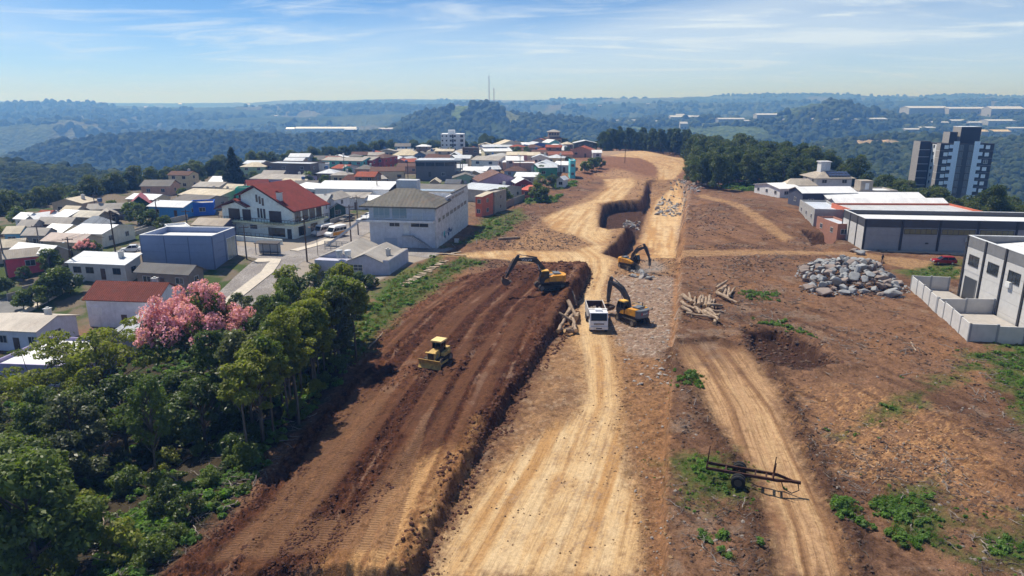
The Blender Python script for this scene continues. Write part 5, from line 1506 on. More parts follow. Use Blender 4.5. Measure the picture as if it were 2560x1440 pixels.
window(o, -0.6, 0, 2.75, 2.2, .75, 0, (.55, .55, .55)); window(o, 5.0, 0, 2.75, 3.8, .75, 0, (.55, .55, .55))
door(o, 2.0, 0, 0.55, 1.2, 2.2, (.7, .72, .74)); window(o, -1.6, 0, -1.2, 2.9, 2.0, 0, (.6, .62, .66), flat(col(176, 186, 200)), 'garage_door', 0)
for k in range(8):
    window(o, w / 2, 2.4 + k * 3.6, 3.6 + .05 * k, 2.6 if k > 1 else 1.8, .8, R(90), (.5, .5, .5), flat(col(120, 122, 122), .2), 'side_window', 1)
for k in range(5):
    window(o, w / 2 + .003, 11.5 + k * 3.4, 6.9, 2.8, .6, R(90), (.6, .6, .6), flat(col(130, 130, 128), .3), 'vent_opening', 0)
# sprayed marks low on the side wall
gr_ = MB()
r_ = random.Random(3)
for k in range(16):
    y0, z0 = 4 + r_.random() * 9, -.9 + r_.random() * 1.2
    pth = [(w / 2 + .02, y0 + .5 * math.sin(q * 1.7 + k) * .6 + q * .12, z0 + .45 * math.cos(q * 2.1 + k * 2)) for q in range(6)]
    gr_.tube(pth, .035, 4)
gr_.build('spray_paint', flat(col(60, 90, 130)), o)
MB().add([(w / 2 + .03, 5.5, -.6), (w / 2 + .03, 6.9, -.5), (w / 2 + .03, 6.8, .5), (w / 2 + .03, 5.7, .4)], [(0, 1, 2, 3)]).build('spray_paint', flat(col(90, 200, 205)), o)
st2 = MB()
for k in range(22):
    st2.bb(-w / 2 + .4 - k * .36, -w / 2 + .8 - k * .36, -1.7, -.3, 3.3 - k * .26, 3.5 - k * .26)
st2.add([(-w / 2 + .8, -1.72, 3.2), (-w / 2 + .8, -1.72, 3.8), (-w / 2 - 7.2, -1.72, -1.9), (-w / 2 - 7.2, -1.72, -2.4)], [(0, 1, 2, 3)])
st2.build('stair', paint(col(190, 192, 198), .8), o)
st3 = MB()
for k in range(12):
    st3.bb(3.2 + k * .35, 3.65 + k * .35, -1.2, -.05, .4 - k * .23, .6 - k * .23)
st3.bb(1.2, 3.3, -1.2, -.05, .4, .55).build('stair', paint(col(176, 176, 180), .8), o)
fn = thing('metal_fence', 'grey horizontal bar fence left of the hip-roofed building', 'fence', o.location - Vector((0, 0, 2.3)), rz)
for k in range(9):
    MB().bb(-w / 2 - 6 + k * 1.3, -w / 2 - 5.9 + k * 1.3, -4.9, -4.8, -1, 1.9).build('post', flat(col(150, 155, 160), .4), fn)
for z in (.3, .7, 1.1, 1.5, 1.8):
    MB().bb(-w / 2 - 6, -w / 2 + 4.5, -4.83, -4.79, z, z + .12).build('rail', flat(col(140, 146, 152), .4), fn)

# --- blue box building
a, b, w, rz, zg = frame_of((364, 676), (537, 681))
o = thing('box_building', 'windowless blue-grey panel building with open white roof well', 'building', ((a.x + b.x) / 2, (a.y + b.y) / 2, zg - .3), R(-4))
bm_ = paint(col(126, 140, 172), .7, grime=.12, var=.06)
hgt, D = 6.6, 9.5
panels = MB().bb(-w / 2, w / 2, 0.0, D, -3, hgt - .9)
panels.build('wall', bm_, o)
for k in range(3):
    for j in range(5):
        x0 = -w / 2 + k * w / 3 + .06; MB().bb(x0, x0 + w / 3 - .12, -.06, -.003, -0.9 + j * 1.5, -0.9 + j * 1.5 + 1.46).build('panel', bm_, o)
for k in range(2):
    for j in range(5):
        y0 = k * D / 2 + .06; MB().bb(w / 2 + .003, w / 2 + .06, y0, y0 + D / 2 - .12, -.9 + j * 1.5, -.9 + j * 1.5 + 1.46).build('panel', bm_, o) if not (k == 1 and 0 < j < 4) else None
pp = MB().bb(-w / 2, w / 2, 0, .2, hgt - .9, hgt + .2).bb(-w / 2, w / 2, D - .2, D, hgt - .9, hgt + .2).bb(-w / 2, -w / 2 + .2, .2, D - .2, hgt - .9, hgt + .2).bb(w / 2 - .2, w / 2, .2, D - .2, hgt - .9, hgt + .2)
pp.build('parapet', bm_, o)
MB().bb(-w / 2 - .06, w / 2 + .06, -.08, .26, hgt + .2, hgt + .3).bb(-w / 2 - .06, w / 2 + .06, D - .26, D + .08, hgt + .2, hgt + .3).bb(-w / 2 - .06, -w / 2 + .26, .26, D - .26, hgt + .2, hgt + .3).bb(w / 2 - .26, w / 2 + .06, .26, D - .26, hgt + .2, hgt + .3).build('coping', paint(WHITE, .5, grime=.1), o)
MB().bb(-w / 2 + .2, w / 2 - .2, .2, D - .2, hgt - .95, hgt - .86).build('roof', roof_mat(WMETAL, 'metal', dirt=.05), o)
for k in range(4):
    MB().bb(-w / 2 - .08 + k * w / 3, -w / 2 + .08 + k * w / 3, -.1, .0, -1, hgt).build('joint_post', flat(col(92, 104, 134)), o)
for k in range(3):
    MB().bb(w / 2, w / 2 + .1, -.08 + k * D / 2, .08 + k * D / 2, -1, hgt).build('joint_post', flat(col(92, 104, 134)), o)
window(o, w / 2 + .06, D * .76, 3.1, 3.6, 4.2, R(90), (.8, .8, .82), flat(col(160, 165, 160), .15), 'shop_window', 1)

# --- low grey workshop with two gabled bays
a, b, w, rz, zg = frame_of((800, 676), (974, 693))
rz = R(-10); w = 14.5
o = thing('workshop', 'low pale grey workshop with two gabled fibro roofs and water tanks', 'building', (b.x - math.cos(rz) * w / 2, b.y - math.sin(rz) * w / 2, zg), rz)
wm = paint(col(184, 184, 200), .8, grime=.35)
D = 11.0
MB().bb(-w / 2, w / 2, 0, D, -2, 2.7).prism([(-0.6, 2.7), (w / 2 - 1.2, 2.7), (w / 4 - .6, 4.1)], 'y', 0, D).prism([(-w / 2, 2.7), (-0.7, 2.7), (-w / 4 - .3, 4.0)], 'y', 2.5, D + 4).bb(w / 2 - 1.2, w / 2, 0, D, 2.7, 3.1).build('wall', wm, o)
for x0, x1, y0, y1, zr in ((-0.6, w / 2 - 1.2, -.2, D + .2, 4.1), (-w / 2, -0.7, 2.3, D + 4.2, 4.0)):
    L_, W_ = y1 - y0, x1 - x0
    q = roof(o, L_, W_, zr - 2.7, .15, 'fibro', FIBRO, 'y', 2.72)
    q.location = ((x0 + x1) / 2, (y0 + y1) / 2, 2.72)
MB().bb(w / 2 - 1.15, w / 2 - .1, .1, D - .1, 3.1, 3.16).build('gutter_roof', roof_mat(FIBRO, 'fibro'), o)
window(o, .4, 0, 1.55, 3.4, 1.1, 0, (.7, .68, .6), flat(col(90, 95, 100), .2), 'window', 3, True)
tank(o, -2.7, 1.0, 3.6, (.55, .56, .58)); tank(o, -1.1, 1.2, 3.6, (.75, .76, .78)); chimney(o, w / 2 - 1.6, 4.2, 3.4, .9, (.5, .49, .47), .7)

# --- long white open shed
a, b, w, rz, zg = frame_of((788, 473), (972, 476), 5.0)
o = thing('long_white_shed', 'long white metal shed with open sides and green mesh below', 'shed', ((a.x + b.x) / 2, (a.y + b.y) / 2, zg), rz)
D = 17.0
q = roof(o, w, D, 1.5, .3, 'metal', WMETAL, 'x', 5.2, 'gable', .1); q.location = (0, D / 2, 5.2)
MB().bb(-w / 2, w / 2, -.1, .05, 3.2, 5.2).build('fascia_wall', paint(col(225, 226, 228), .5, grime=.1), o)
for k in range(7):
    MB().bb(-w / 2 + .1 + k * (w - .4) / 6, -w / 2 + .35 + k * (w - .4) / 6, .1, .35, -1, 5.2).build('post', flat(col(90, 92, 94)), o)
    MB().bb(-w / 2 + .1 + k * (w - .4) / 6, -w / 2 + .35 + k * (w - .4) / 6, D - .3, D - .05, -1, 5.2).build('post', flat(col(90, 92, 94)), o)
MB().bb(-w / 2 + .2, w / 2 - .2, .4, .45, 0, 2.8).bb(w / 2 - .3, w / 2 - .25, .5, D, 0, 2.8).build('mesh_screen', flat(col(22, 62, 46)), o)
MB().bb(-w / 2 + 1, w / 2 - 1, D - 1.2, D - .9, -1, 5).build('rear_wall', paint(col(90, 92, 92), .8), o)

# --- modern grey building with a window band
a, b, w, rz, zg = frame_of((1041, 451), (1136, 452))
o = thing('modern_grey_building', 'three-storey grey-brown modern building with a long dark window band', 'building', ((a.x + b.x) / 2, (a.y + b.y) / 2, zg), 0)
gw = paint(col(118, 112, 114), .8, grime=.15)
MB().bb(-w / 2, w / 2, 0, 12, -2, 7.6).build('wall', gw, o)
MB().bb(-w / 2 - .15, w / 2 + 2.6, -.2, 12.2, 7.6, 8.2).build('roof_slab', paint(col(128, 134, 142), .6), o)
MB().bb(-w / 2 + .2, w / 2 - .2, .2, 11.8, 8.2, 8.3).build('roof', roof_mat(METAL, 'metal'), o)
MB().bb(w / 2, w / 2 + 2.6, .3, 12, 2.3, 2.8).bb(w / 2 + 2.3, w / 2 + 2.6, .3, .6, -1, 7.6).bb(w / 2 + 2.3, w / 2 + 2.6, 11.4, 11.7, -1, 7.6).build('terrace', gw, o)
for k in range(4):
    window(o, -w / 2 + w * (k + .5) / 4, 0, 6.6, w / 4 - .5, 1.4, 0, (.06, .06, .07), glass_mat(), 'window', 2)
window(o, 3.3, 0, 2.6, 1.3, 1.2, 0, (.8, .8, .8)); window(o, -2.2, 0, 2.6, .9, 1.9, 0, (.06, .06, .06))
for yy in (2.5, 6, 9.5):
    window(o, w / 2, yy, 6.6, 2.6, 1.4, R(90), (.06, .06, .07), glass_mat(), 'window', 2)

# --- white apartment block
a, b, w, rz, zg = frame_of((1103, 380), (1150, 380))
o = thing('white_apartment_block', 'white five-storey apartment block with small square windows', 'apartment block', ((a.x + b.x) / 2, (a.y + b.y) / 2, zg - 1), 0)
wm = paint(col(222, 224, 228), .7, grime=.08)
MB().bb(-w / 2, w / 2, 0, 14, -8, 12.6).bb(-w / 2 + 4.5, -w / 2 + 8.8, 3, 9, 12.6, 15).bb(w / 2, w / 2 + 2.5, 1.5, 13, -8, 12.6).build('wall', wm, o)
for fl in range(5):
    for xx in (-.42, -.2):
        window(o, w * xx, 0, fl * 2.9 - .3, .9, .9, 0, (.3, .3, .3), glass_mat(), 'window', 0)
    for xx in (.02, .24):
        window(o, w * xx, 0, fl * 2.9 - .3, 1.2, 1.2, 0, (.3, .3, .3), glass_mat(), 'window', 1)
    window(o, w * .13, 0, fl * 2.9 - .5, 1.0, 2.2, 0, (.1, .1, .1), flat((.03, .03, .03)), 'balcony_opening', 0)
    window(o, w / 2 + 1.2, 1.5, fl * 2.9 - .4, 1.8, 1.6, 0, (.4, .4, .4), glass_mat(), 'window', 1)

# --- tall two-tiered house on the skyline
a, b, w, rz, zg = frame_of((1366, 345), (1404, 345), 7)
o = thing('two_tiered_house', 'tall beige house with two stacked overhanging roofs on the skyline', 'house', ((a.x + b.x) / 2, (a.y + b.y) / 2 + 4, zg), 0)
wm = paint(col(186, 164, 136), .8)
MB().bb(-w / 2, w / 2, -4, 6, -2, 7).bb(-w / 2 + 1.5, w / 2 - 1.5, -2.5, 4.5, 7, 11.5).build('wall', wm, o)
q = roof(o, w, 10, 1.4, 1.2, 'tile', TILE_B, 'x', 7, 'hip'); q.location = (0, 1, 7)
q = roof(o, w - 3, 7, 1.2, .9, 'tile', col(196, 190, 182), 'x', 11.5, 'hip'); q.location = (0, 1, 11.5)
for k in range(4):
    window(o, -w / 2 + 1.5 + k * (w - 3) / 3, -4, 4.8, 1.6, 1.5, 0, (.2, .15, .1))
    window(o, (-w / 2 + 2.6 + k * (w - 5.2) / 3), -2.5, 9.8, 1.4, 1.4, 0, (.2, .15, .1))

# ---------------------------------------------------------------- streets, pavements
def strip(name, pts, width, dz, mat, label, h=0.0, z=None):
    pl = [G(*p) if z is None else P(p[0], p[1], z) for p in pts]
    # resample
    q = []
    for i in range(len(pl) - 1):
        n = max(1, int((pl[i + 1] - pl[i]).length / 2.0))
        q += [pl[i].lerp(pl[i + 1], k / n) for k in range(n)]
    q.append(pl[-1])
    V, Fc = [], []
    for i, p in enumerate(q):
        t_ = (q[min(i + 1, len(q) - 1)] - q[max(0, i - 1)]); t_.z = 0; t_.normalize()
        s_ = Vector((-t_.y, t_.x, 0))
        wd = width if not hasattr(width, '__len__') else width[0] + (width[1] - width[0]) * i / (len(q) - 1)
        for k in range(5):
            e = p + s_ * wd * (k / 4 - .5)
            V.append((e.x, e.y, gz(e.x, e.y) + dz))
    n5 = len(q)
    for i in range(n5 - 1):
        for k in range(4):
            Fc.append((i * 5 + k, i * 5 + k + 1, (i + 1) * 5 + k + 1, (i + 1) * 5 + k))
    if h:
        b0 = len(V)
        for i in range(n5):
            for k in (0, 4):
                x, y, zz_ = V[i * 5 + k]; V.append((x, y, zz_ - h - .2))
        for i in range(n5 - 1):
            for j, k in ((0, 0), (1, 4)):
                Fc.append((i * 5 + k, (i + 1) * 5 + k, b0 + (i + 1) * 2 + j, b0 + i * 2 + j))
    me = bpy.data.meshes.new(name); me.from_pydata(V, [], Fc); me.materials.append(mat)
    bm = bmesh.new(); bm.from_mesh(me); bmesh.ops.recalc_face_normals(bm, faces=bm.faces)
    if sum(f.normal.z for f in bm.faces) < 0:
        bmesh.ops.reverse_faces(bm, faces=bm.faces)
    bm.to_mesh(me); bm.free()
    return tag(link(bpy.data.objects.new(name, me)), label, kind='structure')
t = NT('cobble')
pos = t.geo()
v = t.n('ShaderNodeTexVoronoi', {'Vector': pos, 'Scale': 3.5}, feature='F1')
n_ = t.noise(pos, .25, 4, .6)
c = t.mix(t.ramp(n_, .35, .7), (.25, .225, .215), (.36, .335, .32))
c = t.mix(t.math('MULTIPLY', t.ramp(v.outputs['Distance'], .35, .6), .5), c, (.14, .125, .115))
t.bsdf(c, .9, t.bump(v.outputs['Distance'], -.4, .04), 0, .2)
M_COB = t.m
t = NT('asphalt')
pos = t.geo()
n_ = t.noise(pos, .3, 5, .65)
t.bsdf(t.mix(t.ramp(n_, .3, .7), (.15, .145, .142), (.23, .225, .22)), .9, None, 0, .2)
M_ASP = t.m
M_WALK = paint(col(198, 188, 174), .9, grime=.2)
strip('street', [(1110, 632), (1010, 622), (920, 618), (800, 625), (700, 650), (610, 735), (480, 860)], (11, 9), .05, M_COB, 'pale cobbled street by the white building')
strip('street', [(790, 632), (860, 590), (905, 566), (950, 540), (985, 520)], 9.0, .065, M_COB, 'cobbled side street with parked vans')
strip('street', [(720, 648), (620, 628), (480, 612), (390, 603)], 7.0, .06, M_COB, 'cobbled street behind the blue box building')
strip('street', [(400, 606), (330, 628), (270, 650), (170, 700), (70, 745), (-60, 800)], 7.5, .05, M_ASP, 'grey asphalt street running down to the left')
strip('pavement', [(640, 652), (690, 652), (668, 682), (590, 742), (560, 765)], 2.4, .18, M_WALK, 'pale pavement beside the blue box building', .13)
strip('pavement', [(735, 628), (795, 612), (830, 597)], 2.2, .18, M_WALK, 'pavement below the chalet', .13)
strip('pavement', [(380, 622), (300, 655), (170, 720), (40, 790)], 1.6, .17, M_WALK, 'narrow pavement along the left street', .12)

# ---------------------------------------------------------------- small houses filling the rows between the others
TOWN_PG = poly([(0, 566), (130, 534), (300, 496), (450, 468), (620, 436), (800, 404), (960, 388), (1100, 376), (1300, 357), (1420, 357), (1490, 380), (1436, 404), (1376, 452), (1290, 478), (1200, 478), (1010, 462), (820, 505), (700, 500), (560, 540), (470, 560), (400, 590), (270, 600), (150, 640), (0, 668)])
STREETS = [poly([(790, 632), (860, 590), (905, 566), (950, 540), (985, 520)]), poly([(400, 606), (330, 628), (270, 650), (170, 700)])]
solid = []
for o_ in list(COL.objects):
    if o_.parent is None and o_.get('category') in ('house', 'building', 'shed', 'carport', 'garage', 'apartment block'):
        mx = 5.0
        for c_ in o_.children:
            if c_.type == 'MESH' and c_.name.startswith(('wall', 'roof', 'side_wall', 'fascia')):
                d_ = c_.dimensions; mx = max(mx, max(d_.x, d_.y) * .5)
        solid.append((o_.location.x, o_.location.y, mx, o_['label']))
r_ = random.Random(42)
RC = [('grey fibro roof', FIBRO, 'fibro'), ('pale metal roof', METAL, 'metal'), ('white sheet roof', WMETAL, 'metal'), ('cream roof', CREAM_R, 'fibro'), ('brown tile roof', TILE_B, 'tile'), ('orange tile roof', TILE_O, 'tile'), ('dark grey roof', FIBRO_D, 'fibro')]
WC = [('white', col(210, 208, 204)), ('beige', col(190, 174, 150)), ('pale grey', col(165, 165, 168)), ('cream', col(208, 196, 160)), ('brownish', col(140, 118, 100)), ('pale green', col(150, 178, 150)), ('pale blue', col(140, 168, 190)), ('peach', col(200, 160, 138))]
def core(lb):
    for w_ in (' with ', ' beside ', ' behind ', ' left of ', ' right of ', ' in front ', ' on the ', ' at the ', ' near ', ' below ', ' above ', ' under ', ' touching ', ' among ', ' between ', ' in the ', ' and ', ' cut by ', ' far left', ' peeping', ' next to ', ' alone', ' carrying'):
        lb = lb.split(w_)[0]
    return lb
lo_, hi_ = TOWN_PG.min(0), TOWN_PG.max(0)
made = 0
used_lb = set()
for _ in range(6000):
    x, y = r_.uniform(lo_[0], hi_[0]), r_.uniform(lo_[1], hi_[1])
    if sdf(np.array([x]), np.array([y]), TOWN_PG)[0] < 3:
        continue
    w, d = r_.uniform(7, 10.5), r_.uniform(6, 8.5)
    rad = max(w, d) * .5
    if any((x - a_) ** 2 + (y - b_) ** 2 < ((rad + q_) * .88) ** 2 for a_, b_, q_, _l in solid):
        continue
    if any(line_coords(np.array([x]), np.array([y]), st_)[2][0] < 9.5 for st_ in STREETS):
        continue
    near = sorted((s_ for s_ in solid if s_[3]), key=lambda s_: (s_[0] - x) ** 2 + (s_[1] - y) ** 2)
    rn, rc_, rk_ = r_.choice(RC); wn_, wc_ = r_.choice(WC)
    lb = None
    for s_ in near[:6]:
        dx, dy = s_[0] - x, s_[1] - y
        rel = ('left of' if dx > 0 else 'right of') if abs(dx) > abs(dy) * .6 else ('in front of' if dy > 0 else 'behind')
        c_ = '%s walled cottage with %s just %s the %s' % (wn_, rn, rel, core(s_[3]))
        if c_ not in used_lb and len(c_.split()) <= 16:
            lb = c_; break
    if lb is None:
        continue
    used_lb.add(lb)
    zg = gz(x, y); rz = r_.uniform(-.16, .06); h = r_.choice((2.8, 3.0, 3.2, 5.2)); fl = 2 if h > 4 else 1
    rise = r_.uniform(.9, 1.7); rdg = r_.choice('xxy'); shp = 'gable' if r_.random() < .8 else 'hip'
    if shp == 'hip': rdg = 'x'
    o = thing('cottage', lb, 'house', (x, y, zg), rz, HG)
    walls(o, w, d, h, rise, rdg, shp, paint(wc_, .8, grime=.35, bump=.15))
    if rdg == 'x': roof(o, w, d, rise, .4, rk_, rc_, 'x', h, shp)
    else: roof(o, d, w, rise, .4, rk_, rc_, 'y', h, shp)
    for f_ in range(fl):
        for k in range(2):
            window(o, (k - .5) * w * .5, -d / 2, 1.7 + f_ * 2.6, 1.2, 1.05, 0, (.5, .5, .5))
        window(o, (1 if x < 0 else -1) * w / 2, 0, 1.7 + f_ * 2.6, 1.1, 1.0, R(90) * (1 if x < 0 else -1), (.5, .5, .5))
    if r_.random() < .5: door(o, 0, -d / 2, 0, .9, 2.1, r_.choice(((.10, .06, .045), (.5, .5, .5), (.05, .08, .12))))
    if r_.random() < .4: chimney(o, w * .25, d * .1, h + rise * .6)
    elif r_.random() < .4: tank(o, -w * .2, d * .1, h + rise + .4, (.05, .12, .30))
    solid.append((x, y, rad, ''))
    made += 1
    if made >= 75: break
gk = 0
for _ in range(5000):
    x, y = r_.uniform(lo_[0], hi_[0]), r_.uniform(lo_[1], hi_[1])
    if sdf(np.array([x]), np.array([y]), TOWN_PG)[0] < -3 or any((x - a_) ** 2 + (y - b_) ** 2 < (q_ * 1.0 + 1.0) ** 2 for a_, b_, q_, _l in solid) or any(line_coords(np.array([x]), np.array([y]), st_)[2][0] < 5 for st_ in STREETS):
        continue
    big = r_.random() < .45
    s = r_.uniform(.45, .85) if big else r_.uniform(.5, 1.0)
    place_tree(TOWN[gk % 2] if big else BUSH[gk % 3], x, y, 'green garden tree in the gaps between the houses' if big else 'low garden shrub in the gaps between the houses', s, r_.uniform(0, 6), 'garden_tree' if big else 'garden_shrub', 'garden trees between the houses' if big else 'garden shrubs between the houses', cat='tree' if big else 'shrub')
    solid.append((x, y, 1.6, '')); gk += 1
    if gk >= 110: break

# ---------------------------------------------------------------- poles, wires, lamps
M_POLE = paint(col(110, 104, 98), .9, grime=.3); M_WOODP = paint(col(78, 62, 50), .9)
M_WIRE = flat((.02, .02, .02))
tops = {}
def pole(key, px, py, h, label, wood=False, lamp=False, arms=1):
    p = G(px, py)
    o = thing('utility_pole', label, 'pole', p, 0.15, 'utility poles of the town')
    MB().tube([(0, 0, -.6), (0, 0, h)], [.17, .11], 8).build('shaft', M_WOODP if wood else M_POLE, o)
    for k in range(arms):
        MB().box((0, 0, h - .5 - k * .8), (1.9, .1, .12)).build('crossarm', M_WOODP, o)
    ins = MB()
    for x in (-.85, -.3, .3, .85):
        ins.cyl((x, 0, h - .44), (x, 0, h - .25), .05, 6)
    ins.build('insulators', flat(col(150, 120, 100)), o)
    if lamp:
        MB().tube([(0, 0, h - 1.2), (0, -.9, h - .7), (0, -1.5, h - .7)], .04, 6).build('lamp_arm', M_POLE, o)
        MB().box((0, -1.7, h - .72), (.25, .6, .14)).build('lamp_head', flat(col(190, 195, 200)), o)
    tops[key] = p + Vector((0, 0, h - .3))
    return o
pole('a', 768, 655, 9.5, 'dark utility pole in front of the chalet', True, True, 2)
pole('b', 878, 606, 8.5, 'utility pole at the corner of the hip-roofed building', True)
pole('c', 896, 588, 9.5, 'grey utility pole beside the side street', False, True)
pole('d', 617, 648, 7.0, 'pale concrete post beside the blue box building')
pole('e', 292, 652, 10, 'dark utility pole on the left street beside the white car', True, False, 2)
pole('f', 184, 690, 7.5, 'utility pole on the left street below the beige house', True, True)
pole('g', 18, 690, 8.0, 'utility pole at the far left in front of the pink house', False, True)
pole('h', 398, 578, 8.0, 'thin pole among the trees below the light blue house', True)
pole('i', 470, 580, 5.5, 'short pole beside the violet-grey house', True)
pole('j', 105, 645, 7.0, 'thin pole in front of the low white-roofed house')
pole('k', 945, 512, 8.5, 'thin pole beside the long white shed')
pole('l', 1021, 470, 10, 'brown pole behind the hip-roofed building', True)
pole('m', 862, 440, 8.5, 'pole in front of the grey house with teal gable', True)
pole('n', 1562, 408, 9.0, 'lone dark pole standing on the cleared crest', True)
pole('o', 1300, 442, 9.0, 'pole beside the long white roof near the palm', True)
pole('p', 1402, 432, 8.0, 'pole behind the green walled house', True)
pole('q', 2434, 522, 8.0, 'thin pole among the trees right of the sheds')
pole('r', 242, 545, 6.5, 'thin pole in front of the open brown carport')
def wire(i, j, off):
    a_, b_ = tops[i] + Vector((off, 0, 0)), tops[j] + Vector((off, 0, 0))
    pts_ = []
    for k in range(11):
        q = a_.lerp(b_, k / 10); q.z -= .9 * math.sin(math.pi * k / 10)
        pts_.append(q)
    o = MB().tube(pts_, .02, 4, False).build('overhead_wire', M_WIRE)
    return o
WL = {'ab': 'from the chalet pole to the corner pole', 'bc': 'between the two poles at the side street', 'ef': 'along the left street', 'fg': 'down to the pink house', 'ad': 'from the chalet pole to the concrete post', 'ck': 'up the side street', 'eh': 'past the violet-grey house'}
for key, txt_ in WL.items():
    for q, side_ in ((-.85, 'outer'), (.3, 'middle'), (.85, 'inner')):
        tag(wire(key[0], key[1], q), '%s overhead wire %s' % (side_, txt_), 'wire', 'overhead wires')
p = G(795, 640)
o = thing('street_lamp', 'slim street lamp with curved arm by the parked vans', 'street lamp', p)
MB().tube([(0, 0, -.3), (0, 0, 5.2), (-.15, 0, 5.8), (-.8, 0, 6.1), (-1.2, 0, 6.0)], .06, 8).build('post', M_POLE, o)
MB().box((-1.35, 0, 5.98), (.5, .25, .12)).build('lamp_head', flat(col(200, 150, 110)), o)
p = G(672, 636)
o = thing('bus_shelter', 'dark bus shelter with slanted roof below the chalet', 'bus shelter', p, R(-8))
MB().box((0, 0, 2.55), (5.2, 1.9, .12), 0, R(6)).build('roof', flat(col(54, 46, 44), .6), o)
for xx in (-2.4, -.8, .8, 2.4):
    MB().bb(xx - .05, xx + .05, -.75, -.65, -.2, 2.45).build('post', flat(col(40, 40, 42)), o)
MB().bb(-2.4, 2.4, .6, .66, .1, 2.3).build('back_panel', paint(col(190, 190, 190)), o)
MB().bb(-2.2, 2.2, .15, .5, .4, .47).build('bench', flat(col(70, 60, 55)), o)

# ---------------------------------------------------------------- town trees
tree_at(CONIF, 588, 478, 'tall dark conifer towering over the town beside the chalet', 1.05, 'conifer_tree', sz=1.3)
tree_at(CONIF, 212 * 1.0, 520, 'small dark conifer on the valley edge', .35, 'conifer_tree')
def p_at(tpl, px, py, label, s, name, names=('trunk', 'crown')):
    return tree_at(tpl, px, py, label, s, name, rng.uniform(0, 6), names)
p_at(PALM, 1350, 492, 'palm beside the dark red gabled house', .95, 'palm_tree', ('trunk', 'fronds'))
p_at(PALM, 772, 470, 'palm behind the chalet near the lilac house', .8, 'palm_tree', ('trunk', 'fronds'))
TT = [(1352, 505, .8, 'dark bushy tree under the palm'), (1340, 498, .9, 'dark green tree left of the palm'), (1372, 470, .8, 'tree in front of the green walled house'), (1480, 428, 1.0, 'tree at the end of the houses below the crest'),
      (1500, 422, .9, 'small tree on the slope below the crest'), (1462, 432, .85, 'tree by the narrow turquoise house'), (1360, 445, .9, 'tree beside the pole near the green house'), (1258, 512, .9, 'yellowish tree beside the rendered house'),
      (1240, 520, .75, 'small tree behind the garden wall of the rendered house'), (910, 436, .7, 'round bush tree left of the beige tiled house'), (1165, 410, .8, 'tree below the brown house with awning'), (1290, 376, .8, 'tree between the skyline houses'),
      (1520, 388, 1.1, 'tall tree at the left end of the crest belt'), (345, 560, .9, 'tree in the garden below the light blue house'), (372, 572, .8, 'dense tree beside the garden path'), (330, 548, .8, 'tree below the green cottage'), (408, 582, .7, 'tree beside the thin pole'),
      (128, 680, .75, 'rounded bright tree on the left street'), (135, 676, .5, 'small dark tree by the gate on the left street'), (150, 740, .9, 'dark tree left of the tiled house'), (120, 755, .8, 'tree above the beige ribbed roof'), (95, 770, .65, 'low tree by the left pavement'), (175, 735, .8, 'green tree beside the tiled house'),
      (60, 775, .6, 'shrub tree beside the bend of the left street'), (20, 735, .55, 'dark garden tree at the left edge'), (235, 640, .55, 'dusky shrub tree by the dazzling white roof'), (500, 465, .7, 'round green tree left of the dark conifer'), (570, 500, .6, 'leafy tree at the foot of the dark conifer'),
      (1395, 462, .5, 'small tree beside the white shed on the grass'), (850, 470, .4, 'shrub behind the long white shed'), (60, 700, .45, 'garden tree below the pink house')]
for q, (px, py, s, lb) in enumerate(TT):
    p_at(TOWN[q % 2], px, py, lb, s, 'garden_tree')
tree_at(BUSH[0], 190, 522, 'leafless brownish tree on the valley edge', 1.6, 'garden_tree')
q = tree_at((PINK[0], PINK[1], PINK[2]), 216, 645, 'small purple-pink flowering tree in front of the beige house', .42, 'flowering_tree', 1.0, ('trunk', 'crown', 'blossom'))
for q, (px, py, s, lb) in enumerate([(770, 730, 1.0, 'large bush in front of the workshop'), (840, 712, 1.0, 'tall olive bush by the workshop window'), (790, 700, .9, 'rounded bush left of the workshop'), (900, 725, 1.0, 'bush at the workshop corner'), (880, 770, 1.3, 'light green bush above the grass bank'), (720, 730, 1.4, 'dark bush beside the pale street'), (930, 720, .7, 'small bright bush on the grass by the workshop')]):
    tree_at(BUSH[q % 3], px, py, lb, s, 'bush', q * 1.3, cat='bush')
# banana plant
p = G(735, 700)
V, Fc = [], []
for k in range(9):
    an = k * .8; L_ = 2.2
    for i in range(5):
        t0, t1 = i / 5, (i + 1) / 5
        def bp(t_, s_):
            return (math.cos(an) * 1.4 * t_ * L_ / 2 - math.sin(an) * s_, math.sin(an) * 1.4 * t_ * L_ / 2 + math.cos(an) * s_, 1.6 + 1.9 * t_ - 1.5 * t_ * t_)
        wd0, wd1 = .32 * math.sin(math.pi * (t0 * .9 + .08)), .32 * math.sin(math.pi * (t1 * .9 + .08))
        bI = len(V); V += [bp(t0, -wd0), bp(t0, wd0), bp(t1, wd1), bp(t1, -wd1)]; Fc.append((bI, bI + 1, bI + 2, bI + 3))
o = thing('banana_plant', 'banana plant with broad dark leaves beside the pale street', 'plant', p)
MB().tube([(0, 0, -.3), (0, 0, 1.7)], [.16, .1], 8).build('stem', M_BARK, o)
link(bpy.data.objects.new('leaves', fast_mesh('leaves', np.array(V), np.array(Fc), M_LEAF)), o)
# ================================================================ sheds and houses on the right
RG = 'buildings right of the earthworks'
lightp = paint(col(196, 194, 192), .75, grime=.15, var=.08); midp = paint(col(150, 152, 156), .75, grime=.12, var=.07); darkp = paint(col(74, 74, 78), .7, grime=.1, var=.1); black_p = paint(col(52, 52, 56), .7, grime=.05)
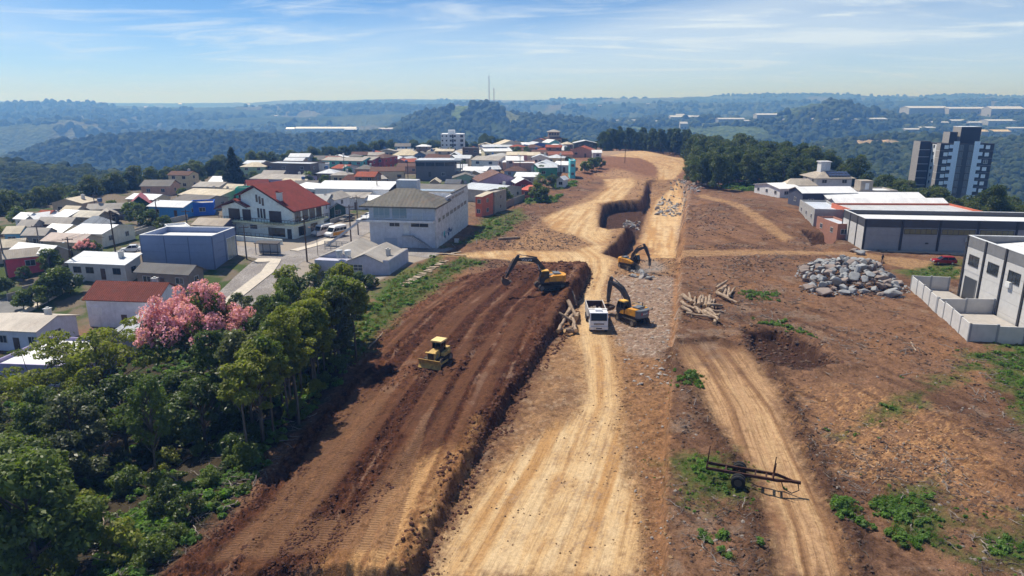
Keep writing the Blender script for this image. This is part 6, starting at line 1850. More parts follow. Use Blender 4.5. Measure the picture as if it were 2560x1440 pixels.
# --- long two-tone shed
c0 = G(2155, 625); rzw = R(-7)
o = thing('panel_shed', 'long grey concrete panel shed with dark band and white roof', 'warehouse', c0, rzw, RG)
W, D, h = 62.0, 13.0, 6.6
MB().bb(0, W, 0, D, -4, 4.9).build('wall', midp, o)
MB().bb(-.02, .0, 0, D, -4, 4.9).build('end_wall', lightp, o)  # end wall paler than the front: its sunlit side put into the paint
band = MB().bb(-.08, W, -.08, .2, 4.9, h).bb(-.08, W, D - .2, D + .08, 4.9, h).bb(-.08, .2, .2, D - .2, 4.9, h).bb(W - .2, W, .2, D - .2, 4.9, h)
band.build('parapet', darkp, o)
MB().bb(-.12, W + .1, -.12, .24, h, h + .08).bb(-.12, W, D - .24, D + .12, h, h + .08).bb(-.12, .24, .24, D - .24, h, h + .08).build('coping', paint(col(214, 216, 218), .5, grime=.1), o)
q = roof(o, W - .5, D - .6, .75, 0, 'metal', WMETAL, 'x', 5.6, 'gable', .1, .08); q.location = (W / 2, D / 2, 5.55)
for k in range(9):
    MB().bb(k * 7.3 - .22, k * 7.3 + .22, -.16, -.081, -3, h).build('pilaster', black_p, o)
for yy in (4.3, 8.7, D):
    MB().bb(-.16, -.081, yy - .2, yy + .2, -3, h).build('pilaster', black_p, o)
for k in range(8):
    for j in range(4):
        MB().bb(k * 7.3 + .3, k * 7.3 + 7.0, -.05, -.003, -1.2 + j * 1.5, .26 + j * 1.5).build('panel', midp, o)
for k in range(3):
    for j in range(4):
        MB().bb(-.07, -.022, k * 4.33 + .22, k * 4.33 + 4.1, -1.2 + j * 1.5, .26 + j * 1.5).build('panel', lightp, o)  # end panels carry the same painted-in sunlit tone
for k in (1, 2, 3, 5):
    window(o, k * 7.3 + 3.65, -.05, 4.15, 6.3, 1.0, 0, (.04, .04, .04), flat(col(120, 116, 84), .12), 'window', 5)
ac = MB().bb(-.5, .5, -.4, 0, -.4, .4).build('air_conditioner', paint(col(220, 220, 218), .5), o); ac.location = (20.3, -.06, 2.6)
MB().tube([(0, -.41, 0), (0, -.44, 0)], [.3, .3], 16).build('fan_grille', flat((.08, .08, .08)), ac)
MB().bb(12.2, 12.7, -.3, -.051, 1.6, 1.85).build('wall_lamp', flat((.05, .05, .05)), o)
k_ = MB().bb(-.5, W, -1.3, -.2, -2, .12).build('plinth', paint(col(170, 160, 148), .9), o)
# --- tall panel shed at the right edge
c0 = Vector((71.2, 104.8, gz(71, 104)))
o = thing('panel_shed', 'tall pale concrete panel shed at the right edge with narrow windows', 'warehouse', c0, rzw, RG)
W, D, h = 26.0, 46.0, 9.8
MB().bb(0, W, -D, 0, -4, 8.2).build('wall', lightp, o)
MB().bb(-.06, .2, -D, 0, 8.2, h).bb(.2, W, -.2, .0, 8.2, h).bb(W - .2, W, -D, -.2, 8.2, h).build('parapet', paint(col(122, 122, 124), .75, grime=.1), o)
MB().bb(-.1, .24, -D, .04, h, h + .09).bb(.24, W, -.24, .04, h, h + .09).build('coping', paint(col(220, 222, 224), .5, grime=.1), o)
q = roof(o, D - .6, W - .6, 1.2, 0, 'metal', WMETAL, 'y', 8.3, 'gable', .08, .08); q.location = (W / 2, -D / 2, 8.25)
for k in range(9):
    yy = -k * 5.3
    MB().bb(-.2, -.061, yy - .2, yy + .2, -3, h + .05).build('pilaster', black_p, o)
    for j in range(5):
        if not (k == 0 and j < 3):
            MB().bb(-.05, -.003, yy - 5.05, yy - .25, -.9 + j * 1.8, -.9 + j * 1.8 + 1.76).build('panel', lightp, o)
    if k > -1:
        window(o, -.05, yy - 2.6, 6.3, 2.7, 1.5, R(-90), (.05, .05, .05), glass_mat(), 'window', 2)
window(o, -.04, -2.65, 1.6, 3.4, 4.0, R(-90), (.25, .25, .25), flat(col(66, 68, 72), .5), 'roller_door', 0)
ac = MB().bb(-.4, 0, -.5, .5, -.35, .35).build('air_conditioner', paint(col(222, 222, 220), .5), o); ac.location = (-.06, -12.6, 5.2)
# --- yard walls
yard = thing('yard_wall', 'pale concrete panel wall enclosing the yard of the tall shed', 'wall', (65.7, 108.6, 0))
def cwall(a_, b_, h_=2.3, mat=lightp, t_=.16, name='panel'):
    a_, b_ = Vector(a_), Vector(b_)
    L_ = (b_ - a_).length; n = max(1, round(L_ / 3.2)); an = math.atan2(b_.y - a_.y, b_.x - a_.x)
    for k in range(n):
        c = a_.lerp(b_, (k + .5) / n); z = gz(c.x, c.y)
        MB().box((c.x - 65.7, c.y - 108.6, z + h_ / 2 - .8), (L_ / n - .2, t_, h_ + 1.6), an).build(name, mat, yard)
    for k in range(n + 1):
        c = a_.lerp(b_, k / n); z = gz(c.x, c.y)
        MB().box((c.x - 65.7, c.y - 108.6, z + h_ / 2 - .75), (.26, .26, h_ + 1.75), an).build('post', midp, yard)
cwall((65.7, 108.6), (58.6, 83.0)); cwall((58.6, 83.0), (68.4, 81.9)); cwall((65.9, 108.7), (71.0, 107.4)); cwall((62.0, 95.4), (69.9, 95.0))
yf = MB()
yf.add([(59.0, 83.4, gz(60, 84) + .12), (68.3, 82.3, gz(67, 83) + .12), (70.9, 107.2, gz(70, 107) + .12), (66.0, 108.3, gz(66, 108) + .12)], [(0, 1, 2, 3)])
tag(yf.build('yard_floor', paint(col(168, 162, 156), .9, grime=.3)), 'pale concrete floor of the walled yard', kind='structure')
# --- houses and sheds behind
brick = paint(col(178, 96, 70), .85, var=.25, grime=.3)
RH = [
 dict(label='small white house with white gabled roof at the end of the sheds', A=(1950, 473), B=(2008, 471), ry=456, wall=col(205, 205, 206), rc=WMETAL, rk='metal', dirt=.1, wins=2),
 dict(label='house with beige hipped roof behind the small white house', A=(1963, 463), B=(2047, 463), ry=447, h=3.6, shape='hip', rise=1.8, wall=col(190, 184, 174), rc=col(196, 184, 168), wins=3),
 dict(label='white-roofed shed with blue gable beside the small white house', A=(2006, 484), B=(2146, 483), ry=467, h=5, rise=1.2, wall=col(62, 66, 84), rc=WMETAL, rk='metal', dirt=.05, name='shed', cat='warehouse', wins=3),
 dict(label='long white-roofed shed nearest the solar panel house', A=(2068, 497), B=(2318, 498), ry=481, h=5, rise=1.2, wall=col(150, 150, 152), rc=WMETAL, rk='metal', dirt=.05, name='shed', cat='warehouse', wins=6, dmax=22),
 dict(label='long white-roofed shed between the brick-sided shed and the solar panel house', A=(2092, 512), B=(2376, 512), ry=496, h=5, rise=1.2, wall=col(176, 176, 178), rc=WMETAL, rk='metal', dirt=.05, name='shed', cat='warehouse', wins=6, dmax=22),
 dict(label='long shed with orange brick end wall and flat grey roof', A=(2138, 533), B=(2458, 534), h=5.6, shape='flat', depth=13, wall=col(182, 98, 72), rc=col(206, 206, 206), rk='metal', name='shed', cat='warehouse', wins=6, over=.1),
 dict(label='low brick store with pale flat roof beside the long grey shed', A=(2094, 566), B=(2140, 566), h=2.8, shape='flat', depth=11, wall=col(150, 104, 86), rc=col(205, 212, 224), rk='metal', name='store', cat='building', wins=1, over=.1),
 dict(label='low building with pale blue flat roof terraces', A=(2036, 528), B=(2112, 530), h=3.6, shape='flat', depth=17, wall=col(150, 148, 146), rc=col(206, 212, 222), rk='metal', name='building', cat='building', wins=2, over=.1),
 dict(label='flat white roof with a beige lift box behind the sheds', A=(2146, 481), B=(2250, 481), h=4.4, shape='flat', depth=10, wall=col(150, 144, 138), rc=WMETAL, rk='metal', name='building', cat='building', wins=3),
]
for hs in RH:
    ob_ = house(group=RG, **hs)
    if 'lift box' in hs['label']:
        bx = MB().bb(-4.4, -.6, -2, 2, 4.5, 7.6).build('lift_box', paint(col(168, 158, 146), .8), ob_); door(ob_, -2.4, -2.02, 4.9, 1.2, 2.0, (.75, .75, .75))
ob_ = house('two-storey white house with beige hipped roof carrying solar panels', (2038, 444), (2142, 444), 6.2, ry=425, rise=2.2, shape='hip', over=1.0, floors=2, wall=col(205, 206, 208), rc=col(196, 184, 170), rk='tile', wins=2, group=RG, depth=13)
MB().bb(-3.0, .2, -1.2, 1.8, 6.4, 10.8).bb(-3.3, .5, -1.5, 2.1, 10.8, 11.1).build('water_tower', paint(col(212, 212, 214), .7), ob_)
for k in range(7):
    for j in range(2):
        q = MB().box((0, 0, 0), (.95, 1.55, .05)).build('solar_panel', flat(col(38, 50, 84), .15), ob_)
        q.location = (-1.6 + k * 1.05 + j * .0, -4.9 + j * 1.75, 7.02 + j * .62); q.rotation_euler = (R(19.5), 0, 0)

# ---------------------------------------------------------------- apartment tower
tc_ = Vector((183.8, 281.0, -16))
o = thing('apartment_tower', 'tall dark apartment tower with stepped pale stripes and white windows', 'apartment tower', tc_, R(-4))
dkw = paint(col(50, 47, 52), .75, grime=.1, var=.08); grw = paint(col(160, 154, 150), .75, grime=.1); pale = paint(col(214, 226, 240), .6, grime=.05, var=.04); whw = paint(col(225, 226, 228), .6, grime=.08)
zt = 31.0
W, D = 20.8, 9.0
MB().bb(-W / 2, W / 2, 0, D, -12, zt).build('wall', dkw, o)
MB().bb(-W / 2 - .03, -W / 2, 0, 3.0, -12, zt).build('side_strip', grw, o)
MB().bb(-W / 2 - .03, -W / 2, 3.0, 6.4, -12, zt - .5).build('side_strip', whw, o)
MB().bb(-15.2, -10.9, 6.5, 12, -12, zt + .5).build('rear_wing', dkw, o)
MB().bb(-15.25, -15.2, 6.5, 12, -12, zt + .5).build('side_strip', grw, o)
MB().bb(-2.0, 5.8, 2.5, 8.5, zt, zt + 6.4).build('roof_core', dkw, o); MB().bb(-2.05, -2.0, 2.5, 8.5, zt, zt + 6.4).build('side_strip', grw, o)
MB().bb(-2.1, 5.9, 2.4, 8.6, zt + 6.4, zt + 6.6).build('coping', whw, o)
MB().bb(-5.9, -2.9, 3, 8, zt, zt + 4.4).build('roof_core', dkw, o); MB().bb(-5.95, -5.9, 3, 8, zt, zt + 4.4).build('side_strip', grw, o)
for x0 in (-5.4, 2.6):
    MB().bb(x0, x0 + 2.2, -.06, -.003, -12, zt + .9).build('stripe', pale, o)
recess = MB().bb(-3.2, 2.6, -.04, -.003, -12, zt - .4).build('recess_shade', flat(col(30, 26, 28), .5), o)  # flat near-black sheet: shade of the recessed balconies painted, no depth built
for fl in range(15):
    z0 = zt - 2.9 * (fl + 1)
    for sx in (-1, 1):
        xo = sx * (W / 2 - 2.4)
        window(o, xo, 0, z0 + 1.5, 1.5, 1.35, 0, (.85, .86, .88), flat(col(232, 236, 240)) if not (fl == 2 and sx > 0) else glass_mat(), 'window', 1 if fl == 2 and sx > 0 else 0)
        MB().bb(min(xo - 2.4, xo + 2.4) + (0 if sx < 0 else 0), max(xo - 2.4, xo + 2.4), -.1, -.003, z0 - .05, z0 + .05).build('floor_band', grw, o)
        xs_ = -5.4 if sx < 0 else 4.8
        MB().bb(xs_ - 1.5 if sx < 0 else xs_, xs_ if sx < 0 else xs_ + 1.5, -.058, -.003, z0 + 1.0, z0 + 2.45).build('stripe_step', pale, o)
        bw = MB().bb(-.9, .9, -.5, -.0, -.05, .05).build('balcony', grw, o); bw.location = (-2.2 if sx < 0 else 1.5, -.04, z0)
        window(o, -2.2 if sx < 0 else 1.5, -.045, z0 + 1.35, 1.4, 1.9, 0, (.25, .22, .22), flat(col(86, 92, 98), .15), 'balcony_window', 1)
    window(o, -W / 2 - .03, 4.7, z0 + 1.5, 1.1, 1.2, R(-90), (.4, .4, .4), glass_mat(), 'window', 0)
    MB().bb(-W / 2 - .1, -W / 2 - .031, 0, 3.4, z0 - .06, z0 + .06).build('floor_band', whw, o)
    MB().bb(-15.3, -10.9, 6.42, 6.499, z0 - .06, z0 + .06).build('floor_band', whw, o)

# ---------------------------------------------------------------- far works, farms and masts
FG = 'distant buildings beyond the valley'
def far_building(label, x0, x1, yb, yt, depth, wall=col(205, 206, 208), rc=WMETAL, rise=.25, doors=3, deep=None, name='factory', cat='factory'):
    u_, v_ = ((x0 + x1) / 2 - 1280.0) / FPX, (yb - 720.0) / FPX
    ts = np.arange(560.0, 6500.0, 12.0)
    zr_ = CAM_Z - (ST + v_ * CT) * ts
    hit = np.where(zr_ < macro(u_ * ts, (CT - v_ * ST) * ts) + 1.0)[0]
    if len(hit): depth = float(ts[hit[0]])
    a_, b_ = Pd(x0, yb, depth), Pd(x1, yb, depth)
    h_ = (yb - yt) * depth / FPX / CT
    w_ = b_.x - a_.x
    d_ = deep or min(60, max(12, w_ * .45))
    o_ = thing(name, label, cat, ((a_.x + b_.x) / 2, (a_.y + b_.y) / 2, (a_.z + b_.z) / 2), 0, FG)
    hw = h_ * (1 - rise)
    MB().bb(-w_ / 2, w_ / 2, 0, d_, -12, hw).prism([(0, hw), (d_, hw), (d_ / 2, h_)], 'x', -w_ / 2, w_ / 2).build('wall', paint(wall, .7, grime=.1), o_)
    r2 = roof(o_, w_, d_, h_ - hw, .6, 'metal', rc, 'x', hw, 'gable', .1, .5, .1); r2.location = (0, d_ / 2, hw + .1)
    for k in range(doors):
        MB().bb(-1.6, 1.6, -.25, 0, 0, min(hw * .75, 4.5)).build('loading_door', flat(col(70, 76, 86)), o_).location = (-w_ / 2 + w_ * (k + .5) / doors, -.02, 0)
    return o_
far_building('long white factory on the wooded ridge left of the central hill', 735, 888, 332, 319, 1280, col(196, 202, 210), doors=6)
far_building('dark blue annexe at the right end of the long white factory', 862, 892, 333, 322, 1270, col(70, 90, 130), col(180, 186, 196), doors=1)
far_building('white block at the left end of the long white factory', 716, 736, 332, 320, 1290, col(210, 214, 220), doors=1)
far_building('small reddish building on the ridge right of the long white factory', 946, 1006, 332, 321, 1440, col(160, 84, 74), col(196, 190, 186), doors=2, name='farm_building', cat='building')
FL = [(1676, 1736, 304, 290, 1860, 'white works building left of the pale green fields'), (1690, 1712, 295, 286, 1990, 'tall white hall behind the works left of the fields'), (1738, 1780, 299, 290, 1900, 'row of white halls behind the fields'), (1796, 1862, 306, 296, 1820, 'blue-grey works hall above the fields'),
      (1892, 1956, 297, 285, 1880, 'white hall left of the right-hand wooded hill'), (1530, 1580, 309, 301, 1980, 'low white sheds at the far left of the works'), (1580, 1614, 308, 300, 1960, 'white shed beside the low white sheds'), (2036, 2150, 306, 297, 1560, 'long cream shed below the right-hand wooded hill'),
      (2150, 2218, 306, 296, 1540, 'white shed joined to the long cream shed'), (2272, 2372, 284, 267, 1900, 'large white works on the right skyline'), (2372, 2470, 283, 269, 1930, 'white works extension on the right skyline'), (2476, 2560, 290, 268, 1800, 'white works cut by the right edge'),
      (2378, 2420, 311, 300, 1480, 'cream arched hall in the right-hand industrial estate'), (2420, 2462, 314, 305, 1440, 'white hall beside the cream arched hall'), (2470, 2550, 312, 300, 1500, 'white hall near the right edge of the estate'), (2452, 2526, 342, 326, 1180, 'yellow-roofed hangar behind the apartment tower'),
      (2262, 2300, 332, 322, 1280, 'white shed left of the apartment tower on the far slope'), (2300, 2345, 327, 318, 1330, 'grey-white shed on the far slope behind the tower'), (1700, 1718, 322, 306, 1600, 'upright pale building among the fields'), (1640, 1666, 309, 302, 1900, 'small white hall among trees in the works'),
      (1960, 1990, 305, 298, 1700, 'pale farm shed at the foot of the right-hand wooded hill'), (2520, 2570, 328, 319, 1300, 'white hall at the right edge behind the hangar'), (2330, 2372, 313, 305, 1500, 'small cream hall on the road up the slope'), (1860, 1890, 308, 301, 1800, 'small white hall by the field track')]
for x0, x1, yb, yt, dp, lb in FL:
    cc = col(176, 160, 124) if 'cream' in lb or 'yellow' in lb else col(140, 146, 156) if 'grey' in lb else col(168, 168, 168)
    far_building(lb, x0, x1, yb, yt, dp, cc, col(214, 190, 130) if 'yellow' in lb else col(206, 206, 206), doors=2)
for k, (px, py, dp, lb) in enumerate([(364, 270, 4200, 'white silo farm glinting on the left horizon'), (450, 262, 4300, 'white farm on the left horizon'), (500, 327, 1240, 'pale roof among the trees of the left ridge'), (620, 263, 4300, 'tiny white farm below the left skyline'),
                                 (770, 300, 2500, 'white farmhouse in the hazy valley'), (690, 292, 2600, 'pair of white barns in the hazy valley'), (1030, 296, 1600, 'white hut on the shoulder of the central hill'), (1425, 270, 4000, 'white farm right of the central hill'),
                                 (1500, 266, 4200, 'white farm on the far plain'), (1620, 262, 4200, 'white farm strip on the far plain'), (1780, 262, 4200, 'pale farm in front of the far ridge'), (1870, 268, 3800, 'white farm below the far ridge')]):
    far_building(lb, px - 4, px + 4, py + 1, py - 3, dp, wall=col(150, 150, 150), rc=col(190, 188, 184), deep=10, doors=1, name='farmhouse', cat='farm')
for px, yt, lb in ((1223, 190, 'taller radio mast on the central hill'), (1235, 221, 'shorter radio mast on the central hill')):
    b_ = Pd(px, 262, 1675); t_ = Pd(px, yt, 1675)
    o_ = thing('radio_mast', lb, 'mast', b_)
    hh = t_.z - b_.z
    lat = MB()
    for sx, sy in ((-1, -1), (1, -1), (0, 1)):
        lat.tube([(sx * .7, sy * .6, -8), (sx * .5, sy * .4, hh)], .28, 4)
    for k in range(24):
        lat.box((0, 0, -4 + k * (hh + 4) / 24), (1.3, 1.1, .18))
    lat.build('lattice', flat(col(150, 120, 120)), o_)
    MB().tube([(0, 0, hh), (0, 0, hh + 5)], .2, 5).build('antenna', flat(col(160, 160, 165)), o_)
# ================================================================ machines and vehicles
YEL = paint(col(222, 154, 44), .5, grime=.35, var=.15, scale=2, mud=.5); YEL_D = paint(col(206, 170, 96), .55, grime=.35, var=.15, scale=2, mud=.6); CHAR = paint(col(44, 46, 50), .5, grime=.2, mud=.35); STEEL = paint(col(120, 112, 106), .55, grime=.3)
TRK = paint(col(72, 62, 54), .8, grime=.4, var=.3); RUB = paint(col(34, 33, 33), .85, var=.2); GLS = flat(col(22, 30, 36), .06); WHT = paint(col(226, 227, 230), .4, grime=.15, mud=.12); RUST = paint(col(66, 38, 28), .85, var=.35, grime=.4); GREYM = paint(col(104, 108, 114), .5, grime=.15)
def offset_poly(pts, ths):
    """side profile of a bent bar: centre points (x,z) with thickness"""
    up, lo = [], []
    for i, (p, t_) in enumerate(zip(pts, ths)):
        a_ = Vector(pts[max(0, i - 1)]); b_ = Vector(pts[min(len(pts) - 1, i + 1)])
        d = (b_ - a_).normalized(); n = Vector((-d.y, d.x))
        up.append(tuple(Vector(p) + n * t_ / 2)); lo.append(tuple(Vector(p) - n * t_ / 2))
    return up + lo[::-1]
def track(parent, y, L, h, w, shoes=22):
    """crawler: rounded loop with shoes, rollers and sprockets"""
    o = thing_part('track', parent, (0, y, 0))
    n = 10; r_ = h / 2
    prof = []
    for k in range(n + 1):
        an = -math.pi / 2 + math.pi * k / n
        prof.append((L / 2 - r_ + math.cos(an) * r_, r_ + math.sin(an) * r_))
    for k in range(n + 1):
        an = math.pi / 2 + math.pi * k / n
        prof.append((-L / 2 + r_ + math.cos(an) * r_, r_ + math.sin(an) * r_))
    inner = [(x * .93, (z - r_) * .80 + r_) for x, z in prof]
    m = MB(); N = len(prof)
    for (y0, y1) in ((-w / 2, w / 2),):
        vs = [(x, y0, z) for x, z in prof] + [(x, y1, z) for x, z in prof] + [(x, y0, z) for x, z in inner] + [(x, y1, z) for x, z in inner]
        fs = []
        for k in range(N):
            j = (k + 1) % N
            fs += [(k, j, N + j, N + k), (2 * N + k, 3 * N + k, 3 * N + j, 2 * N + j), (k, 2 * N + k, 2 * N + j, j), (N + k, N + j, 3 * N + j, 3 * N + k)]
        m.add(vs, fs)
    per = 2 * (L - h) + math.pi * h
    for k in range(shoes):
        s = per * k / shoes
        if s < L - h: x, z, an = -L / 2 + r_ + s, h + .02, 0
        elif s < L - h + math.pi * r_:
            q = (s - (L - h)) / r_; x, z, an = L / 2 - r_ + math.sin(q) * (r_ + .02), r_ + math.cos(q) * (r_ + .02), q
        elif s < 2 * (L - h) + math.pi * r_: x, z, an = L / 2 - r_ - (s - (L - h) - math.pi * r_), -.02, 0
        else:
            q = (s - 2 * (L - h) - math.pi * r_) / r_; x, z, an = -L / 2 + r_ - math.sin(q) * (r_ + .02), r_ - math.cos(q) * (r_ + .02), q
        m.box((x, 0, z), (.05, w, .07), 0, 0, an)
    me = m.mesh('track', TRK); o.data = me
    fr = MB().bb(-L / 2 + r_, L / 2 - r_, -w * .28, w * .28, h * .3, h * .72)
    for k in range(6):
        xx = -L / 2 + r_ + k * (L - h) / 5
        fr.cyl((xx, -w * .4, h * .24), (xx, w * .4, h * .24), h * .15, 8)
    fr.build('roller_frame', CHAR, o)
    for sx in (-1, 1):
        MB().cyl((sx * (L / 2 - r_), -w * .46, r_), (sx * (L / 2 - r_), w * .46, r_), r_ * .72, 12).build('sprocket', STEEL, o)
    return o
def thing_part(name, parent, loc):
    o = bpy.data.objects.new(name, bpy.data.meshes.new(name)); link(o, parent); o.location = loc
    return o
def cyl_part(name, parent, a_, b_, r_, mat):
    m = MB(); a_, b_ = Vector(a_), Vector(b_); mid = a_.lerp(b_, .58)
    m.cyl(a_, mid, r_, 10); o = m.build(name, mat, parent)
    MB().cyl(mid, b_, r_ * .55, 8).build('piston_rod', flat(col(170, 170, 170), .2, .9), o)
    return o
def excavator(label, loc, yaw, swing, K, T, E, tool='bucket', words=True, dark_rear=False):
    o = thing('excavator', label, 'excavator', loc, yaw, 'crawler excavators')
    for y in (-1.15, 1.15):
        track(o, y, 4.4, .95, .6)
    ug = MB().bb(-1.2, 1.2, -.9, .9, .35, .85).cyl((0, 0, .8), (0, 0, 1.15), .75, 16).build('undercarriage', CHAR, o)
    up = thing_part('upper_body', o, (0, 0, 1.12)); up.rotation_euler = (0, 0, swing)
    up.data = MB().bb(-1.9, 1.75, -1.3, 1.3, 0, .3).mesh('upper_body', CHAR)
    # side panels, engine hood, counterweight
    MB().prism([(-1.7, .3), (.35, .3), (.35, .85), (-.2, 1.2), (-1.7, 1.25)], 'y', .45, 1.32).build('side_panel', YEL, up)
    MB().prism([(-1.7, .3), (1.5, .3), (1.5, .75), (.3, 1.1), (-1.7, 1.25)], 'y', -1.32, -.45).build('side_panel', YEL, up)
    hd = MB().prism([(-1.7, .3), (.2, .3), (.2, 1.15), (-1.7, 1.3)], 'y', -.44, .44).bb(-1.5, -.5, -.9, .6, 1.25, 1.45)
    hd.build('engine_hood', GREYM, up)
    MB().cyl((-1.15, -.75, 1.2), (-1.15, -.75, 1.95), .07, 8).build('exhaust', CHAR, up)
    cw = []
    for k in range(9):
        an = -math.pi / 2 + math.pi * k / 8
        cw.append((-1.72 - math.cos(an) * .75, math.sin(an) * 1.34))
    ctr = MB().prism(cw, 'z', .12, 1.2).build('counterweight', GREYM if dark_rear else YEL, up)
    if dark_rear:
        MB().bb(-2.38, -2.3, .5, .72, .5, .95).bb(-2.38, -2.3, -.72, -.5, .5, .95).build('tail_light', flat(col(190, 40, 36), .3), ctr)
        l1 = lettering('VOLVO', .34, (.8, .8, .8), 'maker_lettering', ctr); l1.rotation_euler = (R(90), 0, R(-90)); l1.location = (-2.49, .62, .62)
    MB().bb(-1.3, 1.2, -1.31, -1.25, 1.3, 1.34).bb(-1.3, -1.26, -1.31, -1.27, .9, 1.32).bb(1.1, 1.14, -1.31, -1.27, .7, 1.32).build('handrail', flat(col(200, 170, 60), .5), up)
    # cab
    cb = thing_part('cab', up, (0, 0, 0))
    cb.data = MB().prism([(.42, .2), (1.85, .2), (1.95, .75), (1.9, 1.0), (.42, 1.0)], 'y', .42, 1.36).mesh('cab', CHAR)
    MB().prism([(.40, 1.93), (1.62, 1.93), (1.52, 2.08), (.5, 2.10)], 'y', .40, 1.38).build('cab_roof', paint(col(240, 186, 92), .45, grime=.3), cb)  # paler than the body yellow: sunlit top put into the paint
    MB().prism([(.46, 1.0), (1.86, 1.0), (1.60, 1.93), (.46, 1.93)], 'y', .46, 1.32).build('cab_glass', GLS, cb)
    pl = MB()
    for y in (.42, 1.30):
        pl.prism([(1.82, 1.0), (1.92, 1.0), (1.66, 1.93), (1.57, 1.93)], 'y', y, y + .06)
        pl.bb(.42, .52, y, y + .06, 1.0, 1.93).bb(1.08, 1.15, y, y + .06, 1.0, 1.93)
    pl.build('cab_pillars', CHAR, cb)
    MB().prism([(.45, .22), (1.25, .22), (1.05, .62), (.45, .9)], 'y', 1.362, 1.37).build('door_panel', YEL, cb)
    # boom, stick, tool
    F_ = (.55, .75)
    bm = MB().prism(offset_poly([F_, (F_[0] * .5 + K[0] * .5 - .25, F_[1] * .5 + K[1] * .5 + .1), K, ((K[0] + T[0]) / 2, (K[1] + T[1]) / 2 + .08), T], [.42, .66, .78, .58, .38]), 'y', -.28, .22).build('boom', CHAR, up)
    if words:
        for sy, rz_ in ((.235, R(180)), ):
            l1 = lettering('VOLVO', .5, (.85, .85, .85), 'maker_lettering', bm)
            an = math.atan2(T[1] - K[1], T[0] - K[0])
            l1.rotation_euler = (R(90), an, R(180)); l1.location = (K[0] * .25 + T[0] * .75, sy, K[1] * .25 + T[1] * .75 - .12)
    d = (Vector(E) - Vector(T)).normalized()
    back = Vector(T) - d * .8
    sk = MB().prism(offset_poly([tuple(back), T, tuple(Vector(T).lerp(Vector(E), .35)), E], [.34, .62, .5, .3]), 'y', -.2, .14).build('stick', CHAR, up)
    for y in (-.55, .5):
        cyl_part('boom_cylinder', up, (1.1, y, .45), (K[0] * .8 + .25, y * .62, K[1] * .86 - .1), .1, CHAR)
    cyl_part('stick_cylinder', up, (K[0] - .2, -.03, K[1] + .42), (back.x, -.03, back.y + .08), .1, CHAR)
    q = Vector((-d.y, d.x))
    if q.x < 0: q = -q
    cyl_part('bucket_cylinder', up, (T[0] + q.x * .45, -.03, T[1] + q.y * .45), (E[0] - d.x * .5 + q.x * .4, -.03, E[1] - d.y * .5 + q.y * .4), .08, STEEL)
    if tool == 'bucket':
        e = Vector((E[0], E[1]))
        prof = []
        base_an = math.atan2(d.y, d.x)
        for k in range(9):
            an = base_an + R(95) - R(200) * k / 8
            prof.append((e.x + math.cos(base_an) * .55 - .25 + math.cos(an) * .72, e.y + math.sin(base_an) * .5 + math.sin(an) * .72))
        bk = MB()
        n = len(prof)
        inner = [((x - prof[4][0]) * .9 + prof[4][0] - .03, (z - prof[4][1]) * .9 + prof[4][1]) for x, z in prof]
        for y0, y1 in ((-.65, .6),):
            vs = [(x, y0, z) for x, z in prof] + [(x, y1, z) for x, z in prof]
            bk.add(vs, [(k, k + 1, n + k + 1, n + k) for k in range(n - 1)] + [tuple(range(n)), tuple(range(n, 2 * n))[::-1]])
        b_ = bk.build('bucket', paint(col(96, 74, 58), .6, grime=.4, var=.25), up)
        for k in range(5):
            MB().box((prof[-1][0] - .05, -.55 + k * .27, prof[-1][1]), (.28, .1, .08)).build('tooth', STEEL, b_)
    elif tool == 'breaker':
        e = Vector((E[0], 0, E[1])); dn = Vector((.08, 0, -1)).normalized()
        b_ = MB().box(e + dn * .75, (.42, .4, 1.5), 0, 0, R(-5)).build('breaker', CHAR, up)
        MB().cyl(e + dn * 1.5, e + dn * 2.3, .08, 8, .05).build('chisel', STEEL, b_)
    return o
# first digger, boom to the left
p = G(1375, 722)
excavator('yellow excavator with black boom reaching left into the dark red fill', p + Vector((0, 0, .05)), R(195), R(-6), (2.3, 3.5), (5.4, 3.7), (7.0, .9))
p = G(1580, 806)
excavator('excavator with grey counterweight working beside the dump truck', p + Vector((0, 0, .05)), R(118), R(10), (2.2, 3.3), (4.5, 3.9), (4.9, .7), 'bucket', False, True)
p = G(1572, 672)
excavator('excavator with rock breaker hammering in a cloud of dust', p + Vector((0, 0, .05)), R(-68), R(22), (2.0, 3.3), (4.0, 4.1), (5.2, 1.9), 'breaker', False).scale = (.88, .88, .88)

# --- dozer
p = G(1096, 905)
o = thing('bulldozer', 'cream-yellow bulldozer spreading dark red soil', 'bulldozer', p + Vector((0, 0, -.05)), R(-113))
o.scale = (.88, .88, .92)
for y in (-.98, .98):
    track(o, y, 3.6, 1.05, .52, 20)
MB().bb(-1.5, 1.6, -.6, .6, .5, 1.0).build('chassis', CHAR, o)
hd = MB().prism([(.35, 1.0), (1.95, 1.0), (1.95, 1.9), (.35, 2.0)], 'y', -.5, .5).build('engine_hood', YEL_D, o)
MB().bb(1.952, 2.0, -.44, .44, .95, 1.84).build('radiator_grille', CHAR, hd)
MB().bb(1.80, 2.12, -.75, .75, 1.86, 1.94).build('headlamp_bar', YEL_D, hd)
MB().cyl((.9, .2, 1.95), (.9, .2, 2.9), .06, 8).build('exhaust', CHAR, hd)
MB().bb(-1.5, .35, -1.1, -.55, 1.05, 1.5).bb(-1.5, .35, .55, 1.1, 1.05, 1.5).build('fenders', YEL_D, o)
MB().bb(-1.75, -1.0, -.9, .9, 1.0, 1.85).build('fuel_tank', YEL_D, o)
cb = MB().bb(-1.0, .35, -.62, .62, 1.0, 1.7).build('cab', CHAR, o)
MB().prism([(-.98, 1.7), (.45, 1.7), (.32, 2.85), (-.98, 2.85)], 'y', -.58, .58).build('cab_glass', GLS, cb)
pl = MB()
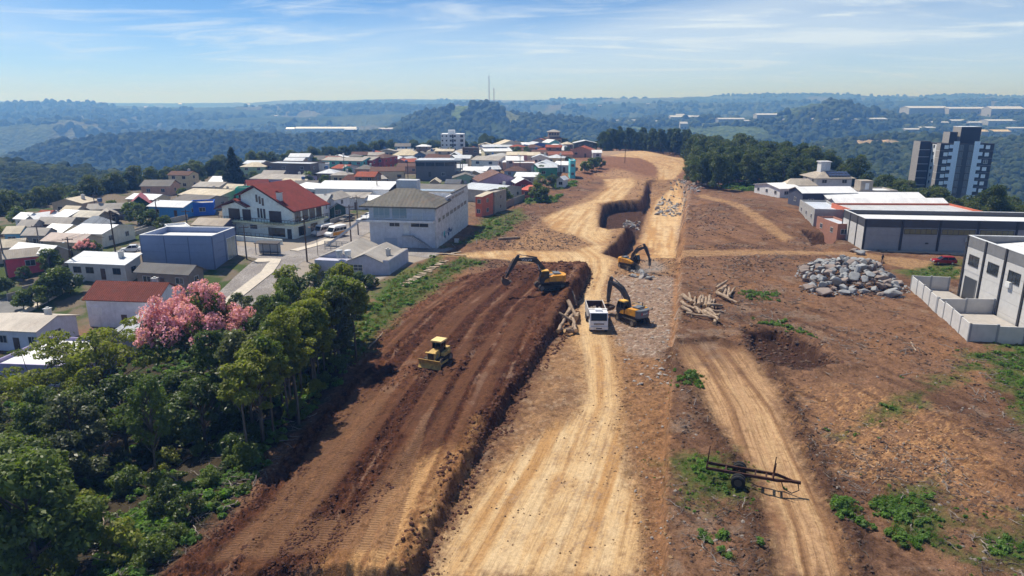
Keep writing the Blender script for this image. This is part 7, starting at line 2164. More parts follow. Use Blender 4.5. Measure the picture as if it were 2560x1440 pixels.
for y in (-.62, .56):
    pl.bb(-1.02, -.92, y, y + .06, 1.7, 2.85).prism([(.4, 1.7), (.5, 1.7), (.37, 2.85), (.28, 2.85)], 'y', y, y + .06).bb(-.4, -.32, y, y + .06, 1.7, 2.85)
pl.build('cab_pillars', CHAR, cb)
MB().bb(-1.15, .55, -.78, .78, 2.85, 3.05).build('cab_roof', paint(col(232, 204, 140), .5, grime=.2), cb)
bl = MB()
prof = [(2.55 - .28 * math.sin(math.pi * k / 8), .02 + 1.15 * k / 8) for k in range(9)]
pf = prof + [(x - .1, z) for x, z in prof[::-1]]
bl.prism(pf, 'y', -1.65, 1.65).build('blade', YEL_D, o)
for y in (-1.33, 1.33):
    MB().bb(-.2, 2.35, y - .07, y + .07, .42, .62).build('push_arm', YEL_D, o)
    cyl_part('lift_cylinder', o, (1.0, y * .42, 1.5), (2.25, y * .5, .85), .07, STEEL)
rp = MB().bb(-2.4, -1.75, -.5, .5, .6, .85).build('ripper', YEL_D, o)
for y in (-.4, 0, .4):
    MB().prism([(-2.5, .85), (-2.3, .85), (-2.4, .1), (-2.55, .0)], 'y', y - .06, y + .06).build('ripper_shank', STEEL, rp)

def wheel(parent, x, y, r_, w, hub=(.5, .5, .5), name='wheel'):
    o_ = thing_part(name, parent, (x, y, r_))
    m = MB().tube([(0, -w / 2, 0), (0, -w / 2 + .04, 0), (0, w / 2 - .04, 0), (0, w / 2, 0)], [r_ * .86, r_, r_, r_ * .86], 20)
    o_.data = m.mesh('tyre', RUB)
    MB().cyl((0, -w / 2 - .015, 0), (0, w / 2 + .015, 0), r_ * .55, 14).build('rim', flat(hub, .35, .6), o_)
    return o_
# --- dump truck
p = G(1491, 826); q = G(1487, 775)
o = thing('dump_truck', 'white tipper truck driving towards the viewer on the pale road', 'truck', P(1490, 812, gz(p.x, p.y + 2)), R(-91))
MB().bb(-3.9, 3.4, -.45, .45, .75, 1.05).build('chassis', CHAR, o)
cb = thing_part('cab', o, (0, 0, 0))
cb.data = MB().prism([(1.75, .75), (3.55, .75), (3.62, 1.35), (3.55, 1.75), (3.25, 2.75), (1.75, 2.75)], 'y', -1.22, 1.22).mesh('cab', WHT)
MB().prism([(3.585, 1.72), (3.29, 2.66), (3.31, 2.67), (3.61, 1.73)], 'y', -1.08, 1.08).build('windscreen', GLS, cb)
for y in (-1.235, 1.225):
    MB().prism([(2.0, 1.75), (3.3, 1.75), (3.1, 2.55), (2.0, 2.55)], 'y', y, y + .012).build('side_window', GLS, cb)
    MB().bb(1.9, 3.35, y - .001, y + .011, 1.2, 1.22).build('door_seam', flat((.2, .2, .2)), cb)
MB().prism([(1.9, 2.75), (2.9, 2.75), (2.7, 3.05), (1.9, 3.05)], 'y', -.45, .45).build('roof_unit', WHT, cb)
MB().bb(3.56, 3.74, -1.25, 1.25, .5, .95).build('bumper', paint(col(206, 208, 212), .5), cb)
MB().bb(3.62, 3.66, -.7, .7, 1.2, 1.38).build('grille', flat((.15, .15, .16)), cb)
MB().cyl((3.655, 0, 1.3), (3.69, 0, 1.3), .13, 12).build('badge', flat((.25, .25, .28), .3, .8), cb)
MB().bb(3.745, 3.75, -.4, .4, .6, .76).build('number_plate', flat((.04, .04, .05)), cb)
for y in (-.98, .98):
    MB().bb(3.745, 3.77, y - .2, y + .2, .68, .86).build('headlight', flat(col(220, 222, 226), .1), cb)
    MB().bb(3.2, 3.3, y * 1.5 - .12, y * 1.5 + .12, 1.8, 2.3).build('mirror', CHAR, cb)
tip = thing_part('tipper_body', o, (0, 0, 0))
wbd = paint(col(206, 200, 194), .6, grime=.5)
m = MB().bb(-3.9, 1.5, -1.25, 1.25, 1.1, 1.25).bb(-3.9, 1.5, -1.25, -1.17, 1.25, 2.6).bb(-3.9, 1.5, 1.17, 1.25, 1.25, 2.6).bb(1.42, 1.5, -1.17, 1.17, 1.25, 2.75).bb(-3.9, -3.82, -1.17, 1.17, 1.25, 2.5)
for k in range(6):
    for y in (-1.29, 1.25):
        m.bb(-3.7 + k * 1.0, -3.6 + k * 1.0, y, y + .04, 1.15, 2.6)
m.bb(1.3, 1.72, -1.3, 1.3, 2.75, 2.83)
tip.data = m.mesh('tipper_body', wbd)
MB().bb(-3.82, 1.42, -1.17, 1.17, 1.252, 1.26).bb(-3.82, 1.42, -1.165, -1.15, 1.262, 2.52).bb(-3.82, 1.42, 1.15, 1.165, 1.262, 2.52).bb(-3.815, -3.8, -1.15, 1.15, 1.262, 2.42).bb(1.40, 1.415, -1.15, 1.15, 1.262, 2.6).build('bed_lining', paint(col(84, 60, 50), .9), tip)
rs_ = np.random.RandomState(3); rb = MB()
for k in range(60):
    s = .12 + .2 * rs_.random()
    rb.box((-3.5 + 4.6 * rs_.random(), -1 + 2 * rs_.random(), 1.35 + .35 * rs_.random()), (s * 1.6, s * 1.3, s), rs_.random() * 3, rs_.random(), rs_.random())
tag(rb.build('rubble_load', paint(col(150, 136, 126), .9), None), 'broken stone lying in the bed of the tipper truck', kind='stuff').matrix_world = Matrix.Translation(o.location) @ Matrix.Rotation(R(-91), 4, 'Z')
for x in (2.7, -1.7, -3.0):
    for y in (-1.05, 1.05):
        wheel(o, x, y, .5, .34 if x > 0 else .5, (.6, .6, .6))

# --- rusty log trailer
a_, b_ = P(1772, 1200, .95), P(1960, 1240, .75)
d_ = (b_ - a_); L_ = d_.length; an = math.atan2(d_.y, d_.x); mid = (a_ + b_) / 2
o = thing('log_trailer', 'rusty two-wheel log trailer frame with stakes standing on weeds', 'trailer', (mid.x, mid.y, gz(mid.x, mid.y)), an)
L_ = max(6.2, min(7.6, L_))
for y in (-.45, .45):
    r1 = MB().bb(-L_ / 2, L_ / 2 - .9, y - .07, y + .07, .78, 1.0).build('side_rail', RUST, o)
    MB().add([(L_ / 2 - .9, y - .07, .78), (L_ / 2 - .9, y + .07, .78), (L_ / 2 - .9, y + .07, 1.0), (L_ / 2 - .9, y - .07, 1.0), (L_ / 2 + .2, y * .12 - .06, .72), (L_ / 2 + .2, y * .12 + .06, .72), (L_ / 2 + .2, y * .12 + .06, .9), (L_ / 2 + .2, y * .12 - .06, .9)],
             [(0, 1, 2, 3), (4, 7, 6, 5), (0, 4, 5, 1), (1, 5, 6, 2), (2, 6, 7, 3), (3, 7, 4, 0)]).build('drawbar_arm', RUST, o)
MB().bb(L_ / 2 + .15, L_ / 2 + .8, -.1, .1, .68, .88).build('drawbar', RUST, o)
for xx in (-L_ / 2 + .05, -1.6, .6, 1.4, L_ / 2 - 1.2):
    MB().bb(xx - .06, xx + .06, -.44, .44, .82, .96).build('cross_member', RUST, o)
for xx in (-L_ / 2 + .05, L_ / 2 - 1.2):
    for y in (-.5, .5):
        MB().tube([(xx, y, .8), (xx + .1, y * 1.05, 2.35)], [.05, .04], 6).build('stake', RUST, o)
MB().cyl((-.6, -1.0, .55), (-.6, 1.0, .55), .08, 8).build('axle', RUST, o)
for y in (-.82, -1.18, .82, 1.18):
    wheel(o, -.6, y, .54, .28, (.09, .09, .09))
hs_ = MB().tube([(L_ / 2 - .6, -.3, .8), (L_ / 2 - .4, -.5, .3), (L_ / 2 + .2, -.6, .12), (L_ / 2 + .7, -.3, .3), (L_ / 2 + .6, 0, .7)], .04, 6).build('brake_hose', RUB, o)

# --- vans, cars
def van(label, loc, rz, two_tone=False, L_=5.6):
    o = thing('van', label, 'van', loc, rz, 'white vans parked by the chalet')
    body = MB().prism([(-L_ / 2, .35), (L_ / 2 - .1, .35), (L_ / 2, .75), (L_ / 2 - .15, 1.1), (L_ / 2 - .95, 1.35), (L_ / 2 - 1.55, 2.35), (L_ / 2 - 1.9, 2.6), (-L_ / 2 + .1, 2.6)], 'y', -.98, .98).build('body', WHT, o)
    MB().prism([(L_ / 2 - .99, 1.4), (L_ / 2 - 1.53, 2.3), (L_ / 2 - 1.50, 2.31), (L_ / 2 - .95, 1.41)], 'y', -.86, .86).build('windscreen', GLS, o)
    for y in (-.995, .985):
        MB().prism([(L_ / 2 - 2.2, 1.45), (L_ / 2 - 1.25, 1.45), (L_ / 2 - 1.65, 2.2), (L_ / 2 - 2.2, 2.2)], 'y', y, y + .012).build('door_window', GLS, o)
        for k in range(3):
            MB().bb(-L_ / 2 + .3 + k * 1.05, -L_ / 2 + 1.25 + k * 1.05, y, y + .012, 1.5, 2.15).build('side_window', GLS, o)
        if two_tone:
            MB().bb(-L_ / 2 + .02, L_ / 2 - 1.0, y, y + .01, .5, 1.3).build('yellow_band', YEL, o)
    MB().bb(L_ / 2 - .04, L_ / 2 + .06, -.95, .95, .4, .7).build('bumper', GREYM, o)
    for y in (-.75, .75):
        MB().bb(L_ / 2 - .1, L_ / 2 + .01, y - .17, y + .17, .82, 1.05).build('headlight', flat(col(210, 214, 220), .1), o)
        MB().bb(L_ / 2 - 1.35, L_ / 2 - 1.2, y * 1.45 - .1, y * 1.45 + .1, 1.4, 1.7).build('mirror', CHAR, o)
    for x in (L_ / 2 - .95, -L_ / 2 + 1.2):
        for y in (-.85, .85):
            wheel(o, x, y, .34, .24)
    return o
p = G(840, 592); van('white passenger van with yellow lower band parked by the chalet', p + Vector((0, 0, .06)), R(-122), True)
p = G(808, 589); van('plain white passenger van parked left of the yellow-banded van', p + Vector((0, 0, .06)), R(-122))
def car(label, loc, rz, mat, wagon=False):
    o = thing('car', label, 'car', loc, rz, 'parked cars')
    L_ = 4.1
    MB().prism([(-L_ / 2, .32), (L_ / 2 - .05, .32), (L_ / 2, .6), (L_ / 2 - .25, .82), (L_ / 2 - 1.2, .93), (-L_ / 2 + .05, .95), (-L_ / 2, .7)], 'y', -.82, .82).build('body', mat, o)
    rear = -L_ / 2 + (.15 if wagon else .75)
    m = MB()
    top = [(L_ / 2 - 1.75, 1.42), (rear + .35, 1.42)]
    lowp = [(L_ / 2 - 1.05, .93), (rear, .93)]
    vs = [(lowp[0][0], -.8, .93), (lowp[1][0], -.8, .93), (lowp[1][0], .8, .93), (lowp[0][0], .8, .93), (top[0][0], -.62, 1.42), (top[1][0], -.62, 1.42), (top[1][0], .62, 1.42), (top[0][0], .62, 1.42)]
    m.add(vs, [(0, 1, 5, 4), (1, 2, 6, 5), (2, 3, 7, 6), (3, 0, 4, 7), (4, 5, 6, 7)])
    m.build('windows', GLS, o)
    MB().add([(top[0][0] + .05, -.65, 1.42), (top[1][0] - .05, -.65, 1.42), (top[1][0] - .05, .65, 1.42), (top[0][0] + .05, .65, 1.42), (top[0][0], -.6, 1.49), (top[1][0], -.6, 1.49), (top[1][0], .6, 1.49), (top[0][0], .6, 1.49)],
             [(0, 1, 5, 4), (1, 2, 6, 5), (2, 3, 7, 6), (3, 0, 4, 7), (4, 5, 6, 7), (3, 2, 1, 0)]).build('roof', mat, o)
    pl = MB()
    for sy in (-1, 1):
        for (x0, x1) in ((lowp[0][0], top[0][0]), ((lowp[0][0] + lowp[1][0]) / 2, (lowp[0][0] + lowp[1][0]) / 2), (lowp[1][0], top[1][0])):
            pl.tube([(x0, sy * .805, .93), (x1, sy * .63, 1.43)], .035, 5)
    pl.build('pillars', mat, o)
    MB().bb(L_ / 2 - .1, L_ / 2 + .07, -.8, .8, .35, .55).bb(-L_ / 2 - .07, -L_ / 2 + .1, -.8, .8, .35, .58).build('bumpers', GREYM, o)
    for y in (-.6, .6):
        MB().bb(L_ / 2 - .12, L_ / 2 + .01, y - .16, y + .16, .62, .78).build('headlight', flat(col(210, 214, 220), .1), o)
        MB().bb(-L_ / 2 - .015, -L_ / 2 + .05, y - .14, y + .14, .62, .82).build('tail_light', flat(col(150, 20, 18), .3), o)
    for x in (L_ / 2 - .8, -L_ / 2 + .8):
        for y in (-.74, .74):
            wheel(o, x, y, .3, .18)
    return o
p = G(330, 630); car('white sedan parked on the left street behind the blue box building', p + Vector((0, 0, .06)), R(-160), paint(col(228, 230, 232), .25, grime=.05))
p = G(922, 546); car('white hatchback parked on the side street', p + Vector((0, 0, .07)), R(-125), paint(col(228, 230, 232), .25, grime=.05))
p = G(948, 534); car('white car parked behind the white hatchback on the side street', p + Vector((0, 0, .07)), R(-125), paint(col(222, 224, 228), .25, grime=.05))
p = G(868, 553); car('grey pickup-like car parked by the wall of the side street', p + Vector((0, 0, .07)), R(-125), paint(col(120, 116, 112), .35))
p = G(2358, 660); car('dark red station wagon parked in front of the long grey shed', p + Vector((0, 0, .03)), R(172), paint(col(140, 22, 30), .3, grime=.15), True)

# --- person by the shed
def person(label, loc, rz):
    o = thing('person', label, 'person', loc, rz)
    def skin(name, pts, edges, rad, mat, root=0):
        me = bpy.data.meshes.new(name); me.from_pydata(pts, edges, []); me.materials.append(mat)
        ob = link(bpy.data.objects.new(name, me), o)
        sk = ob.modifiers.new('skin', 'SKIN')
        for v_, r_ in zip(me.skin_vertices[0].data, rad):
            v_.radius = (r_, r_)
        me.skin_vertices[0].data[root].use_root = True
        ob.modifiers.new('sub', 'SUBSURF').levels = 1
        ob.modifiers['sub'].render_levels = 1
        return ob
    pts = [(0, 0, .95), (0, 0, 1.2), (0, 0, 1.42), (0, 0, 1.52), (0, .02, 1.66), (.2, 0, 1.40), (.27, -.05, 1.14), (.2, -.25, 1.02), (-.2, 0, 1.40), (-.27, .03, 1.14), (-.25, -.03, .9),
           (.1, 0, .9), (.11, -.03, .5), (.11, .02, .07), (.11, -.14, .04), (-.1, 0, .9), (-.12, .04, .5), (-.13, .08, .07), (-.13, -.08, .04)]
    ed = [(0, 1), (1, 2), (2, 3), (3, 4), (2, 5), (5, 6), (6, 7), (2, 8), (8, 9), (9, 10), (0, 11), (11, 12), (12, 13), (13, 14), (0, 15), (15, 16), (16, 17), (17, 18)]
    rad = [.15, .14, .13, .055, .10, .06, .045, .04, .06, .045, .04, .09, .065, .045, .04, .09, .065, .045, .04]
    skin('body', pts, ed, rad, flat(col(40, 40, 46), .8))
    MB().tube([(0, .02, 1.60), (0, .02, 1.68), (0, .03, 1.75), (0, .03, 1.79)], [.105, .115, .09, .03], 10).build('hair', flat(col(24, 20, 18), .8), o)
    MB().tube([(0, -.06, 1.58), (0, -.075, 1.66)], [.06, .075], 8).build('face', flat(col(190, 140, 115), .6), o)
    return o
p = G(2205, 657); person('person in dark clothes standing in front of the long grey shed', p, R(20))
# ================================================================ rocks, logs, debris, weeds
def stone_mat(name, c1, c2):
    t = NT(name)
    oi = t.n('ShaderNodeObjectInfo').outputs['Random']
    pos = t.obj()
    n = t.noise(pos, 1.6, 5, .65); n2 = t.noise(pos, 7, 4, .6)
    c = t.mix(t.math('ADD', t.math('MULTIPLY', n, .7), t.math('MULTIPLY', oi, .35), True), c1, c2)
    t.bsdf(c, .9, t.bump(t.math('ADD', n, t.math('MULTIPLY', n2, .4)), .6, .12), 0, .2)
    return t.m
M_STONE = stone_mat('grey_stone', (.18, .18, .185), (.40, .41, .42)); M_STONEB = stone_mat('brown_stone', (.17, .135, .12), (.34, .28, .25))
M_RUB = stone_mat('rubble_stone', (.17, .145, .13), (.44, .40, .37)); M_CLOD = stone_mat('soil_clod', (.048, .021, .014), (.150, .066, .039)); M_CLODB = stone_mat('brown_clod', (.05, .03, .022), (.15, .095, .068)); M_CLODT = stone_mat('tan_clod', (.16, .09, .045), (.38, .25, .135))
M_CHIP = stone_mat('wood_chip', (.24, .12, .055), (.58, .38, .22)); M_TWIG = stone_mat('dead_wood', (.09, .070, .058), (.40, .345, .30)); M_TWIGD = stone_mat('dark_dead_wood', (.035, .025, .02), (.13, .10, .08))
def rock(seed, mat, n=15, flat_=.75):
    rs = np.random.RandomState(seed)
    bm = bmesh.new()
    for _ in range(n):
        d = rs.normal(size=3); d /= np.linalg.norm(d)
        bm.verts.new(Vector(d * (.75 + .35 * rs.random()) * np.array([1.15, .95, flat_])))
    bmesh.ops.convex_hull(bm, input=bm.verts)
    bmesh.ops.delete(bm, geom=[v for v in bm.verts if not v.link_faces], context='VERTS')
    bmesh.ops.bevel(bm, geom=list(bm.edges), offset=.06, segments=1, affect='EDGES')
    me = bpy.data.meshes.new('rock'); bm.to_mesh(me); bm.free(); me.materials.append(mat)
    return me
BOULD = [rock(10 + k, M_STONE if k < 5 else M_STONEB, 13 + k) for k in range(7)]
r = random.Random(77)
# --- boulder pile in front of the sheds
BP = poly([(2008, 668), (2040, 658), (2110, 652), (2190, 655), (2215, 680), (2250, 712), (2235, 738), (2150, 730), (2070, 732), (2030, 728), (2010, 700)], .9)
lo, hi = BP.min(0), BP.max(0); cen = BP.mean(0)
spots = poisson(2500, lo[0], hi[0], lo[1], hi[1], 1.25, in_poly(BP), 4)
for k, (x, y) in enumerate(spots):
    e = sdf(np.array([x]), np.array([y]), BP)[0]
    s = r.uniform(.55, 1.05) * (1.25 if r.random() < .25 else 1)
    i = r.randrange(7)
    o = link(bpy.data.objects.new('boulder', BOULD[i]))
    o.location = (x, y, gz(x, y) + s * .35 + min(1.3, max(0, e - .4) * .42)); o.rotation_euler = (r.uniform(-.5, .5), r.uniform(-.5, .5), r.uniform(0, 6.28)); o.scale = (s, s * r.uniform(.8, 1.1), s * r.uniform(.8, 1.15))
    brown_ = i >= 5
    tag(o, 'brownish angular boulder in the stone pile in front of the sheds' if brown_ else 'grey angular boulder in the stone pile in front of the sheds', 'boulder', 'brownish boulders of the stone pile' if brown_ else 'grey boulders of the stone pile')
for px, py, s, lb in ((2230, 740, 1.5, 'large rounded grey boulder at the right end of the stone pile'), (2060, 738, 1.3, 'dark-shadowed boulder at the front left of the stone pile'), (2022, 725, 1.1, 'brown flat boulder at the left end of the stone pile'), (2110, 735, 1.0, 'grey wedge-shaped boulder at the front of the stone pile'), (2150, 636, 1.2, 'pale tan cut stump rock at the corner of the long grey shed'), (2134, 631, 1.0, 'brown rock lying behind the pale stump rock')):
    p = G(px, py)
    o = link(bpy.data.objects.new('boulder', BOULD[4 if 'grey' in lb else 6])); o.location = p + Vector((0, 0, s * .4)); o.scale = (s, s, s * .85); o.rotation_euler = (.2, .1, px)
    tag(o, lb, 'boulder')
# (small stones between the boulders follow below)
# --- scatter helper on ground
def fan_pts(n, y0, y1, seed, umax=.95):
    rs = np.random.RandomState(seed)
    y = np.exp(rs.uniform(math.log(y0), math.log(y1), n)); x = y * rs.uniform(-umax, umax, n)
    return x, y
def spread_on(name, n, y0, y1, seed, test, size, templates, label, lift=.0, tilt=.3, big=.5):
    x, y = fan_pts(n, y0, y1, seed)
    k = test(x, y)
    x, y = x[k], y[k]
    rs = np.random.RandomState(seed + 1)
    s = size[0] + (size[1] - size[0]) * rs.random(len(x)) ** 2.2
    s = s * (1 + big * np.clip((y - 50) / 100, 0, 1))
    return scatter(name, np.stack([x, y, surf(x, y) + s * lift], 1), s, templates, label, tilt=tilt, seed=seed)
def inside(pg, margin=0.0, noise=0.0):
    return lambda x, y: sdf(x, y, pg) + (noise * fbm(x * .6, y * .6, 3, 77) if noise else 0) > margin
CLODS = [lump(40 + k, 1, M_CLOD, .5, .7) for k in range(3)]; CLODB = [lump(44 + k, 1, M_CLODB, .5, .7) for k in range(3)]; CLODT = [lump(47 + k, 1, M_CLODT, .5, .7) for k in range(3)]
def fill_clods(x, y):
    sd, s, d = line_coords(x, y, FILL_C)
    lane = np.clip(sst(1.25, .8, np.abs(((sd + 40.0) % 5.2) - 1.4)) + sst(1.0, .6, np.abs(((sd + 41.3) % 6.4) - 4.6)), 0, 1) * sst(-.12, .18, fbm(sd * .2, s * .03, 2, 63))
    tan_ = sdf(x, y, TANF)
    return (sdf(x, y, FILL) > -.6) & (fbm(sd * .5, s * .09, 3, 99) + .5 * fbm(x * .7, y * .7, 2, 98) > -.08) & (lane < .35) & (tan_ < -.5)
spread_on('soil_clods', 110000, 34, 140, 5, fill_clods, (.025, .17), CLODS, 'dark red clods loose on the fill', .1)
def scarp_clods(x, y):
    sd, s, d = line_coords(x, y, SCARP)
    return (d < 3.2) & (np.abs(sd + .2 + 1.4 * fbm(x * .3, y * .3, 3, 60)) < 1.3) & (np.random.RandomState(8).random(len(x)) < np.clip((y - 34) / 40, .22, 1))
spread_on('soil_clods', 120000, 34, 125, 6, scarp_clods, (.03, .24), CLODS, 'dark clods fallen along the edge of the fill', .1)
def heap(x, y):
    c = P(1380, 690, .6); c2 = P(1100, 915, .6)
    return ((((x - c.x) / 10) ** 2 + ((y - c.y) / 9) ** 2 < 1) & (sdf(x, y, FILL) > -.5) & (fbm(x * .5, y * .5, 3, 12) > -.1)) | ((((x - c2.x) / 3.6) ** 2 + ((y - c2.y + 1.2) / 2.6) ** 2) < 1)
spread_on('soil_clods', 50000, 70, 150, 7, heap, (.05, .30), CLODS, 'dark red clods heaped round the machines', .15)
def berm_t(x, y):
    e = sdf(x, y, TRACK)
    return (np.abs(e + .9) < .8) & (y < 110)
spread_on('soil_clods', 45000, 34, 110, 8, berm_t, (.03, .17), CLODB, 'brown clods in the ridges along the right-hand track', .1)
spread_on('soil_clods', 30000, 60, 110, 17, lambda x, y: sdf(x, y, HOLE) + .8 * fbm(x * .8, y * .8, 3, 2) > -1.0, (.04, .28), CLODS[:1] + CLODB, 'dark clods in the hollow above the right-hand track', .1)
spread_on('soil_clods', 60000, 120, 330, 18, lambda x, y: (x > -8) & (x < 62) & (np.maximum(sdf(x, y, PALE[0]), sdf(x, y, PALE[1])) < -.3) & (sdf(x, y, FILL) < -.5) & (np.maximum(sdf(x, y, HPATH[0]), sdf(x, y, HPATH[1])) < -.6) & (fbm(x * .1, y * .1, 3, 8) > -.02), (.05, .2), CLODB, 'brown clods on the ground round the trench and the crest', .1)
spread_on('rubble_stones', 40000, 90, 150, 19, lambda x, y: sdf(x, y, BP) + 1.2 * fbm(x * .6, y * .6, 3, 2) > -1.3, (.07, .34), [rock(70, M_STONE, 10, .6), rock(71, M_STONEB, 10, .6), CLODB[0]], 'stone chips and soil between and around the boulders', .2)
def orange_(x, y):
    return (np.maximum(sdf(x, y, ORANGE[0]), sdf(x, y, GRAVEL[0])) > -.5)
spread_on('rubble_crumbs', 30000, 34, 150, 9, orange_, (.03, .17), CLODT + [lump(51, 1, M_RUB, .5, .6)], 'orange-brown crumbs of earth and stone beside the haul road', .1)
spread_on('rubble_stones', 20000, 70, 300, 10, lambda x, y: (np.maximum(sdf(x, y, GRAVEL[0]), sdf(x, y, GRAVEL[2])) > 0) & (fbm(x * .4, y * .4, 3, 3) > -.05), (.06, .32), [rock(60 + k, M_RUB, 10, .5) for k in range(3)], 'broken stone strewn over the grey ground', .1)
ST1 = poly([(1662, 470), (1716, 452), (1719, 522), (1632, 524), (1640, 500)], -2); ST2 = poly([(1716, 464), (1782, 449), (1812, 462), (1754, 470), (1746, 486), (1716, 492)], .5); ST3 = poly([(1545, 682), (1600, 676), (1640, 690), (1620, 700), (1552, 700)]); ST4 = poly([(1560, 550), (1600, 545), (1600, 562), (1556, 570)], -3)
spread_on('rubble_stones', 60000, 90, 300, 11, lambda x, y: (np.maximum(np.maximum(sdf(x, y, ST1), sdf(x, y, ST2)), np.maximum(sdf(x, y, ST3), sdf(x, y, ST4))) > 0) & (fbm(x * .15, y * .15, 3, 3) > -.25), (.14, .5), [rock(64 + k, M_RUB if k < 2 else M_STONE, 11, .6) for k in range(3)], 'grey blasted stone heaped in the cutting', .2, .6, 1.0)
spread_on('gravel_crumbs', 26000, 34, 130, 12, lambda x, y: (sdf(x, y, PALE[0]) > .3) & (fbm(x * .5, y * .5, 3, 8) > .1), (.02, .11), CLODT + [lump(52, 1, M_CLODB, .5, .6)], 'crumbs of pale earth on the haul road', .1)
# --- field: chips, twigs
CHIPT = []
for k in range(3):
    CHIPT.append(MB().box((0, 0, 0), (1.6, .55, .12), k, .2 * k, .15).mesh('chip', M_CHIP))
spread_on('wood_chips', 60000, 34, 130, 13, lambda x, y: np.maximum(sdf(x, y, CHIPS[0]), sdf(x, y, CHIPS[1])) + 5 * fbm(x * .08, y * .08, 3, 31) > .5 + 3 * np.random.RandomState(5).random(len(x)), (.05, .2), CHIPT, 'orange wood chips covering the cleared ground', .2, .5)
def twig(seed, mat):
    rs = np.random.RandomState(seed); m = MB()
    p = np.array([-.9, 0, 0.]); path = [p]
    for k in range(4):
        p = p + np.array([.45, rs.normal() * .16, abs(rs.normal()) * .09]); path.append(p)
    m.tube(path, [.055, .05, .04, .03, .012], 5)
    for j in range(3):
        b_ = path[1 + j]; m.tube([b_, b_ + np.array([.25, rs.normal() * .35, .12]), b_ + np.array([.5, rs.normal() * .5, .15])], [.03, .02, .008], 4)
    return m.mesh('twig', mat)
TW = [twig(k, M_TWIG if k < 3 else M_TWIGD) for k in range(6)]
def field(x, y):
    sd, s, d = line_coords(x, y, CUT)
    ok = (sd > .8) & (x < 62 + .05 * y) & (sdf(x, y, TRACK) < -1.0) & (sdf(x, y, HOLE) < -.5) & (np.maximum(sdf(x, y, HPATH[0]), sdf(x, y, HPATH[1])) < -.5) & (y < 240) & ~((x > 57) & (y > 80) & (y < 112))
    return ok & (fbm(x * .12, y * .12, 3, 55) + .4 * np.random.RandomState(2).normal(size=len(x)) * .5 > -.02)
spread_on('twig_litter', 26000, 34, 240, 14, field, (.14, .75), TW, 'grey twigs and roots littering the cleared field', .05, .15, .8)
spread_on('soil_clods', 52000, 34, 220, 15, lambda x, y: field(x, y), (.04, .2), CLODB + [lump(53, 1, M_TWIG, .5, .5)], 'brown crumbs over the cleared field', .05)
spread_on('twig_litter', 9000, 100, 300, 16, lambda x, y: (x > -14) & (x < 20) & (sdf(x, y, PALE[0]) < -.5) & (sdf(x, y, FILL) < -.5) & (y > 125) & (y < 260), (.2, .8), TW, 'twigs and roots on the cleared ground left of the trench', .05, .15, .5)
# --- weeds and grass
def weed(seed, mat, n=46, rad=.34, size=.15, up=.6):
    rs = np.random.RandomState(seed)
    cs = [(rs.normal() * .22, rs.normal() * .22, .16 + .2 * rs.random()) for _ in range(4)]
    v, f = leaves(rs, cs, [rad * (.6 + .5 * rs.random()) for _ in cs], n, size, up, .3, .7)
    return fast_mesh('weed', v, f, mat)
def tuft(seed, mat, n=26, h=.5):
    rs = np.random.RandomState(seed); V, Fc = [], []
    for k in range(n):
        an, l = rs.random() * 6.28, h * (.5 + .6 * rs.random()); bx_, by_ = rs.normal() * .14, rs.normal() * .14
        ox, oy = math.cos(an) * l * .5, math.sin(an) * l * .5; w_ = .022
        b = len(V)
        V += [(bx_ - math.sin(an) * w_, by_ + math.cos(an) * w_, 0), (bx_ + math.sin(an) * w_, by_ - math.cos(an) * w_, 0), (bx_ + ox * .45, by_ + oy * .45, l * .75), (bx_ + ox, by_ + oy, l)]
        Fc.append((b, b + 1, b + 3, b + 2))
    return fast_mesh('tuft', np.array(V), np.array(Fc), mat)
WEEDS = [weed(k, M_WEED) for k in range(3)]; TUFTS = [tuft(k, M_WEED if k < 2 else M_DRY) for k in range(4)]
def grass_test(idx, thr=-.2, margin=-.8):
    def t_(x, y):
        ok = np.zeros(len(x), bool)
        nn = 2.2 * fbm(x * .5, y * .5, 4, 32) + 1.2 * fbm(x * 2.2, y * 2.2, 3, 33)
        for i in idx:
            ok |= sdf(x, y, GRASS[i]) + nn > margin
        return ok
    return t_
spread_on('weeds', 26000, 36, 110, 20, grass_test([7, 8, 9], margin=.9), (.2, .8), WEEDS + TUFTS, 'bright green leafy weeds round the log trailer and on the cleared field', 0, .15, .3)
spread_on('weeds', 34000, 60, 130, 21, grass_test([6, 10, 11], margin=.9), (.2, .75), WEEDS + TUFTS, 'green weeds along the yard wall and the right edge', 0, .15, .3)
spread_on('weeds', 42000, 75, 190, 22, grass_test([0, 1, 2], margin=.5), (.3, .95), WEEDS[:2] + TUFTS + TUFTS[2:], 'green weeds and grass on the bank between street and fill', 0, .15, .3)
spread_on('weeds', 40000, 150, 330, 23, grass_test([3, 4, 5], margin=0), (.6, 1.6), WEEDS + TUFTS[:1], 'green weeds on the far verges', 0, .15, .3)
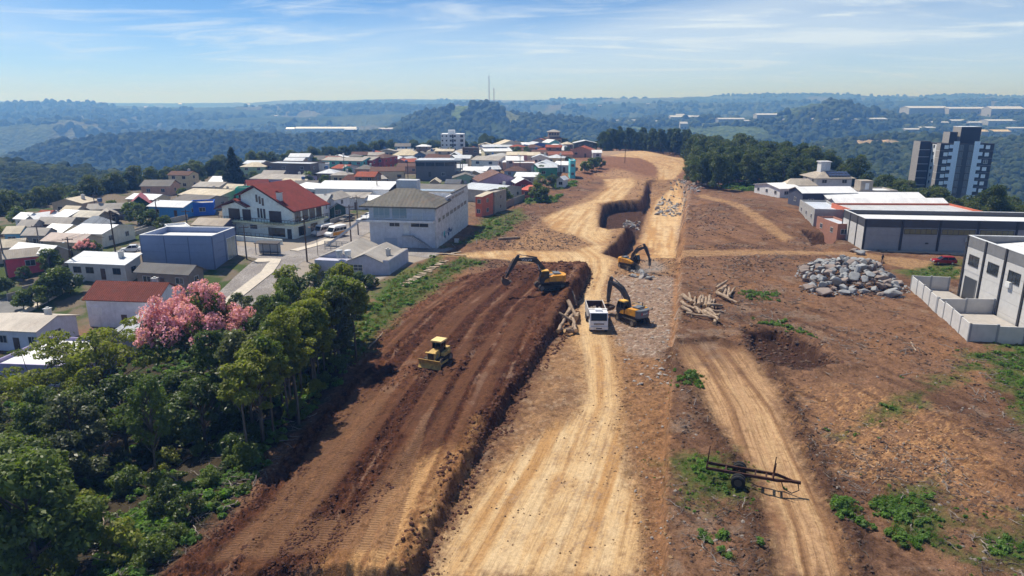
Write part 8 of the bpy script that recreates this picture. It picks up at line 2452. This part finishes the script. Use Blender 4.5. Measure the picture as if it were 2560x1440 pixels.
for k, pts_ in enumerate(([(1850, 740), (1900, 728), (1950, 735), (1940, 755), (1880, 758)], [(1880, 806), (1960, 812), (2030, 838), (2040, 850), (1960, 838), (1920, 826)], [(2095, 1265), (2130, 1262), (2140, 1295), (2100, 1300)], [(2210, 1310), (2270, 1320), (2280, 1350), (2230, 1350)], [(1790, 1370), (1860, 1375), (1870, 1400), (1800, 1400)],
                          [(2180, 1265), (2240, 1270), (2250, 1300), (2200, 1295)], [(1690, 950), (1740, 950), (1740, 970), (1690, 975)])):
    pg = poly(pts_, .7); c = pg.mean(0)
    rs = np.random.RandomState(300 + k); n = 260
    x = rs.uniform(pg[:, 0].min() - 1, pg[:, 0].max() + 1, n); y = rs.uniform(pg[:, 1].min() - 1, pg[:, 1].max() + 1, n)
    ok = sdf(x, y, pg) + 2.2 * fbm(x * .7, y * .7, 3, 4) + .5 * rs.normal(size=n) > .1
    x, y = x[ok], y[ok]
    scatter('weeds', np.stack([x, y, surf(x, y)], 1), .3 + .6 * rs.random(len(x)) ** 1.5, WEEDS + TUFTS, ('weed patch left of the stone pile', 'weed strip above the dark hollow', 'weed clump right of the pale track', 'weed clump in the lower right field', 'low weed clump near the bottom of the field', 'weed clump beside the right-hand track', 'weed clump beside the cut line')[k], tilt=.15, seed=k)
spread_on('weeds', 9000, 36, 200, 26, grass_test([1, 2, 6, 7, 8, 9, 10], margin=-1.6), (.12, .4), WEEDS + TUFTS, 'scattered seedlings and dry tufts round the weed patches', 0, .2, .3)
spread_on('forest_floor_plants', 15000, 32, 112, 24, lambda x, y: (sdf(x, y, FOREST_FLOOR) > .3) & (fbm(x * .4, y * .4, 3, 5) > -.05), (.5, 1.4), WEEDS[:2] + [weed(9, M_LEAF), weed(10, M_LEAF2)], 'ground plants under the trees of the wood', 0, .15, .2)
spread_on('twig_litter', 6000, 32, 80, 25, lambda x, y: (sdf(x, y, FOREST_FLOOR) > -.5), (.3, 1.1), TW, 'dead twigs on the floor of the wood', .05, .2, .2)

# --- logs
tl = NT('log_bark'); ln = tl.noise(tl.mapping(tl.obj(), (6, 6, 1.2)), 1.0, 5, .65)
tl.bsdf(tl.mix(tl.ramp(ln, .3, .7), (.13, .085, .058), (.42, .32, .235)), .9, tl.bump(ln, .7, .04), 0, .15)
M_LOG = tl.m; M_CUT = paint(col(214, 176, 128), .9, var=.2)
def log(a_, b_, ra, label, group=None, rb=None):
    a_, b_ = Vector(a_), Vector(b_)
    d = b_ - a_; L_ = d.length
    m = MB(); rs = np.random.RandomState(int(abs(a_.x) * 97 + abs(a_.y) * 13) % 9999)
    n = 5
    path = [(rs.normal() * .04, rs.normal() * .04, L_ * k / n) for k in range(n + 1)]
    m.tube(path, [ra * (1 - .06 * k) * (1 + rs.normal() * .05) if rb is None else ra + (rb - ra) * k / n for k in range(n + 1)], 9, False)
    o = m.build('log', M_LOG, None, True)
    o.location = a_; o.rotation_euler = d.to_track_quat('Z', 'Y').to_euler()
    tag(o, label, 'log', group)
    for k, rr in ((0, ra), (n, (ra * (1 - .06 * n) if rb is None else rb))):
        pz = path[k][2]
        MB().tube([(path[k][0], path[k][1], pz - .015), (path[k][0], path[k][1], pz + .015)], rr * .97, 9).build('cut_face', M_CUT, o)
    return o
LA = [((1735, 768), (1738, 742)), ((1745, 770), (1752, 744)), ((1754, 768), (1758, 740)), ((1762, 772), (1766, 738)), ((1770, 772), (1776, 736)), ((1772, 774), (1784, 734)), ((1778, 776), (1790, 736)), ((1728, 764), (1722, 742)),
      ((1706, 746), (1732, 764)), ((1704, 758), (1730, 776)), ((1708, 768), (1736, 782)), ((1706, 778), (1730, 788)), ((1738, 772), (1788, 804)), ((1758, 784), (1800, 812)), ((1764, 772), (1805, 770)), ((1762, 778), (1810, 784)),
      ((1792, 738), (1822, 756)), ((1800, 745), (1842, 764)), ((1808, 748), (1816, 720)), ((1818, 752), (1826, 718)), ((1822, 748), (1844, 716)), ((1792, 734), (1818, 716)), ((1790, 726), (1824, 705)), ((1800, 736), (1814, 722)), ((1785, 812), (1795, 792)), ((1716, 790), (1776, 802)), ((1770, 782), (1792, 798)), ((1742, 776), (1750, 788))]
for k, (q0, q1) in enumerate(LA):
    z0 = .22 + .35 * ((k * 7) % 3) / 2; z1 = .22 + .35 * ((k * 5) % 3) / 2
    a_, b_ = G(*q0), G(*q1)
    if (b_ - a_).length > 5.2: b_ = a_ + (b_ - a_).normalized() * 5.2
    b_.z = gz(b_.x, b_.y)
    log(a_ + Vector((0, 0, z0)), b_ + Vector((0, 0, z1)), .22 + .14 * ((k * 13) % 5) / 4, 'grey cut log in the heap on the cleared field right of the cut line' if k not in (14, 15, 22) else ('uppermost thick log at the top right of the field log heap', 'long grey log lying across the front of the field log heap', 'grey log lying level below the upright ones in the field heap')[(14, 15, 22).index(k) - 1], 'logs of the field heap')
LB = [((1398, 790), (1436, 815)), ((1408, 806), (1430, 782)), ((1424, 812), (1438, 762)), ((1434, 826), (1430, 780)), ((1440, 836), (1428, 800)), ((1420, 766), (1440, 794)), ((1402, 830), (1440, 828)), ((1394, 838), (1412, 812)), ((1412, 838), (1436, 834)), ((1430, 752), (1440, 770)), ((1416, 800), (1426, 776)), ((1440, 810), (1446, 780))]
for k, (q0, q1) in enumerate(LB):
    a_, b_ = G(*q0), G(*q1)
    if (b_ - a_).length > 4.5: b_ = a_ + (b_ - a_).normalized() * 4.5
    b_.z = gz(b_.x, b_.y)
    log(a_ + Vector((0, 0, .3 + .25 * (k % 3))), b_ + Vector((0, 0, .25 + .3 * ((k + 1) % 3))), .21 + .07 * (k % 3), 'pale brown log in the heap left of the tipper truck', 'logs of the roadside heap')
log(G(922, 872) + Vector((0, 0, .15)), G(958, 836) + Vector((0, 0, .2)), .12, 'thin pale trunk lying at the edge of the fill beside the slender tree', None, .08)
log(G(1245, 600) + Vector((0, 0, .25)), G(1300, 597) + Vector((0, 0, .25)), .35, 'blackened log on the brown ground left of the crossing', None, .3)
log(G(2290, 880) + Vector((0, 0, .12)), G(2276, 858) + Vector((0, 0, .15)), .12, 'bleached pale branch on the right-hand field', None, .08)
# pale bare trunk leaning in the wood, dead branches in the clearing
p = G(748, 1062)
o = thing('bare_trunk', 'pale bare curved trunk rising out of the edge of the wood', 'tree', p)
MB().tube([(0, 0, -.3), (-.2, .6, 2.4), (-.6, 1.4, 4.6), (-1.9, 2.6, 6.8), (-3.6, 4, 8.8)], [.15, .13, .11, .08, .04], 8).build('trunk', M_BARK, o, True)
MB().tube([(-.6, 1.4, 4.6), (-.2, 2.2, 6.0), (.2, 2.6, 7.0)], [.06, .04, .02], 6).build('branch', M_BARK, o, True)
for k, (px, py, lb) in enumerate([(262, 1345, 'bleached dead branch with twisted arms in the lower left clearing'), (310, 1390, 'fallen bleached branch at the bottom of the clearing')]):
    p = G(px, py); rs = np.random.RandomState(k + 5)
    o = thing('dead_branch', lb, 'branch', p, k * 1.1)
    for q in range(6):
        an = q * 1.05; b0 = np.array([0, 0, .2]); pts_ = [b0]
        for j in range(4):
            pts_.append(pts_[-1] + np.array([math.cos(an) * .7, math.sin(an) * .6, rs.normal() * .35 + .15]) + rs.normal(size=3) * .15)
        MB().tube(pts_, [.06, .05, .04, .025, .012], 6).build('limb', flat(col(170, 150, 132), .9), o)
# --- planks
r = random.Random(6)
for k in range(24):
    f = k / 23
    p = G(1004 + 108 * f, 716 - 62 * f)
    m = MB().bb(-.75, .75, -.17, .17, -.03, .03)
    o = m.build('plank', flat(col(176, 158, 138), .9)); o.location = p + Vector((r.uniform(-.3, .3), r.uniform(-.3, .3), .12 + .06 * (k % 3))); o.rotation_euler = (r.uniform(-.06, .06), r.uniform(-.06, .06), R(-20) + r.uniform(-.35, .35)); o.scale = (r.uniform(.8, 1.2), 1, 1)
    tag(o, 'weathered plank in the trail of boards across the grass bank', 'plank', 'planks across the grass bank')
for k, (px, py, a2) in enumerate(((1105, 636, .1), (1120, 637, .0), (1135, 638, -.1), (1150, 640, -.05), (1140, 633, .7))):
    o = MB().bb(-1.3, 1.3, -.17, .17, -.04, .04).build('plank', flat(col(186, 170, 150), .9)); o.location = G(px, py) + Vector((0, 0, .15 + .09 * (k % 2))); o.rotation_euler = (0, .03, a2)
    tag(o, ('first', 'second', 'third', 'fourth', 'slanting')[k] + ' board from the left in the stack at the end of the paved yard', 'plank', 'boards by the paved yard')
o = MB().bb(-.5, .5, -.35, .35, -.3, .75).bb(-.55, .55, -.4, .4, .75, .82).build('utility_box', paint(col(205, 206, 206), .6)); o.location = G(1142, 606)
tag(o, 'small pale utility box on the bank beside the hip-roofed building', 'box')
o = MB().cyl((0, 0, -.3), (0, 0, .9), .07, 8).bb(-.05, .05, -.05, .05, .9, .95).build('marker_post', flat(col(220, 222, 222))); o.location = G(1192, 609)
tag(o, 'short white marker post on the brown bank', 'post')
# --- garden walls along the town edge
def garden_wall(label, pts_, h_, c):
    pl = [G(*q) for q in pts_]
    o = thing('garden_wall', label, 'wall', pl[0])
    for a_, b_ in zip(pl[:-1], pl[1:]):
        L_ = (b_ - a_).length; n = max(1, round(L_ / 3))
        for k in range(n):
            c0_ = a_.lerp(b_, (k + .5) / n); c0_.z = gz(c0_.x, c0_.y)
            MB().box(c0_ - pl[0] + Vector((0, 0, h_ / 2 - .4)), (L_ / n + .02, .15, h_ + .8), math.atan2(b_.y - a_.y, b_.x - a_.x)).build('wall_panel', paint(c, .85, grime=.5), o)
    return o
garden_wall('brownish garden wall behind the grass strip', [(1215, 530), (1262, 522), (1285, 512)], 2.0, col(150, 128, 112))
garden_wall('grey block wall in front of the palm house', [(1285, 512), (1312, 500)], 2.2, col(150, 146, 140))
garden_wall('low concrete wall on the side street', [(826, 560), (868, 546)], 1.2, col(150, 146, 142))
garden_wall('long grey wall along the left street', [(300, 600), (390, 566), (470, 548)], 1.3, col(170, 166, 160))
garden_wall('concrete wall below the pink-red house', [(40, 690), (100, 672)], 1.6, col(130, 128, 126))
garden_wall('low wall along the lower left street', [(20, 752), (95, 716), (150, 690)], 1.0, col(150, 146, 140))
garden_wall('wall with piers beside the garden path', [(310, 600), (340, 588), (420, 562)], 1.0, col(196, 190, 182))

# --- dust from the breaker
p = G(1628, 682)
bm = bmesh.new(); bmesh.ops.create_icosphere(bm, subdivisions=3, radius=1.0)
me = bpy.data.meshes.new('dust_cloud'); bm.to_mesh(me); bm.free()
dm = bpy.data.materials.new('dust'); dm.use_nodes = True; dt = dm.node_tree; dt.nodes.clear()
do = dt.nodes.new('ShaderNodeOutputMaterial'); dv = dt.nodes.new('ShaderNodeVolumePrincipled'); dtc = dt.nodes.new('ShaderNodeTexCoord')
ln_ = dt.nodes.new('ShaderNodeVectorMath'); ln_.operation = 'LENGTH'; dt.links.new(dtc.outputs['Object'], ln_.inputs[0])
mr = dt.nodes.new('ShaderNodeMapRange'); mr.interpolation_type = 'SMOOTHSTEP'; mr.inputs[1].default_value = 1.0; mr.inputs[2].default_value = .15; dt.links.new(ln_.outputs['Value'], mr.inputs[0])
dn = dt.nodes.new('ShaderNodeTexNoise'); dn.inputs['Scale'].default_value = 1.8; dn.inputs['Detail'].default_value = 3; dt.links.new(dtc.outputs['Object'], dn.inputs['Vector'])
mr2 = dt.nodes.new('ShaderNodeMapRange'); mr2.inputs[1].default_value = .38; mr2.inputs[2].default_value = .7; dt.links.new(dn.outputs[0], mr2.inputs[0])
mu = dt.nodes.new('ShaderNodeMath'); mu.operation = 'MULTIPLY'; dt.links.new(mr.outputs[0], mu.inputs[0]); dt.links.new(mr2.outputs[0], mu.inputs[1])
mu2 = dt.nodes.new('ShaderNodeMath'); mu2.operation = 'MULTIPLY'; mu2.inputs[1].default_value = .30; dt.links.new(mu.outputs[0], mu2.inputs[0])
dt.links.new(mu2.outputs[0], dv.inputs['Density']); dv.inputs['Color'].default_value = (1, 1, 1, 1)
dt.links.new(dv.outputs[0], do.inputs['Volume'])
me.materials.append(dm)
o = link(bpy.data.objects.new('dust_cloud', me)); o.location = p + Vector((0, 0, .9)); o.scale = (3.6, 4.5, 1.9)
tag(o, 'pale dust thrown up by the rock breaker', kind='stuff')
# ================================================================ tell small sets of like things apart by their order
ORD = ('first', 'second', 'third', 'fourth', 'fifth', 'sixth', 'seventh', 'eighth', 'ninth', 'tenth', 'eleventh', 'twelfth', 'thirteenth', 'fourteenth', 'fifteenth')
sets = {}
for o_ in COL.objects:
    if o_.parent is None and 'label' in o_.keys() and 'category' in o_.keys():
        sets.setdefault(o_['label'], []).append(o_)
for lb, os_ in sets.items():
    if 2 <= len(os_) <= 15 and len(lb.split()) <= 11:
        for k, o_ in enumerate(sorted(os_, key=lambda q: -q.location.y)):
            o_['label'] = '%s, %s from the far end' % (lb, ORD[k])
    elif 15 < len(os_) <= 30 and len(lb.split()) <= 10 and os_[0]['category'] in ('log', 'plank'):
        for k, o_ in enumerate(sorted(os_, key=lambda q: q.location.x)):
            h_ = len(os_) // 2
            o_['label'] = '%s, %s from the %s' % (lb, ORD[k] if k < h_ else ORD[len(os_) - 1 - k], 'left' if k < h_ else 'right')

# ================================================================ air
hz = MB().bb(-10500, 10500, -1500, 8000, -220, 150)
haze_mat = bpy.data.materials.new('haze')
haze_mat.use_nodes = True
ht = haze_mat.node_tree
ht.nodes.clear()
ho = ht.nodes.new('ShaderNodeOutputMaterial')
hv = ht.nodes.new('ShaderNodeVolumePrincipled')
hv.inputs['Color'].default_value = (0.17, 0.41, 1.0, 1)
hv.inputs['Absorption Color'].default_value = (1, 1, 1, 1)
hv.inputs['Density'].default_value = 0.00037
hv.inputs['Anisotropy'].default_value = 0.3
ht.links.new(hv.outputs[0], ho.inputs['Volume'])
haze = hz.build('haze', haze_mat)
tag(haze, 'blue air over the valleys', kind='stuff')
